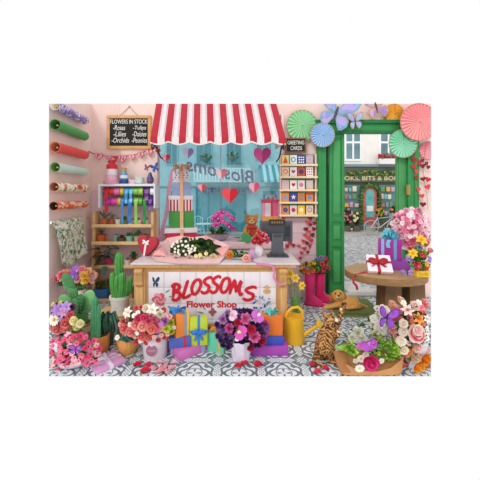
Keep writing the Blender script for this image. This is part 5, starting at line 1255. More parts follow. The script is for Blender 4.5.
# trailing plant in front of the crate
d = 3.62; s = S(d); t = thing('trailing_plant', 'dark trailing plant in a tall brown pot in front of the crate', 'plant', Vector(((108-240)*s, d, 0)))
hp = EYE-(322-HY)*s; MB().lathe([(.055, 0), (.08, hp*.6), (.09, hp), (.08, hp), (.07, hp*.9)], 16).lathe([(.078, hp*.93), (.001, hp*.95)], 12, capb=False).build('pot', M('6f5238', .7, .2, 14), t)
mb = MB(); rr = random.Random(6)
for i in range(46):
    x0 = rr.uniform(-3, 3); xe = rr.uniform(-11, 11); top = 311+rr.uniform(0, 6); bot = rr.uniform(322, 346); yy = d-.12-rr.uniform(0, .06)
    P = [W(108+x0, 322, d)-t.location, W(108+xe*.6, top, yy)-t.location, W(108+xe, (top+bot)/2, yy-.01)-t.location, W(108+xe*1.05, bot, yy)-t.location]
    mb.strip(P, [(.016, 0, .0), (.022, .0, .012), (.02, 0, .008), (.006, 0, 0)], .002, i % 3)
mb.build('leaves', [M('39564c', .45, .25), M('4f7a62', .45, .25), M('2a4038', .45, .25)], t, fixn=False)
# bamboo pot
d = FD(356.5); s = S(d); t = thing('bamboo_pot', 'round woven bamboo pot with small teal leaved plants before the trailing plant', 'plant', FL(125, 356.5)+Vector((0, .09, 0)))
hp = 17*s
MB().lathe([(7.4*s, 0), (10*s, hp*.35), (11.2*s, hp*.75), (11*s, hp), (10.2*s, hp), (10*s, hp*.85)], 28).lathe([(10.2*s, hp*.88), (.001, hp*.9)], 16, capb=False, m=1).build('pot', [M('d79a55', .5, .28, 9, kind='wood', stretch=(6, 6, .5)), M('5a4334', .9)], t)
foliage(t, d+.02, 128, 338, 8, 4, .08, 34, 7, ['4f8f86', '6fb0a0', '3f6f5a'], .35, seed=3, up=.8)
link('daisy', flower('blossom', ('f2efe8', 'd9cf9a')), t, aim((-.2, -1, .5), 0, 3*s, W(117.5, 337.5, d-.02)-t.location))
# slim column cactus in orange pot
d = FD(357); s = S(d); t = thing('potted_cactus', 'slim ribbed column cactus in an orange wood pot left of the trailing plant', 'cactus', FL(97, 357)+Vector((0, .09, 0)))
hp = 19*s; MB().lathe([(6*s, 0), (8.4*s, hp*.4), (8.9*s, hp*.8), (8.4*s, hp), (7.6*s, hp), (7.4*s, hp*.85)], 24).lathe([(7.5*s, hp*.88), (.001, hp*.9)], 16, capb=False, m=1).build('pot', [M('c9803f', .45, .2, 9, kind='wood', stretch=(6, 6, .5)), M('5a4334', .9)], t)
for pts, rad, dy in (([(95.5, 342), (95.2, 320), (95.2, 296.5)], 3.5, .0), ([(93, 342), (92.6, 325), (92.6, 307)], 2.0, -.02), ([(98.6, 342), (98.8, 325), (98.8, 304)], 2.0, -.02)):
    b = MB(); ribbed(b, [W(x, y, d+.05+dy)-t.location for x, y in pts], rad*s, 8, .25); b.build('cactus_stem', M('4a8f62', .5, .18, 14), t)
# prickly pear in basket
d = 3.66; s = S(d); t = thing('prickly_pear', 'prickly pear cactus with broad paddles in a striped basket', 'cactus', Vector(((79-240)*s, d, 0)))
h0 = EYE-(325-HY)*S(3.56); 
mb = MB(); R_ = 13.5*s
bk_ = MB().lathe([(R_*.86, 0), (R_, h0*.5), (R_*1.02, h0), (R_*.94, h0), (R_*.92, h0*.8)], 28).lathe([(R_*.93, h0*.86), (.001, h0*.88)], 16, capb=False, m=1).build('basket', [M('e3d6c0', .7, .12, 60, kind='wavez'), M('5a4334', .9)], t)
for z0, z1, c in ((0, .12, 'b07f4a'), (.38, .62, 'b98850'), (.9, 1.03, 'c0915a')):
    m2 = MB(); f = lambda q: R_*(.86+.14*min(1, q*2)+.02*max(0, q*2-1))*1.015; m2.lathe([(f(z0), z0*h0), (f(z1), z1*h0)], 28, capb=False); m2.build('woven_band', M(c, .7, .2, 40), bk_)
for a in (PI*1.42, PI*1.72): 
    x, y = R_*1.03*math.cos(a), R_*1.03*math.sin(a); m2 = MB().tube([(x*.86, y*.86, .0), (x, y, h0*.5), (x*1.02, y*1.02, h0)], .011, 6); m2.build('strap', M('c99a5e', .6), bk_)
def pad(px, py, wpx, hpx, rot, col, dy):
    X = Matrix.Translation(W(px, py, d+dy)-t.location) @ Matrix.Rotation(rot, 4, 'Y') @ Matrix.Rotation(random.Random(px).uniform(-.35, .35), 4, 'Z'); mb = MB(); mb.ball((0, 0, 0), (wpx*s/2, .028, hpx*s/2), 18, 14)
    for q in mb.v: q.x *= 1+.22*(q.z/(hpx*s/2))
    m2 = MB(); m2.merge(mb, X); o_ = m2.build('paddle', M(col, .5, .15, 10), t)
    sp_ = MB()
    for i in range(5):
        for j in range(3):
            x, z = (j-1)*wpx*s*.26, (i-2)*hpx*s*.17; sp_.ball((X @ Vector((x, -.029*math.sqrt(max(.05, 1-(2*x/wpx/s)**2-(2*z/hpx/s)**2)), z))), .0035, 5, 4)
    sp_.build('spines', M('d9d8a8', .6), o_)
pad(80.5, 318, 14, 22, .0, '5a9a58', .0); pad(69.5, 285.5, 15, 27, -.42, '3f7f48', .06); pad(66.5, 302, 10.5, 18, -.75, '66a868', .0); pad(88, 302, 13, 25, .28, '7ab876', .02); pad(80.3, 304, 9, 20, .05, '35703f', -.05); pad(75, 306, 10, 17, -.25, '4f9455', .03); pad(73.5, 293, 10, 16, -.35, '468a4c', .045)
# floor vase bouquet behind the prickly pear
d = 4.3; s = S(d); t = thing('floor_vase', 'tall white floor vase behind the prickly pear', 'vase', Vector(((80-240)*s, d, 0))); hz_ = EYE-(289-HY)*s
MB().lathe([(.07, 0), (.10, .15), (.105, .3), (.075, hz_-.08), (.085, hz_), (.075, hz_), (.06, hz_-.1)], 22).build('body', M('e9e2e4', .35, .06, 6), t)
b = thing('flower_bouquet', 'bouquet of pink, purple and yellow flowers above the prickly pear', 'bouquet', t.location+Vector((0, 0, hz_-.04)))
it = [('carnation', ('e8838c', 'f0a09a'), 62.5, 275.5, 6), ('carnation', ('e9929a', 'e5757f'), 57, 279, 4), ('rose', ('f0a8a0', 'e88a84'), 68, 274, 4.6), ('orchid', ('9a62b8', 'c79ad6'), 76, 271, 5.4), ('orchid', ('8a52ac', 'b98ad0'), 74, 276, 4.6), ('rose', ('f2cf7a', 'e9b84f'), 84, 275.5, 4.4), ('rose', ('f0a7a8', 'e4848a'), 82, 269.5, 4), ('rose', ('f4c9a0', 'efb080'), 88, 271.5, 4.2), ('rose', ('f4cfc4', 'eeb0a8'), 92.5, 275.5, 4.8), ('rose', ('f0d48f', 'eac064'), 70, 279, 3.8), ('rose', ('f2b9b4', 'e79a9c'), 77.5, 279, 4), ('blossom', ('ecd65a', 'd9b93a'), 83, 282, 2.6), ('rose', ('f0c05f', 'e4a83f'), 86.5, 280, 3.6), ('blossom', ('e8b7c9', 'd980a0'), 92, 281.5, 2.6), ('rose', ('efc4b8', 'e4a094'), 66, 280, 3.4)]
place(b, d, (75, 280), (22, 13), .16, it, 3); stems(b, d, (0, 0, 0), it, .08, .006, '5a8a44'); foliage(b, d+.05, 76, 282, 18, 7, .12, 60, 7, None, .3, seed=5)
# ---------------------------------------------------------------- left hand bouquets
d = FD(353); s = S(d); t = thing('tall_vase', 'dark green vase at the left edge with a round white label', 'vase', FL(61, 353)+Vector((0, .12, 0))); zv = EYE-(331-HY)*S(d+.12)
MB().lathe([(8*s, 0), (11.2*s, zv*.45), (11.4*s, zv*.8), (10*s, zv), (9.2*s, zv), (9*s, zv*.9)], 24).build('body', M('4c4a44', .35, .15, 8, spec=.5), t)
m2 = MB().lathe([(6.2*s, 0), (6*s, .006), (0.001, .008)], 20, (0, 0, 0), 0, aim((-.25, -1, .05), 0, 1, (-4.4*s, -10.8*s, zv*.42))); m2.build('round_label', M('dde3ea', .5, .08), t)
b = thing('flower_bouquet', 'purple, white and coral bouquet in the dark vase at the left edge', 'bouquet', t.location+Vector((0, 0, zv-.05)))
it = [('lily', ('ad7fca', 'd9b4e0'), 58, 309.5, 7), ('lily', ('b990d4', 'cfa8e0'), 66, 307, 6), ('lily', ('d99ac4', 'e9b9d4'), 64, 312, 5.4), ('daisy', ('f3e9de', 'd9a54a'), 54.5, 319.5, 6.4), ('rose', ('e88a84', 'dd6a6e'), 67, 322.5, 6), ('rose', ('ea9a94', 'e0757a'), 58.5, 328.5, 6), ('rose', ('e27f84', 'd4606a'), 71, 315.5, 4.6), ('rose', ('e9a49a', 'de7f80'), 65, 328, 4.4), ('carnation', ('7a4a72', '8f5f84'), 71.5, 307, 4.8), ('blossom', ('d9c24a', 'c9a83a'), 53, 304, 2.4), ('blossom', ('e0cc62', 'c9a83a'), 60.5, 302.5, 2.2), ('rose', ('f1b9b0', 'e59a98'), 52.5, 328, 3.6)]
it = more(it, 12, (61, 318), (13, 14), 4, [('blossom', ('e88a90', 'd05a68')), ('rose', ('e0757a', 'c95560')), ('blossom', ('b08ad0', '8f68b4'))], (2.2, 3), 4)
place(b, d+.1, (62, 318), (14, 15), .17, it, 4); foliage(b, d+.12, 62, 317, 12.5, 13, .16, 100, 7, ['556b3a', '7d8a3f', '3f5230'], .3, seed=8); stems(b, d+.1, (0, 0, 0), it, .1)
# cream roses in a small pot
d = 3.36; s = S(d); t = thing('cream_roses', 'small pot of cream yellow roses in front of the striped basket', 'plant', Vector(((76-240)*s, d+.02, 0)))
zt_ = EYE-(332-HY)*s; MB().lathe([(.05, 0), (.062, zt_), (.055, zt_), (.05, zt_*.9)], 16).build('pot', M('a8895f', .7, .15, 10), t)
it = [('rose', ('f4efc0', 'e9e09a'), 74.5, 320.5, 4.6), ('rose', ('f6f2d2', 'ece2ac'), 80.5, 323.5, 4.2), ('rose', ('eef0b8', 'dfe08f'), 76.5, 326.5, 3.8)]
place(t, d, (77, 323), (8, 7), .08, it, 4); foliage(t, d, 77, 325, 7.5, 6, .06, 36, 5, ['7d9a4a', 'a4b85f', '5f7f3a'], .35, seed=8)
# cyclamen bowl in front
d = 3.06; s = S(d); t = thing('cyclamen_bowl', 'bright pink cyclamen in a low white bowl at the front left corner', 'plant', Vector(((68-240)*s, d+.155, 0)))
MB().lathe([(.10, 0), (.165, .03), (.195, .075), (.2, .085), (.18, .08), (.13, .06)], 26).build('bowl', M('e6dfe8', .35, .06), t)
it = []; rr = random.Random(12); CY = [('ee86a4', 'd63a70'), ('f6c4cc', 'dc4a7c'), ('df4f80', 'b82a5c'), ('ea7098', 'cc386c')]
for x, y in scatter(52, (74, 354), (27, 19), 4.6, 21, reject=lambda x, y: (x-76)**2/60+(y-349)**2/18 < 1 or (y > 364 and x > 68) or (x > 88 and y > 366)): it.append(('cyclamen', CY[rr.randrange(4)], x, y, rr.uniform(2.9, 3.7)))
it.append(('rose', ('e0407a', 'c92a62'), 59.5, 371, 4.6))
place(t, d+.14, (74, 355), (28, 20), .22, it, 5, face=(0, -1, .8)); foliage(t, d+.17, 73, 358, 24, 14, .16, 120, 7, ['4f7030', '3c5a28', '6f8f44'], .35, seed=9); stems(t, d+.14, (0, 0, .06), it[::2], .14, .004, '86a050')
butterfly(76.2, 349, 2.93, 15, 9, M('a95fc4', .5, .25, 14), '8a48a8', 'purple butterfly sitting on the pink cyclamen at the front left', rot=.1, fold=.55, name='paper_butterfly')
# pink gift on the floor, front left
d = 3.21; s = S(d); t = thing('gift_box', 'flat lilac pink gift with white ribbon lying at the front left of the floor', 'gift', Vector(((106.5-240)*s, d, 0)), rz=.78)
kc = dict(clip=None)
MB().bb((-.155, -.155, 0), (.155, .155, .035)).build('box_body', M('d9a0d0', .5, .06), t, bevel=.004)
MB().bb((-.02, -.158, .0), (.02, .158, .038)).bb((-.158, -.018, 0), (.158, .018, .0375)).build('ribbon_band', M('f0e3f2', .4), t)
bow(t, (0, 0, .037), .10, .05, .035, M('eadcf0', .4), 4, tails=0)
# rose bucket with round label
d = FD(362); s = S(d); t = thing('flower_bucket', 'pale grey flower bucket with a round mauve label on the floor', 'bucket', FL(151.5, 362)+Vector((0, 13*s, 0))); hb = 27*s
MB().lathe([(11.8*s, 0), (13.8*s, hb*.92), (14.2*s, hb), (13*s, hb), (12.4*s, hb*.85)], 28).build('body', M('d9d1d6', .4, .05), t)
cl_ = MB(); cl_.prism(ellipse(11*s, 11*s, 24), .006, Matrix.Translation((0, 0, 0))); 
lb = cl_.build('round_label', M('a06a80', .5, .08), t); lb.location = (0, -13.25*s, hb*.42); lb.rotation_euler = (-.07, 0, 0)
lb2 = MB().prism([(-4*s, -.7*s), (4*s, -.7*s), (4*s, .7*s), (-4*s, .7*s)], .004, Matrix.Translation((0, -.003, 0))).build('label_band', M('b98a9c', .5), lb)
b = thing('rose_bouquet', 'pink and coral rose bouquet with white lilies in the pale labelled bucket', 'bouquet', t.location+Vector((0, 0, hb*.95)))
it = [('rose', ('ee8f8c', 'e06f74'), 125, 328, 5.6), ('rose', ('f0a19a', 'e5807f'), 131, 331, 5.4), ('rose', ('f2aca4', 'ea8c88'), 136.5, 324.5, 5.6), ('rose', ('f3b7ac', 'e8948c'), 143, 326, 5.4), ('rose', ('ec8a84', 'df6a6c'), 142, 335.5, 5), ('rose', ('f0998c', 'e4766e'), 152, 328.5, 5.4), ('rose', ('e5617f', 'd2446a'), 144.5, 317.5, 4.8), ('carnation', ('e0507f', 'ea7a9a'), 149, 321, 4.6), ('rose', ('de4f7a', 'cf3a66'), 139, 318.5, 4.6), ('rose', ('e8859a', 'd9607c'), 154.5, 321, 4.6), ('lily', ('f3e6dc', 'e9cf9a'), 128.5, 312.5, 6), ('lily', ('f6efe4', 'ecd9a8'), 152.5, 310, 6.4), ('carnation', ('f2e9dc', 'ead9b8'), 160, 314.5, 5), ('rose', ('f4ecd8', 'ecdcb4'), 146.5, 308.5, 4.4), ('blossom', ('c06ab4', 'e0c04a'), 161, 324, 3.2), ('carnation', ('a95ab0', 'c27ac8'), 165, 321, 4), ('carnation', ('c9cf3f', 'e3e06a'), 166.5, 328.5, 4.6), ('carnation', ('d9d84a', 'a9bf3a'), 171, 322.5, 3.8), ('carnation', ('b9c23a', 'd9d85a'), 171.5, 331.5, 3.4), ('blossom', ('d9609a', 'f0c05a'), 157.5, 330.5, 3.4), ('rose', ('ea9088', 'dd6f6c'), 148.5, 337, 4.4)]
it = more(it, 26, (147, 325), (27, 19), 4, [('blossom', ('f2b0a8', 'e06a70')), ('rose', ('e8707a', 'd4505e')), ('blossom', ('f4ece0', 'e4d090')), ('carnation', ('e0607c', 'ee90a0'))], (2.4, 3.2), 3)
place(b, d+.12, (148, 325), (27, 20), .22, it, 6); foliage(b, d+.15, 150, 325, 24, 16, .2, 170, 8, ['4f7a34', '76a03c', '39602c'], .32, seed=10); stems(b, d+.12, (0, 0, -.06), it[::2], .12)
# ---------------------------------------------------------------- presents left of the violet bouquet
def gift(name, lab, loc, dims, col, rz=0, bands=(), bandcol=None, bandw=.03, cat='gift', var=.06, lid=None, bandmat=None):
    o = thing(name, lab, cat, loc, None, rz); w_, dp, h_ = dims
    MB().bb((-w_/2, -dp/2, 0), (w_/2, dp/2, h_)).build('box_body', col if not isinstance(col, str) else M(col, .45, var, 8), o, bevel=.005)
    for ax, off, bc in bands:
        mb = MB(); e = .003
        if ax == 'x': mb.bb((off-bandw/2, -dp/2-e, 0), (off+bandw/2, dp/2+e, h_+e))
        elif ax == 'y': mb.bb((-w_/2-e, off-bandw/2, 0), (w_/2+e, off+bandw/2, h_+e))
        else: mb.bb((-w_/2-e, -dp/2-e, off-bandw/2), (w_/2+e, dp/2+e, off+bandw/2))
        mb.build('ribbon_band', M(bc, .4, .06), o)
    return o
A1 = .70; F = FL(180, 362); ux, uy = Vector((math.cos(A1), math.sin(A1), 0)), Vector((-math.sin(A1), math.cos(A1), 0))
wP, dP, hP = .37, .33, 9*S(3.25)
g1 = gift('gift_box', 'long pink box with pale blue ribbons at the bottom of the present pile', F+ux*wP/2+uy*dP/2, (wP, dP, hP), 'd477ba', A1, (('x', .12, '9fb8dc'), ('y', .04, '9fb8dc')), bandw=.045)
bl = F+ux*.02+uy*.02; g2 = gift('gift_box', 'blue box with red ribbon lying on the long pink box', F+ux*.10+uy*.185+Vector((0, 0, hP)), (.25, .20, 10.5*S(3.3)), '4f68b8', .22, (('x', .055, 'c9303f'),), bandw=.028)
g3 = gift('gift_box', 'orange cube present with yellow ribbon and blue bow on the blue box', g2.location+Vector((0, .0, 10.5*S(3.3))), (.17, .19, 23*S(3.35)), 'ef8a3a', .6, (('x', .06, 'f2c04a'), ('x', .03, '7f9fb8')), bandw=.03)
bow(g3, (-.03, -.01, 23*S(3.35)), .10, .05, .05, M('3f86cc', .4, .08), 5)
c3 = W(198.5, 347, 3.4); g4 = gift('gift_box', 'lime green upright present tied with a blue bow on the long pink box', Vector((c3.x, 3.43, hP)), (.205, .085, 27.5*S(3.38)), 'bccc3a', .1, (('x', .0, '3f7fd0'), ('z', 14*S(3.38), '3f7fd0')), bandw=.03)
mb = MB(); s = S(3.36); z0 = 13*s; y0 = -.052
for q in (-1, 1):
    mb.ball((q*3.8*s, y0-.012, z0+1.2*s), (4*s, .018, 2.4*s), 12, 8, 0, Matrix.Rotation(q*.35, 4, 'Y')); mb.strip([(q*.6*s, y0, z0), (q*2.6*s, y0-.004, z0-4*s), (q*3.6*s, y0-.004, z0-7.5*s)], (2.2*s, 0, .3*s), .004)
mb.ball((0, y0-.016, z0), (1.5*s, .014, 1.5*s), 8, 6); mb.build('bow', M('3a78cc', .35, .15, 20), g4)
g5 = gift('gift_box', 'mint green box with yellow ribbon between the pile and the violet bouquet', FL(216, 353)+Vector((.01, .07, 0)), (.20, .13, 19*S(3.42)), '6fd0ae', -.25, (('x', .045, 'e0b84a'),), bandw=.025)
t = thing('loose_bow', 'small orange bow lying on the mint green box', 'bow', g5.location+Vector((-.03, .01, 19*S(3.42)+.006)))
bow(t, (0, 0, 0), .06, .045, .035, M('ef9a3a', .4, .1), 5)
# violet bouquet
d = FD(363.5); s = S(d); t = thing('flower_bucket', 'white satin wrapped pot under the violet bouquet in the middle of the floor', 'bucket', FL(241, 363.5)+Vector((0, 10*s, 0))); hb = 20*s
mb = MB()
def pl(u, v):
    a = 2*PI*u; q = (9.2+1.8*v+.7*math.sin(a*9+v*2)*(.3+v))*s; return (q*math.cos(a), q*math.sin(a), v*hb)
mb.grid(pl, 54, 6); mb.lathe([(9*s, 0.0), (.001, 0.001)], 20, capb=False); mb.lathe([(9.2*s, hb*.85), (.001, hb*.87)], 20, capb=False); mb.build('satin_wrap', M('ddd3e4', .35, .1, 8), t, fixn=False)
b = thing('violet_bouquet', 'round bouquet of dark violet hydrangeas, magenta orchids and red roses', 'bouquet', t.location+Vector((0, 0, hb*.9)))
VFILL = [('carnation', ('4d3266', '65457f')), ('carnation', ('3f2a55', '573a70')), ('carnation', ('54386e', '7a5696')), ('blossom', ('6a4a8a', '4a3064'))]
HY_ = [('4a2f62', '5f3f7a'), ('3f2a55', '573a70'), ('54386e', '6b4a86')]
it = [('orchid', ('d05ab0', 'f3dfa0'), 240.5, 332, 7, -.24), ('orchid', ('c96ac0', 'f0d0e0'), 257.5, 316, 6.5, -.18), ('orchid', ('e0b8d8', 'd9a93a'), 233, 315.5, 5, -.15), ('carnation', ('d65a9c', 'e07ab0'), 245.5, 318.5, 6, -.2), ('carnation', ('d4609e', 'c04a8c'), 229.5, 328, 5.2, -.2), ('rose', ('c92f52', 'b52244'), 251, 329, 5, -.22), ('rose', ('c62a4a', 'a81f3c'), 238, 322.5, 4, -.2), ('carnation', ('d9589a', 'e277ae'), 254.5, 336.5, 6.4, -.2), ('rose', ('c02a48', 'a51d3a'), 262, 340.5, 4.4, -.1), ('carnation', ('c98fc8', 'b678ba'), 223, 319.5, 5.4, -.05), ('carnation', ('d96aa8', 'c9508f'), 265, 324, 4.6, -.02), ('carnation', ('bd86c0', 'd0a0d0'), 227.5, 312.8, 4, 0), ('blossom', ('e6dcea', 'b98ac0'), 237, 339, 2.6, -.24), ('rose', ('b8284a', '9c1c3a'), 250.5, 347, 4, -.1), ('carnation', ('cf6aae', 'bb5698'), 265, 333, 4.2, 0)]
it = more([q if len(q) > 5 else q+(-.1,) for q in it], 75, (241.5, 330.5), (25.5, 20), 3.6, VFILL, (3.2, 4.2), 5, dz=-.06)
place(b, d+.12, (242, 330), (25, 20), .0, it, 7); foliage(b, d+.14, 242, 331, 24, 18, .16, 60, 6, ['3f4f38', '5a6f44', '3a2f48'], .35, seed=11); stems(b, d+.12, (0, 0, -.05), it[:8], .08)
# presents on the right
s = S(3.34); y0 = 3.335+.12; zz = 0
def flat(px0, px1, h_, col, lab, z, dd=.21, yo=0): 
    return gift('gift_box', lab, Vector((((px0+px1)/2-240)*s, y0+yo, z)), ((px1-px0)*s, dd, h_*s), col)
flat(251, 288.5, 9.3, 'a94ab0', 'wide purple box at the bottom of the pile beside the watering can', 0)
flat(262, 284.3, 8.8, '4152b4', 'flat blue box between the purple and the orange present', 9.3*s, .17, .015)
g6 = flat(263, 283.5, 20, 'e2762c', 'orange present with teal bow on top of the pile beside the watering can', 18.1*s, .15, .02)
bow(g6, (.0, 0, 20*s), .085, .05, .05, M('5fc0bc', .4, .1), 6)
# ---------------------------------------------------------------- watering can, daffodils, boots
d = FD(345)+.1; s = S(d-.05); t = thing('watering_can', 'yellow metal watering can on the tiled floor right of the presents', 'watering can', Vector(((294-240)*S(d), d, 0))); YL = M('f0b92a', .35, .06, 6, spec=.4)
MB().lathe([(10.2*s, 0), (10.4*s, .6*s), (9.3*s, 24*s), (9.5*s, 25*s), (8.6*s, 25*s), (8.4*s, 22*s)], 30).lathe([(8.6*s, 23*s), (.001, 23.2*s)], 24, capb=False).build('body', YL, t)
MB().tube([(-8.5*s, 0, 24*s), (-7*s, 0, 29*s), (-2*s, 0, 33.5*s), (4*s, 0, 34.5*s), (8.4*s, 0, 30*s), (9*s, 0, 24.5*s)], 1.5*s, 10, flat=1.0).build('handle', M('ecb226', .35, .06, 6, spec=.4), t)
sp_ = MB().tube([(8.6*s, -1*s, 6*s), (15*s, -2*s, 11*s), (23*s, -3.5*s, 17*s)], [2.6*s, 1.9*s, 1.6*s], 12).build('spout', YL, t)
MB().lathe([(1.6*s, 0), (5.6*s, 4*s), (5.8*s, 5*s), (.001, 5.8*s)], 20, (0, 0, 0), 0, aim((.8, -.35, .5), 0, 1, (22*s, -3.3*s, 16.5*s))).build('rose_head', M('f4c540', .35, .06, 6), sp_)
d = 3.98; s = S(d); t = thing('daffodil_pot', 'yellow daffodils with tall green leaves behind the watering can', 'plant', Vector(((296-240)*s, d, 0)))
MB().lathe([(.055, 0), (.075, .13), (.08, .15), (.07, .15), (.065, .12)], 18).lathe([(.07, .13), (.001, .135)], 12, capb=False, m=1).build('pot', [M('d8cfc8', .5), M('5a4334', .9)], t)
mb = MB(); rr = random.Random(3)
for i in range(20):
    x = rr.uniform(-6, 6); top = rr.uniform(281, 312); P = [Vector((x*.3*s, rr.uniform(-.03, .03), .12)), Vector((x*.6*s, 0, .35)), W(296+x*1.05, top, d)-t.location]
    mb.strip(P, [(.02, .006, 0), (.022, .006, 0), (.004, 0, 0)], .002, i % 3)
mb.build('leaves', [M('5c9a44', .45, .15), M('48843c', .45, .15), M('7ab052', .45, .15)], t, fixn=False)
DAF = [(290, 273.5, 4.6), (295.2, 278, 4.6), (301.5, 285.5, 4.4), (288.8, 282, 2.6)]; rr = random.Random(8); sm = MB()
for k, (x, y, rp) in enumerate(DAF):
    p = W(x, y, d-.06)-t.location; link('daffodil', flower('daffodil', ('f6d85a', 'f0b42a')), t, aim((.3*(k-1)+.2, -1, .15), k, rp*s, p)); sm.tube([(.004*k, 0, .12), (p.x*.6, .02, p.z*.6), (p.x, p.y+.05, p.z+.01), tuple(p)], .006, 5)
sm.build('stems', M('6ba04a', .5), t)
d = 5.0; s = S(d); BP = M('d8286e', .28, .06, 5, spec=.5)
def boot(px, toe, lab, dd):
    s = S(dd); t = thing('rubber_boot', lab, 'boot', Vector(((px-240)*s, dd, 0)), 'pink rubber boots by the door')
    zt = EYE-(272.5-HY)*s; prof = []
    secs = [(0, .0, 5.2*s, 5*s, 0), (1.2*s, 0.2*s, 5.2*s, 5*s, 0), (5*s, .2*s, 5*s, 4.8*s, 0), (9*s, 0, 4.5*s, 4.6*s, 0), (14*s, -.2*s, 4.5*s, 4.6*s, 0), (20*s, -.4*s, 4.9*s, 4.9*s, 0), (zt-.02, -.5*s, 5.1*s, 5.1*s, 0), (zt, -.5*s, 5.3*s, 5.3*s, 0)]
    mb = MB(); n = 20; o = 0
    for z, cx, rx, ry, _ in secs:
        for j in range(n):
            q = 2*PI*j/n; x = math.cos(q)*rx+cx; 
            f = max(0, math.cos(q))**1.2*max(0, 1-z/(9*s))**.8*toe*s; mb.v.append(Vector((x+f, math.sin(q)*ry*(1+.0*f)-f*.55, z+ (0 if z > 0 else 0))))
    for i in range(len(secs)-1):
        for j in range(n): mb.f.append([i*n+j, i*n+(j+1) % n, (i+1)*n+(j+1) % n, (i+1)*n+j]); mb.m.append(0)
    mb.f.append([j for j in range(n)][::-1]); mb.m.append(0); mb.f.append([(len(secs)-1)*n+j for j in range(n)]); mb.m.append(1)
    mb.build('boot_shaft', [BP, M('7a1a44', .6)], t, ang=60)
    m2 = MB(); b2 = len(m2.v)
    for z, k in ((0, 1.03), (1.1*s, 1.04)):
        for j in range(n):
            q = 2*PI*j/n; f = max(0, math.cos(q))**1.2*toe*s; m2.v.append(Vector((math.cos(q)*5.3*s*k+f*k, math.sin(q)*5.2*s*k-f*.55, z)))
    for j in range(n): m2.f.append([j, (j+1) % n, n+(j+1) % n, n+j]); m2.m.append(0)
    m2.f.append(list(range(n))[::-1]); m2.f.append([n+j for j in range(n)]); m2.m += [0, 0]; m2.build('sole', M('b81f58', .5), t)
    m2 = MB().tube([(5.35*s*math.cos(2*PI*i/24)-.5*s, 5.35*s*math.sin(2*PI*i/24), zt-.012) for i in range(25)], .012, 6, cap=False); m2.build('top_band', M('c02062', .35), t)
    return t
b1 = boot(310, 9, 'left pink rubber boot filled with flowers beside the door', 4.93); b2 = boot(320.2, 8, 'right pink rubber boot filled with flowers, nearest the green door', 5.08)
for bt, c, lab, its, cols, sd in ((b1, (309, 268), 'yellow and orange flowers planted in the left pink boot', [('tulip', ('f0c42f', 'e3a82a'), 308.5, 265, 2.6), ('tulip', ('f2cf3a', 'e9b22f'), 312.5, 263.5, 2.8), ('rose', ('e2764a', 'd55f3f'), 304.5, 270.5, 2.8), ('rose', ('e8906a', 'd9704f'), 308, 272, 2.6), ('rose', ('e58058', 'd4604a'), 312.5, 270.5, 2.8), ('tulip', ('f0c42f', 'e3a82a'), 304, 264, 2), ('blossom', ('e9a04a', 'd98030'), 301.8, 268, 2)], ['5f8f3a', '86ac48', '416b30'], 31),
                                  (b2, (321, 265.5), 'red, pink and purple flowers planted in the right pink boot', [('carnation', ('d63a5c', 'e5607c'), 322, 264, 3), ('carnation', ('dd4a68', 'c92f50'), 326, 262, 3), ('carnation', ('e06078', 'd23f5c'), 324, 269, 3), ('carnation', ('d8405f', 'e87088'), 328.3, 267.5, 2.4), ('carnation', ('8f6ab8', 'a88acc'), 316.5, 259.5, 2.4), ('carnation', ('9a74c0', 'b090d0'), 321, 257.5, 2.4), ('rose', ('d9486a', 'c43458'), 320, 271, 2.6), ('carnation', ('d86aa0', 'c65088'), 325.5, 257.5, 2), ('rose', ('e8905f', 'd9744a'), 316.5, 270.5, 2.4)], ['4f8238', '7aa544', '3a622e'], 32)):
    z_ = EYE-(272.5-HY)*S(bt.location.y); o = thing('boot_flowers', lab, 'bouquet', bt.location+Vector((-.01, 0, z_+.002))); dd = bt.location.y
    place(o, dd, c, (9, 8), .1, its, sd); foliage(o, dd, c[0], c[1]+1, 9, 7.5, .1, 70, 5, cols, .32, seed=sd); stems(o, dd, (0, 0, 0), its, .05, .004)
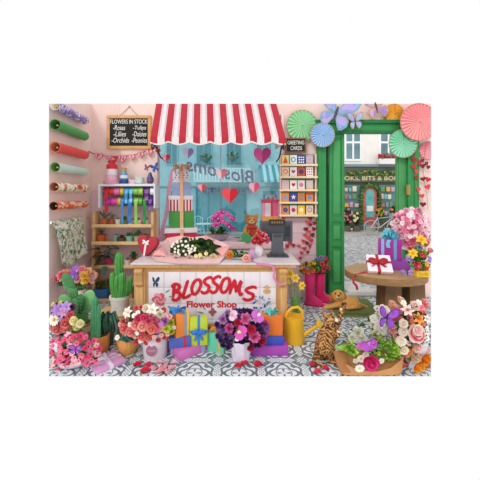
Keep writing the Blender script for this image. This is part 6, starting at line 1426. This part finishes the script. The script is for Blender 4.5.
# ---------------------------------------------------------------- petals on the floor
def petalthing(px, py, col, lab, L=.09, a=0, n=1, g='fallen petals on the floor'):
    p = FL(px, py); t = thing('fallen_petal', lab, 'petal', p, g, a); b = MB(); petal(b, 0, L, L*.5, .25, -.55, .5, -L*.45, .006, nt=5)
    m2 = MB(); m2.merge(b); m2.v = [Vector((q.x, q.y, max(q.z, .004))) for q in m2.v]; me = m2.mesh('petal', M(col, .5, .15, 20), fixn=False, ang=80)
    o = link('petal_blade', me, t)
for i, (x, y, c, L, a, lab) in enumerate(((137, 366, 'c4203a', .10, .3, 'dark red petal right of the lilac gift, farthest left of its three'), (147.5, 366.3, 'd02a44', .10, 2.6, 'red petal just in front of the labelled bucket'), (144.5, 372.5, 'c9253f', .12, .2, 'large red petal nearest the front below the labelled bucket'), (154.5, 369.5, 'e79aa4', .09, 1.2, 'pink petal right of the red petals'),
    (159, 363.5, 'eba8b0', .08, 0, 'pink petal beside the bucket foot'), (163.5, 368, 'e894a0', .09, 2.2, 'pink petal in the middle of the pink scatter'), (171.5, 369.5, 'ea9ea8', .09, .6, 'pink petal at the right of the scatter'), (161, 372.5, 'e58a98', .10, 3.6, 'pink petal at the front of the scatter'), (167.5, 372.8, 'eba6ac', .08, 1.5, 'small pale pink petal at the front of the scatter'), (173.5, 364, 'efb4ba', .08, .2, 'pale pink petal close to the long pink box'), (166, 364.5, 'e9a0aa', .07, 1.9, 'tiny pink petal behind the scatter'),
    (238, 367.5, 'c01f34', .10, 2.9, 'red petal left in the pair below the violet bouquet'), (244.5, 364.8, 'c9283c', .11, .2, 'red petal right in the pair below the violet bouquet'), (258.5, 366, 'c8243a', .12, .5, 'single red petal right of the violet bouquet'),
    (313, 366.5, 'bf2540', .09, .1, 'red petal left of the cat, farthest back'), (318, 373, 'd03a54', .10, .4, 'red petal nearest the front below the cat'), (326, 369.8, 'c22a44', .09, 2.8, 'red petal right below the cat'))):
    petalthing(x, y, c, lab, L*.85, a)
# ---------------------------------------------------------------- doormat, dog, cat
tm = thing('doormat', 'olive green doormat with leafy border under the puppy', 'mat', (1.87, 4.79, 0), rz=-.05)
MB().bb((-.37, -.39, 0), (.37, .39, .02)).build('mat_base', M('6f7a48', .95, .2, 60, bump=.3), tm, bevel=.006)
mb = MB(); rr = random.Random(3)
for i in range(26):
    x = -.33+.66*i/25; leafshape(mb, Matrix.Translation((x, -.33+rr.uniform(-.015, .015), .024)) @ Matrix.Rotation(rr.uniform(-.7, .7)+(0 if i % 2 else 2.8), 4, 'Z') @ Matrix.Rotation(.33, 4, 'Y'), .05, .012, .05, 0)
mb.build('leaf_border', M('4a5030', .95), tm, fixn=False)
GOLDF = M('dfa55c', .9, .16, 26, bump=.5); GOLDD = M('b67b3c', .9, .22, 26, bump=.5)
d = 4.78; s = S(d); dg = thing('puppy', 'golden puppy lying on the green doormat looking up', 'dog', Vector(((345-240)*s, d, .02)))
def dp(px, py, dy=0): q = W(px, py, d+dy)-dg.location; return q
J = [(dp(350, 302.6), (5.4*s, 5.2*s)), (dp(342.5, 301.5), (5.6*s, 5.4*s)), (dp(338.8, 299), (4.8*s, 4.4*s)), (dp(338, 294.8, -.06), (6.4*s, 6.1*s)), (dp(338.8, 296.6, -.14), (3.2*s, 2.5*s)), (dp(358, 303.2), (5.6*s, 5.2*s)),
     (dp(363.5, 306.3, .02), (1.9*s, 1.7*s)), (dp(368.5, 307.8, -.02), (1.0*s, 1.0*s)),
     (dp(338.5, 304.2, -.10), (2.7*s, 2.5*s)), (dp(331, 306.6, -.13), (1.8*s, 1.7*s)), (dp(323, 307.6, -.15), (1.6*s, 1.3*s)),
     (dp(338, 304.2, .08), (2.6*s, 2.4*s)), (dp(330, 305.8, .05), (1.7*s, 1.6*s)), (dp(325, 306.3, .02), (1.5*s, 1.2*s)),
     (dp(357.5, 305.3, -.11), (3.6*s, 3*s)), (dp(351.5, 307.6, -.17), (1.7*s, 1.5*s)), (dp(345.5, 308, -.19), (1.5*s, 1.2*s))]
E = [(0, 1), (1, 2), (2, 3), (3, 4), (0, 5), (5, 6), (6, 7), (1, 8), (8, 9), (9, 10), (1, 11), (11, 12), (12, 13), (5, 14), (14, 15), (15, 16)]
J = [(a, tuple(x*1.22 for x in b_)) for a, b_ in J]
body = skin('body', J, E, GOLDF, dg)
zmin = min(q.co.z for q in body.data.vertices)
for q in body.data.vertices: q.co.z = max(q.co.z, 0) if q.co.z < .03 else q.co.z
for q, (ex, ey) in ((-1, (331.4, 297)), (1, (344.4, 296.6))):
    m2 = MB().ball((0, 0, 0), (2.1*s, 2.6*s, 5*s), 12, 8, 0); o_ = m2.build('ear', GOLDD, dg); o_.location = dp(ex, ey, -.02); o_.rotation_euler = (0, q*-.25, 0)
for ex, ey in ((335.4, 293.4), (340.4, 293.2)): MB().ball(dp(ex, ey, -.165), .85*s, 8, 6).build('eye', M('1f1512', .2, spec=.6), dg)
MB().ball(dp(338.4, 297.0, -.17), (3*s, 1.8*s, 2.2*s), 12, 8).build('muzzle', M('e3bd84', .9, .12, 26), dg)
MB().ball(dp(338.7, 295.8, -.2), (1.25*s, .8*s, .9*s), 8, 6).build('nose', M('231816', .35, spec=.5), dg)
MB().tube([dp(336.9, 298.0, -.196), dp(338.4, 298.5, -.205), dp(340, 297.9, -.196)], .15*s, 5).build('mouth', M('4a2a20', .6), dg)
# cat
def catmat():
    m = bpy.data.materials.new('bengal_fur'); m.use_nodes = True; nt = m.node_tree; b = nt.nodes['Principled BSDF']; b.inputs['Roughness'].default_value = .85; b.inputs['Specular IOR Level'].default_value = .15
    tc = nt.nodes.new('ShaderNodeTexCoord'); wv = nt.nodes.new('ShaderNodeTexWave'); wv.bands_direction = 'DIAGONAL'; wv.inputs['Scale'].default_value = 9; wv.inputs['Distortion'].default_value = 13; wv.inputs['Detail'].default_value = 2; wv.inputs['Detail Scale'].default_value = 1.6
    r = nt.nodes.new('ShaderNodeValToRGB'); e = r.color_ramp.elements; e[0].color = rgb('4a3020'); e[0].position = .12; e[1].color = rgb('99693c'); e[1].position = .36
    x = e.new(.75); x.color = rgb('b5824c'); x = e.new(.95); x.color = rgb('c99b66')
    nt.links.new(tc.outputs['Object'], wv.inputs['Vector']); nt.links.new(wv.outputs['Fac'], r.inputs[0]); nt.links.new(r.outputs[0], b.inputs['Base Color']); return m
CATF = catmat(); d = 3.3; s = S(d); ca = thing('cat', 'striped bengal cat sitting with its back to us, one paw raised at the puppy', 'cat', Vector(((326-240)*s, d, 0)))
def cpt(px, py, dy=0): return W(px, py, d+dy)-ca.location
J = [(cpt(323.5, 353), (11.4*s, 10*s)), (cpt(324, 342.5), (8.8*s, 8*s)), (cpt(328.5, 333), (6.2*s, 6*s)), (cpt(329.5, 326), (4.2*s, 4*s)), (cpt(329, 318.3), (6.3*s, 5.8*s)), (cpt(335.5, 318.6, -.03), (2.8*s, 2.6*s)),
     (cpt(334, 330, .05), (3.3*s, 3*s)), (cpt(338.6, 322, .05), (2.5*s, 2.4*s)), (cpt(341, 312, .05), (1.9*s, 1.8*s)), (cpt(344, 303.5, .05), (2.2*s, 2*s)), (cpt(346, 300.5, .05), (1.9*s, 1.6*s)),
     (cpt(333, 333.5, -.06), (3.2*s, 3*s)), (cpt(337.5, 337, -.07), (2.4*s, 2.2*s)), (cpt(339.5, 329.5, -.07), (2*s, 1.9*s)),
     (cpt(329, 353, -.09), (6*s, 5*s)), (cpt(330, 361, -.09), (2.6*s, 2.4*s)), (cpt(338, 362.6, -.11), (2*s, 1.8*s)),
     (cpt(330, 353, .09), (6*s, 5*s)), (cpt(334, 360, .08), (2.6*s, 2.4*s)), (cpt(342, 360.8, .08), (2*s, 1.8*s)),
     (cpt(315, 359.5, .02), (2.6*s, 2.4*s)), (cpt(313, 362.4, -.08), (1.8*s, 1.7*s)), (cpt(319, 364.2, -.15), (1.5*s, 1.5*s)), (cpt(326, 364.8, -.16), (1.3*s, 1.3*s))]
E = [(0, 1), (1, 2), (2, 3), (3, 4), (4, 5), (2, 6), (6, 7), (7, 8), (8, 9), (9, 10), (2, 11), (11, 12), (12, 13), (0, 14), (14, 15), (15, 16), (0, 17), (17, 18), (18, 19), (0, 20), (20, 21), (21, 22), (22, 23)]
J = [(a, tuple(x*1.2 for x in b_)) for a, b_ in J]
body = skin('body', J, E, CATF, ca)
for q in body.data.vertices:
    if q.co.z < .0: q.co.z = 0
for ex, ey, dy, a in ((323.6, 312.2, -.02, -.35), (330.5, 310.8, .04, .1)):
    m2 = MB(); m2.lathe([(3*s, 0), (2.2*s, 2.4*s), (.2*s, 5.2*s)], 10); er = m2.build('ear', CATF, ca); er.location = cpt(ex+.8, ey+4.2, dy); er.rotation_euler = (0, a, 0); er.scale = (1, .55, 1)
    q = MB().ball((0, -1.5*s, 2*s), (1.2*s, .5*s, 1.7*s), 8, 6).build('inner_ear', M('b98468', .8), er)
MB().ball(cpt(336.2, 320, -.03), (2.1*s, 2.3*s, 1.7*s), 10, 8).build('muzzle', M('efe2d2', .85), ca)
MB().ball(cpt(338.2, 317.8, -.03), (.7*s, .8*s, .6*s), 8, 6).build('nose', M('b5665c', .5), ca)
for dy in (-.075, .03): MB().ball(cpt(334.4, 315.6, dy), (.8*s, .7*s, .8*s), 8, 6).build('eye', M('6f8a3a', .2, spec=.6), ca)
m2 = MB()
for k in range(3): m2.tube([cpt(336.5, 320, -.085), cpt(339+k*.6, 322.5-k*1.3, -.13)], .0012, 3)
m2.build('whiskers', M('f2efe8', .6), ca)
def cuff(a, b, r_, col):
    A_, B_ = cpt(*a), cpt(*b); return MB().tube([A_, A_.lerp(B_, .5), B_], [r_*.9*s, r_*1.0*s, r_*.9*s], 10).build('leg_marking', M(col, .85, .1, 20), ca)
cuff((341.6, 310, .05), (342.2, 308, .05), 2.25, 'efe0cc'); cuff((343.2, 306, .05), (343.8, 304, .05), 2.45, '3f2a20'); cuff((340.4, 314.5, .05), (340.9, 312.6, .05), 2.3, '3a261c'); cuff((338.7, 332.5, -.07), (339.1, 330.6, -.07), 2.4, 'efe0cc')
# ---------------------------------------------------------------- round table with gifts
ZTB = .75; D0 = 4.26; tb = thing('round_table', 'round wooden table with two slab legs by the open door', 'table', (2.13, D0, 0))
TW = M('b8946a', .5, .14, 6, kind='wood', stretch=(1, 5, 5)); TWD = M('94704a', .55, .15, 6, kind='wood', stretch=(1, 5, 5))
n = 48; mb = MB(); rx, ry = .57, .46; o = 0
for z, k in ((ZTB-.10, .97), (ZTB-.09, .995), (ZTB-.012, 1.0), (ZTB, .985)):
    for j in range(n): mb.v.append(Vector((rx*k*math.cos(2*PI*j/n), ry*k*math.sin(2*PI*j/n), z)))
for i in range(3):
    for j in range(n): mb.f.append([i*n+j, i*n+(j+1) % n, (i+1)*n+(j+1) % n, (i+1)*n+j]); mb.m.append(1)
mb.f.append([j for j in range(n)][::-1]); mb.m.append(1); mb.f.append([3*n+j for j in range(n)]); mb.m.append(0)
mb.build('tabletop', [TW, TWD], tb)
def tx(px, dd): return (px-240)*S(dd)-2.13
for a, b, a2, b2 in ((386, 402, 384.5, 401), (409.5, 425, 411, 427)):
    m2 = MB(); y0, y1 = -.14, .14; m2.add([(tx(a2, 4.12), y0, 0), (tx(b2, 4.12), y0, 0), (tx(b2, 4.12), y1, 0), (tx(a2, 4.12), y1, 0), (tx(a, 4.12), y0, ZTB-.1), (tx(b, 4.12), y0, ZTB-.1), (tx(b, 4.12), y1, ZTB-.1), (tx(a, 4.12), y1, ZTB-.1)], [(0, 3, 2, 1), (0, 1, 5, 4), (1, 2, 6, 5), (2, 3, 7, 6), (3, 0, 4, 7), (4, 5, 6, 7)])
    m2.build('leg', M('77593c', .55, .15, 6, kind='wood', stretch=(5, 5, 1)), tb, bevel=.006)
MB().bb((tx(392, 4.12), -.05, .12), (tx(418, 4.12), .05, .2)).build('stretcher', TWD, tb, bevel=.004)
def ontable(px, py): dd = (EYE-ZTB)*FPX/(py-HY); return Vector(((px-240)*S(dd), dd, ZTB)), dd
VIO = 'a94cb0'
p, d = ontable(396, 270.5); s = S(d)
g1 = gift('gift_box', 'flat purple box under the tall purple gift on the round table', p+Vector((.02, .12, 0)), (.40, .24, 10.5*s), '9a4fb4', -.18)
g2 = gift('gift_box', 'tall purple gift with blue ribbon and big teal bow on the round table', p+Vector((-.03, .13, 10.5*s)), (.31, .22, 20*s), 'a8369a', -.42, (('x', -.095, '8fb8e4'), ('x', .07, '6fa0d8'), ('y', .02, '7fb0e0')), bandw=.04)
mb = MB(); rr = random.Random(2)
for i in range(14):
    a = i*2.4; q = .3+.7*(i/14); loop(mb, (0, 0, 20*s+.01+.05*(1-i/14)), (math.cos(a)*.9, math.sin(a)*.9, .1), (.05+.09*q), .09*(1.2-q*.5), .045)
mb.build('bow', M('62bfd2', .4, .12, 10), g2)
mb = MB(); mb.strip([(-.01, -.125, 20*s), (-.03, -.135, 16*s), (-.02, -.14, 12*s)], (.05, 0, 0), .004); mb.build('ribbon_tail', M('7fb8dc', .4), g2)
p, d = ontable(382, 276); s = S(d); t = thing('gift_box', 'white flat gift with red ribbon leaning on the purple boxes on the table', 'gift', p+Vector((0, .03, .004)), rz=-.22)
X = Matrix.Rotation(.80, 4, 'X'); hh_ = .27; ww = .32
mb = MB(); mb.bb((-ww/2, 0, -.07), (ww/2, hh_, 0)); b2 = MB(); b2.merge(mb, X); zmn = min(q.z for q in b2.v)
for q in b2.v: q.z -= zmn
b2.build('box_body', M('f0e6f0', .5, .05), t, bevel=.004)
b2 = MB(); b2.merge(MB().bb((-.035, -.003, -.073), (.005, hh_+.003, .004)).bb((-ww/2-.003, hh_*.5, -.073), (ww/2+.003, hh_*.5+.035, .0035)), X)
for q in b2.v: q.z -= zmn
b2.build('ribbon_band', M('b52a38', .4, .08), t)
mb = MB(); REDR = M('a8232f', .4, .12, 14)
for q in (-1, 1):
    mb.ball((q*.065-.015, hh_*.55, .03), (.07, .05, .025), 12, 8, 0, Matrix.Rotation(q*.5, 4, 'Z')); mb.strip([(-.015+q*.01, hh_*.5, .02), (-.015+q*.05, hh_*.38, .016), (-.015+q*.09, hh_*.25, .012)], (.03, .01, 0), .004)
mb.ball((-.015, hh_*.55, .035), .024, 8, 6); b2 = MB(); b2.merge(mb, X)
for q in b2.v: q.z -= zmn
b2.build('bow', REDR, t)
t = thing('ribbon', 'red ribbon curling from the white gift over the table edge', 'ribbon', ontable(365, 273)[0])
mb = MB(); mb.strip([W(*q)-t.location for q in ((369, 272.5, 4.1), (364, 272.8, 4.12), (359, 274.5, 4.07), (355, 275.2, 4.05), (353, 278, 4.0), (353.5, 282.5, 3.97), (356.5, 286, 3.96), (357.5, 290, 3.96))], [(0, .02, .03)]*4+[(.03, 0, .015)]*4, .004); mb.build('band', REDR, t)
p, d = ontable(407, 275); bf = butterfly(407, 272.5, d, 20, 8.5, M('b9a4d9', .5, .2, 14), '9f86c6', 'lilac paper butterfly resting on the round table edge', rot=-.12, fold=.5, name='paper_butterfly')
# tulips in a yellow box
p, d = ontable(423.5, 277.3); s = S(d); t = thing('yellow_box', 'small yellow planter box holding tulips on the round table', 'box', p+Vector((0, .05, 0))); 
MB().bb((-7*s, -.05, 0), (6.8*s, .06, 6.5*s)).build('box_body', M('efc43a', .45, .06), t, bevel=.005)
MB().bb((-4.5*s, -.053, 1.6*s), (4.5*s, -.05, 4*s)).build('box_label', M('d9a82a', .5, .3, 60), t)
b = thing('tulip_bouquet', 'bouquet of red tulips and yellow lilies in the yellow box', 'bouquet', t.location+Vector((0, 0, 6.5*s+.003)))
RT, YT = ('d6404a', 'e8696a'), ('f0c230', 'e8a92a')
it = [('lily', YT, 420.5, 240.5, 6.5), ('tulip', ('e0506a', 'f08a90'), 410.8, 247, 3.4), ('tulip', RT, 420.8, 255.5, 3.8), ('lily', YT, 412.5, 253.5, 5), ('tulip', ('e8607a', 'f29a9c'), 428.2, 251, 3.2), ('tulip', ('e3746a', 'f0a080'), 426, 243.5, 2.6), ('orchid', ('9f78c8', 'c0a4de'), 429, 259.5, 3.4), ('tulip', ('c42f3f', 'da5058'), 414.5, 263.5, 3), ('lily', ('c9304a', 'f0d0d0'), 417.5, 266, 4.4), ('orchid', ('a07cc8', 'c9b0e0'), 409.5, 260, 3), ('blossom', ('e8b83a', 'd99a2a'), 426.5, 264.5, 3), ('tulip', RT, 424.8, 268, 2.6), ('carnation', ('8a5ab8', 'a880cc'), 419.5, 247.5, 2.4)]
place(b, d, (420, 256), (12, 18), .12, it, 3, face=(0, -1, .9)); foliage(b, d+.05, 419.5, 258, 10.5, 13, .1, 80, 8, ['5f9a3a', '8abf4a', '477a30'], .22, seed=14, up=1.2); stems(b, d+.04, (0, 0, 0), it, .06, .005, '6aa042')
# pink ball bouquet
p, d = ontable(411, 264.5); s = S(d); t = thing('white_vase', 'white vase under the big pink blossom ball on the round table', 'vase', p)
MB().lathe([(.05, 0), (.08, .06), (.075, .14), (.055, .19), (.065, .21), (.055, .21), (.04, .15)], 20).build('body', M('efe4ea', .35), t)
b = thing('pink_blossom_ball', 'large round bouquet of small pink blossoms behind the tulips', 'bouquet', p+Vector((0, 0, .2)))
PKS = [('f3b4c6', 'e68aa6'), ('f6ccd6', 'eea8bc'), ('ea8aaa', 'd86a90'), ('f8dde2', 'f2b8c4'), ('e06f94', 'c9527a')]; rr = random.Random(6); it = []
for i, (x, y) in enumerate(scatter(100, (412, 229), (20.5, 20), 3.3, 8, lim=(391, 430.5, 200, 260))): it.append((('blossom', 'carnation', 'rose')[rr.randrange(3) if i % 2 else 0], PKS[rr.choice((0, 0, 1, 1, 2, 3, 3, 4))], x, y, rr.uniform(2.7, 3.5)))
place(b, d+.02, (412, 229), (22, 22), .3, it, 9, face=(0, -.6, .2))
fm = MB(); rr = random.Random(31)
for x, y in scatter(230, (412, 229), (19.5, 19.5), 1.9, 41, lim=(391, 430.8, 200, 260)):
    u, v = (x-412)/21, (y-229)/21; q = math.sqrt(max(0, 1-u*u-v*v)); X = aim((u, -q-.2, -v), rr.uniform(0, 6), 2.3*s, W(x, y, d+.05-.26*q)-b.location); k = rr.randrange(3)
    for j in range(5): pb = MB(); petal(pb, 2*PI*j/5, .95, .5, .3, -.3, .15, .05, 0, m=k, nt=2); fm.merge(pb, X)
tag(fm.build('small_blossoms', [M('eda6bc', .55), M('f5cbd6', .55), M('df7c9c', .55)], b, fixn=False), kind='stuff'); foliage(b, d+.02, 412, 231, 19, 18, .2, 60, 5, ['6f8f4a', 'b86a80', '8fa85a'], .35, seed=15); stems(b, d+.02, (0, 0, -.1), it[::5], .05)
# ---------------------------------------------------------------- kraft paper bouquet, front right
d = 3.2; kb = thing('kraft_bouquet', 'mixed bouquet wrapped in brown kraft paper lying at the front of the floor', 'bouquet', Vector(((369-240)*S(3.1), 3.12, 0))); KL = kb.location
rim = [(333.5, 351, 3.14), (336.5, 362, 3.07), (341, 373, 3.0), (355, 374.6, 2.99), (372, 375, 2.985), (388, 374.8, 2.985), (399, 372.5, 3.0), (404.5, 357, 3.1)]
R0 = [W(*q)-KL for q in rim]; C0 = W(371, 346, 3.42)-KL; KR = M('b98252', .75, .1, 8); KR2 = M('a87446', .75, .1, 8)
mid = [C0+(v-C0)*.72+Vector((0, .0, -.0)) for v in R0]; inn = [C0+(v-C0)*.3 for v in R0]
for q in mid+inn: q.z = max(q.z, .012)
out = [v+Vector((0, .02, -.012)) for v in R0]; lowm = [C0+(v-C0)*.8+Vector((0, 0, -.05)) for v in R0]
for q in out+lowm: q.z = max(q.z, .003)
n = len(rim); mb = MB(); mb.add(R0+mid+inn+out+lowm, [(i, i+1, n+i+1, n+i) for i in range(n-1)]+[(n+i, n+i+1, 2*n+i+1, 2*n+i) for i in range(n-1)]+[(i, 3*n+i, 3*n+i+1, i+1) for i in range(n-1)]+[(3*n+i, 4*n+i, 4*n+i+1, 3*n+i+1) for i in range(n-1)])
mb.build('wrapping_paper', KR, kb, fixn=False, ang=35)
def sheetq(pts, col, nm='paper_fold'):
    P = [W(*q)-KL for q in pts]; c = sum(P, Vector())/len(P)+Vector((0, -.03, .01)); mb = MB(); k = len(P); mb.add(P+[c], [(i, (i+1) % k, k) for i in range(k)]); return mb.build(nm, col, kb, fixn=False, ang=50)
sheetq([(333.5, 351, 3.13), (346.5, 351.5, 3.2), (349, 363, 3.1), (352, 374, 2.985), (341, 374, 2.985), (337, 363, 3.05)], KR2)
sheetq([(341, 366, 3.0), (348.5, 360, 3.06), (362, 371.5, 2.98), (380, 373.5, 2.975), (398, 370, 2.98), (404.5, 356.5, 3.08), (401.5, 374.6, 2.98), (372, 375.2, 2.975), (343, 374.8, 2.98)], M('c28a58', .75, .1, 8)) if 0 else None
mb = MB(); fr = [(346, 364, 3.05), (354, 368.5, 3.0), (364, 371, 2.98), (378, 371.5, 2.975), (391, 368, 2.985), (400, 361, 3.03), (404, 354, 3.1)]; fb = [(343, 374.6, 2.98), (354, 375.4, 2.975), (364, 375.6, 2.97), (378, 375.6, 2.97), (391, 375.4, 2.975), (399, 374.6, 2.98), (402, 372, 3.0)]
P = [W(*q)-KL for q in fr]+[W(*q)-KL for q in fb]; k = len(fr); mb.add(P, [(i, i+1, k+i+1, k+i) for i in range(k-1)]); mb.build('paper_fold', M('c08a5a', .75, .1, 8), kb, fixn=False, ang=50)
it = [('ranunculus', ('e6488c', 'd12f74'), 370, 361.5, 9, -.2), ('daisy', ('f6f4ee', 'e9bf3a'), 359.5, 368, 5, -.22), ('daisy', ('f6f4ee', 'e9bf3a'), 361, 358.5, 4.2, -.15), ('blossom', ('f3f0e6', 'e3d48a'), 355.5, 360.5, 3.2, -.12), ('blossom', ('f3f0e6', 'e3d48a'), 381, 360.5, 3.6, -.15), ('daisy', ('f4f1ea', 'e3b83a'), 365.5, 354.5, 3.4, -.1), ('orchid', ('b45ac0', 'cf8ad6'), 368.5, 344, 7.6, -.16), ('tulip', ('c965c0', 'd98ad2'), 373, 341, 3.6, -.14), ('orchid', ('cf6fb8', 'e09acb'), 361.5, 346, 5, -.15), ('tulip', ('dd5a3a', 'e8804f'), 346.8, 343.5, 2.6, -.02), ('carnation', ('ecebdc', 'dcdcc0'), 357.5, 332.5, 6.8, .05), ('carnation', ('f0efe4', 'e2e2cf'), 352.5, 337.5, 5, .04), ('carnation', ('eceae2', 'dedccb'), 362, 338, 4.6, .02),
      ('rose', ('f6f2ec', 'ece4da'), 380, 327.5, 7.5, .06), ('rose', ('f4eee8', 'e9ded6'), 389.5, 331, 7, .06), ('rose', ('f6f3ee', 'ece6de'), 384, 320.5, 7.5, .08), ('rose', ('f5f1ea', 'eae0d4'), 376.5, 333, 5.5, .04), ('rose', ('f7f3ea', 'efe2d0'), 383.5, 311.5, 6.5, .08), ('rose', ('f2c9b0', 'eab094'), 391.8, 306, 5.6, .12), ('rose', ('f4d3bc', 'eebca0'), 400.5, 302, 5.6, .14), ('rose', ('f3cdb8', 'e9b39c'), 398.5, 309.5, 4.6, .12), ('rose', ('f6ece4', 'ecdccf'), 396, 317, 5, .1), ('hydrangea', ('8cab3f', 'a9c452'), 384, 351, 7.5, -.12), ('hydrangea', ('76983a', '98b84a'), 393, 356, 6.5, -.1), ('hydrangea', ('86a848', 'a3c058'), 391, 344, 6, -.04), ('hydrangea', ('b9c47a', 'd0d898'), 373.5, 336.5, 4, -.02), ('hydrangea', ('9ab84a', 'b4cc60'), 378, 345, 5, -.08)]
BUSH = ['9cc640', '7fae3a', 'b4d45c', '5f8f32']
foliage(kb, 3.12, 387, 349, 15, 11, .12, 190, 4.6, BUSH, .45, name='green_filler', seed=21); foliage(kb, 3.12, 352, 349, 9, 5, .1, 50, 5, BUSH, .35, name='green_filler', seed=22); foliage(kb, 3.14, 376, 338, 6, 6, .05, 40, 4.5, ['b9c47a', '9ab050', 'd0d898'], .4, name='green_filler', seed=23)
it = [q for q in it if q[0] != 'hydrangea']
it = more(it, 7, (384, 322), (13, 16), 4.5, [('rose', ('f6f2ec', 'ece4da')), ('carnation', ('f4f0ea', 'e6e0d4'))], (3.6, 4.6), 6, dz=.1)
foliage(kb, 3.31, 384, 327, 12, 13, .02, 40, 6, ['6f9a44', '94b85a', '4f7a34'], .32, name='green_filler', seed=25)
place(kb, 3.2, (371, 338), (36, 38), .0, it, 9); foliage(kb, 3.40, 374, 342, 30, 26, .06, 150, 8, ['5f8a36', '86aa44', '44692c'], .3, seed=16)
mb = MB()
for x, y, xe, ye in ((352, 354, 334.5, 346.5), (354, 352, 336.5, 349.5), (356, 352, 341, 345), (355, 350, 349, 340), (358, 352, 345, 350)): mb.strip([W(x, y, 3.1)-KL, W((x+xe)/2, (y+ye)/2-2.5, 3.06)-KL, W(xe, ye, 3.08)-KL], [(.01, 0, .03), (.012, 0, .045), (.002, 0, .004)], .003)
mb.build('tulip_leaves', M('8cb83f', .45, .2, 20), kb)
butterfly(386.5, 317.5, 2.98, 22.5, 21, M('8f4cb8', .5, .3, 22), '6f3498', 'large purple butterfly on the white roses of the front right bouquet', rot=.18, fold=.4, name='paper_butterfly', body='3a2440')
# ---------------------------------------------------------------- bucket bouquet at the right edge
bu = thing('flower_bucket', 'pale lilac flower bucket at the front right edge', 'bucket', Vector(((412-240)*S(3.22), 3.22, 0)))
MB().lathe([(.13, 0), (.155, .25), (.16, .28), (.15, .28), (.14, .22)], 26).build('body', M('d9d6e4', .35, .06), bu)
rb = thing('mixed_bouquet', 'tall bouquet of coral lilies, white roses and orange ranunculus at the right edge', 'bouquet', bu.location+Vector((0, 0, .27)))
it = [('lily', ('f3d9d2', 'd9485a'), 407, 310, 6.4), ('rose', ('f5e0d8', 'ecc0b4'), 414, 306, 5), ('lily', ('e8707a', 'f2d0c0'), 421.5, 309.5, 5.6), ('rose', ('f2c4bc', 'e2808a'), 424.5, 303.5, 4.8), ('lily', ('f0a04a', 'e05a5a'), 417.5, 318.5, 6.4), ('rose', ('f2b48a', 'e68a5a'), 411, 322.5, 4.2), ('lily', ('f6ebe6', 'e3b8a8'), 426.3, 319, 4.6), ('rose', ('de5f78', 'f4dcd0'), 414.5, 333, 9.4, -.05), ('rose', ('f0b0b4', 'f6e8dc'), 417, 330, 5.4, -.1), ('rose', ('f6ece2', 'ecd9c8'), 402.5, 331, 5), ('rose', ('f6efe6', 'efe0cc'), 400.5, 340.5, 5.4), ('rose', ('f4e9de', 'e9d4c0'), 403, 323.5, 4.6), ('rose', ('f3ece0', 'ead9b8'), 403.5, 349.5, 4.8), ('ranunculus', ('f3d9d2', 'eebfb4'), 416.5, 346.5, 6), ('ranunculus', ('f4d8d0', 'ecc0b2'), 425, 350, 5.4), ('ranunculus', ('ef9a3a', 'e5802a'), 408.8, 349.5, 4.6), ('ranunculus', ('f4ddc4', 'ecc8a0'), 415.5, 357, 5.6), ('ranunculus', ('f2b23a', 'e8962a'), 417.5, 365.5, 7.4, -.1), ('ranunculus', ('f0a02f', 'e58522'), 424.3, 358.5, 6.6, -.05), ('ranunculus', ('f2ab3a', 'e6902a'), 425.8, 368, 5, -.06), ('blossom', ('f2f0ea', 'd9d8b0'), 398.5, 360, 3.4), ('blossom', ('f2f0ea', 'd9d8b0'), 426.5, 328.5, 3), ('blossom', ('f0eee6', 'd9d8b0'), 427, 338.5, 3.2)]
it = more(it, 22, (411, 336), (20, 36), 4.4, [('rose', ('e9909a', 'd65a70')), ('blossom', ('f3ece4', 'e0c890')), ('rose', ('e87a80', 'f2c0b4')), ('lily', ('f2d0c8', 'd9586a')), ('rose', ('f0b49a', 'e8906a'))], (2.8, 3.8), 7, lim=(386, 430, 298, 374), dz=.02)
place(rb, 3.2, (411, 336), (22, 38), .14, it, 10); foliage(rb, 3.21, 411, 338, 19, 34, .14, 240, 9, ['3f6a36', '5c8a44', '2f5230'], .3, seed=17, lim=(386, 430, 298, 374)); stems(rb, 3.22, (0, 0, -.1), it[::2], .06, .005)
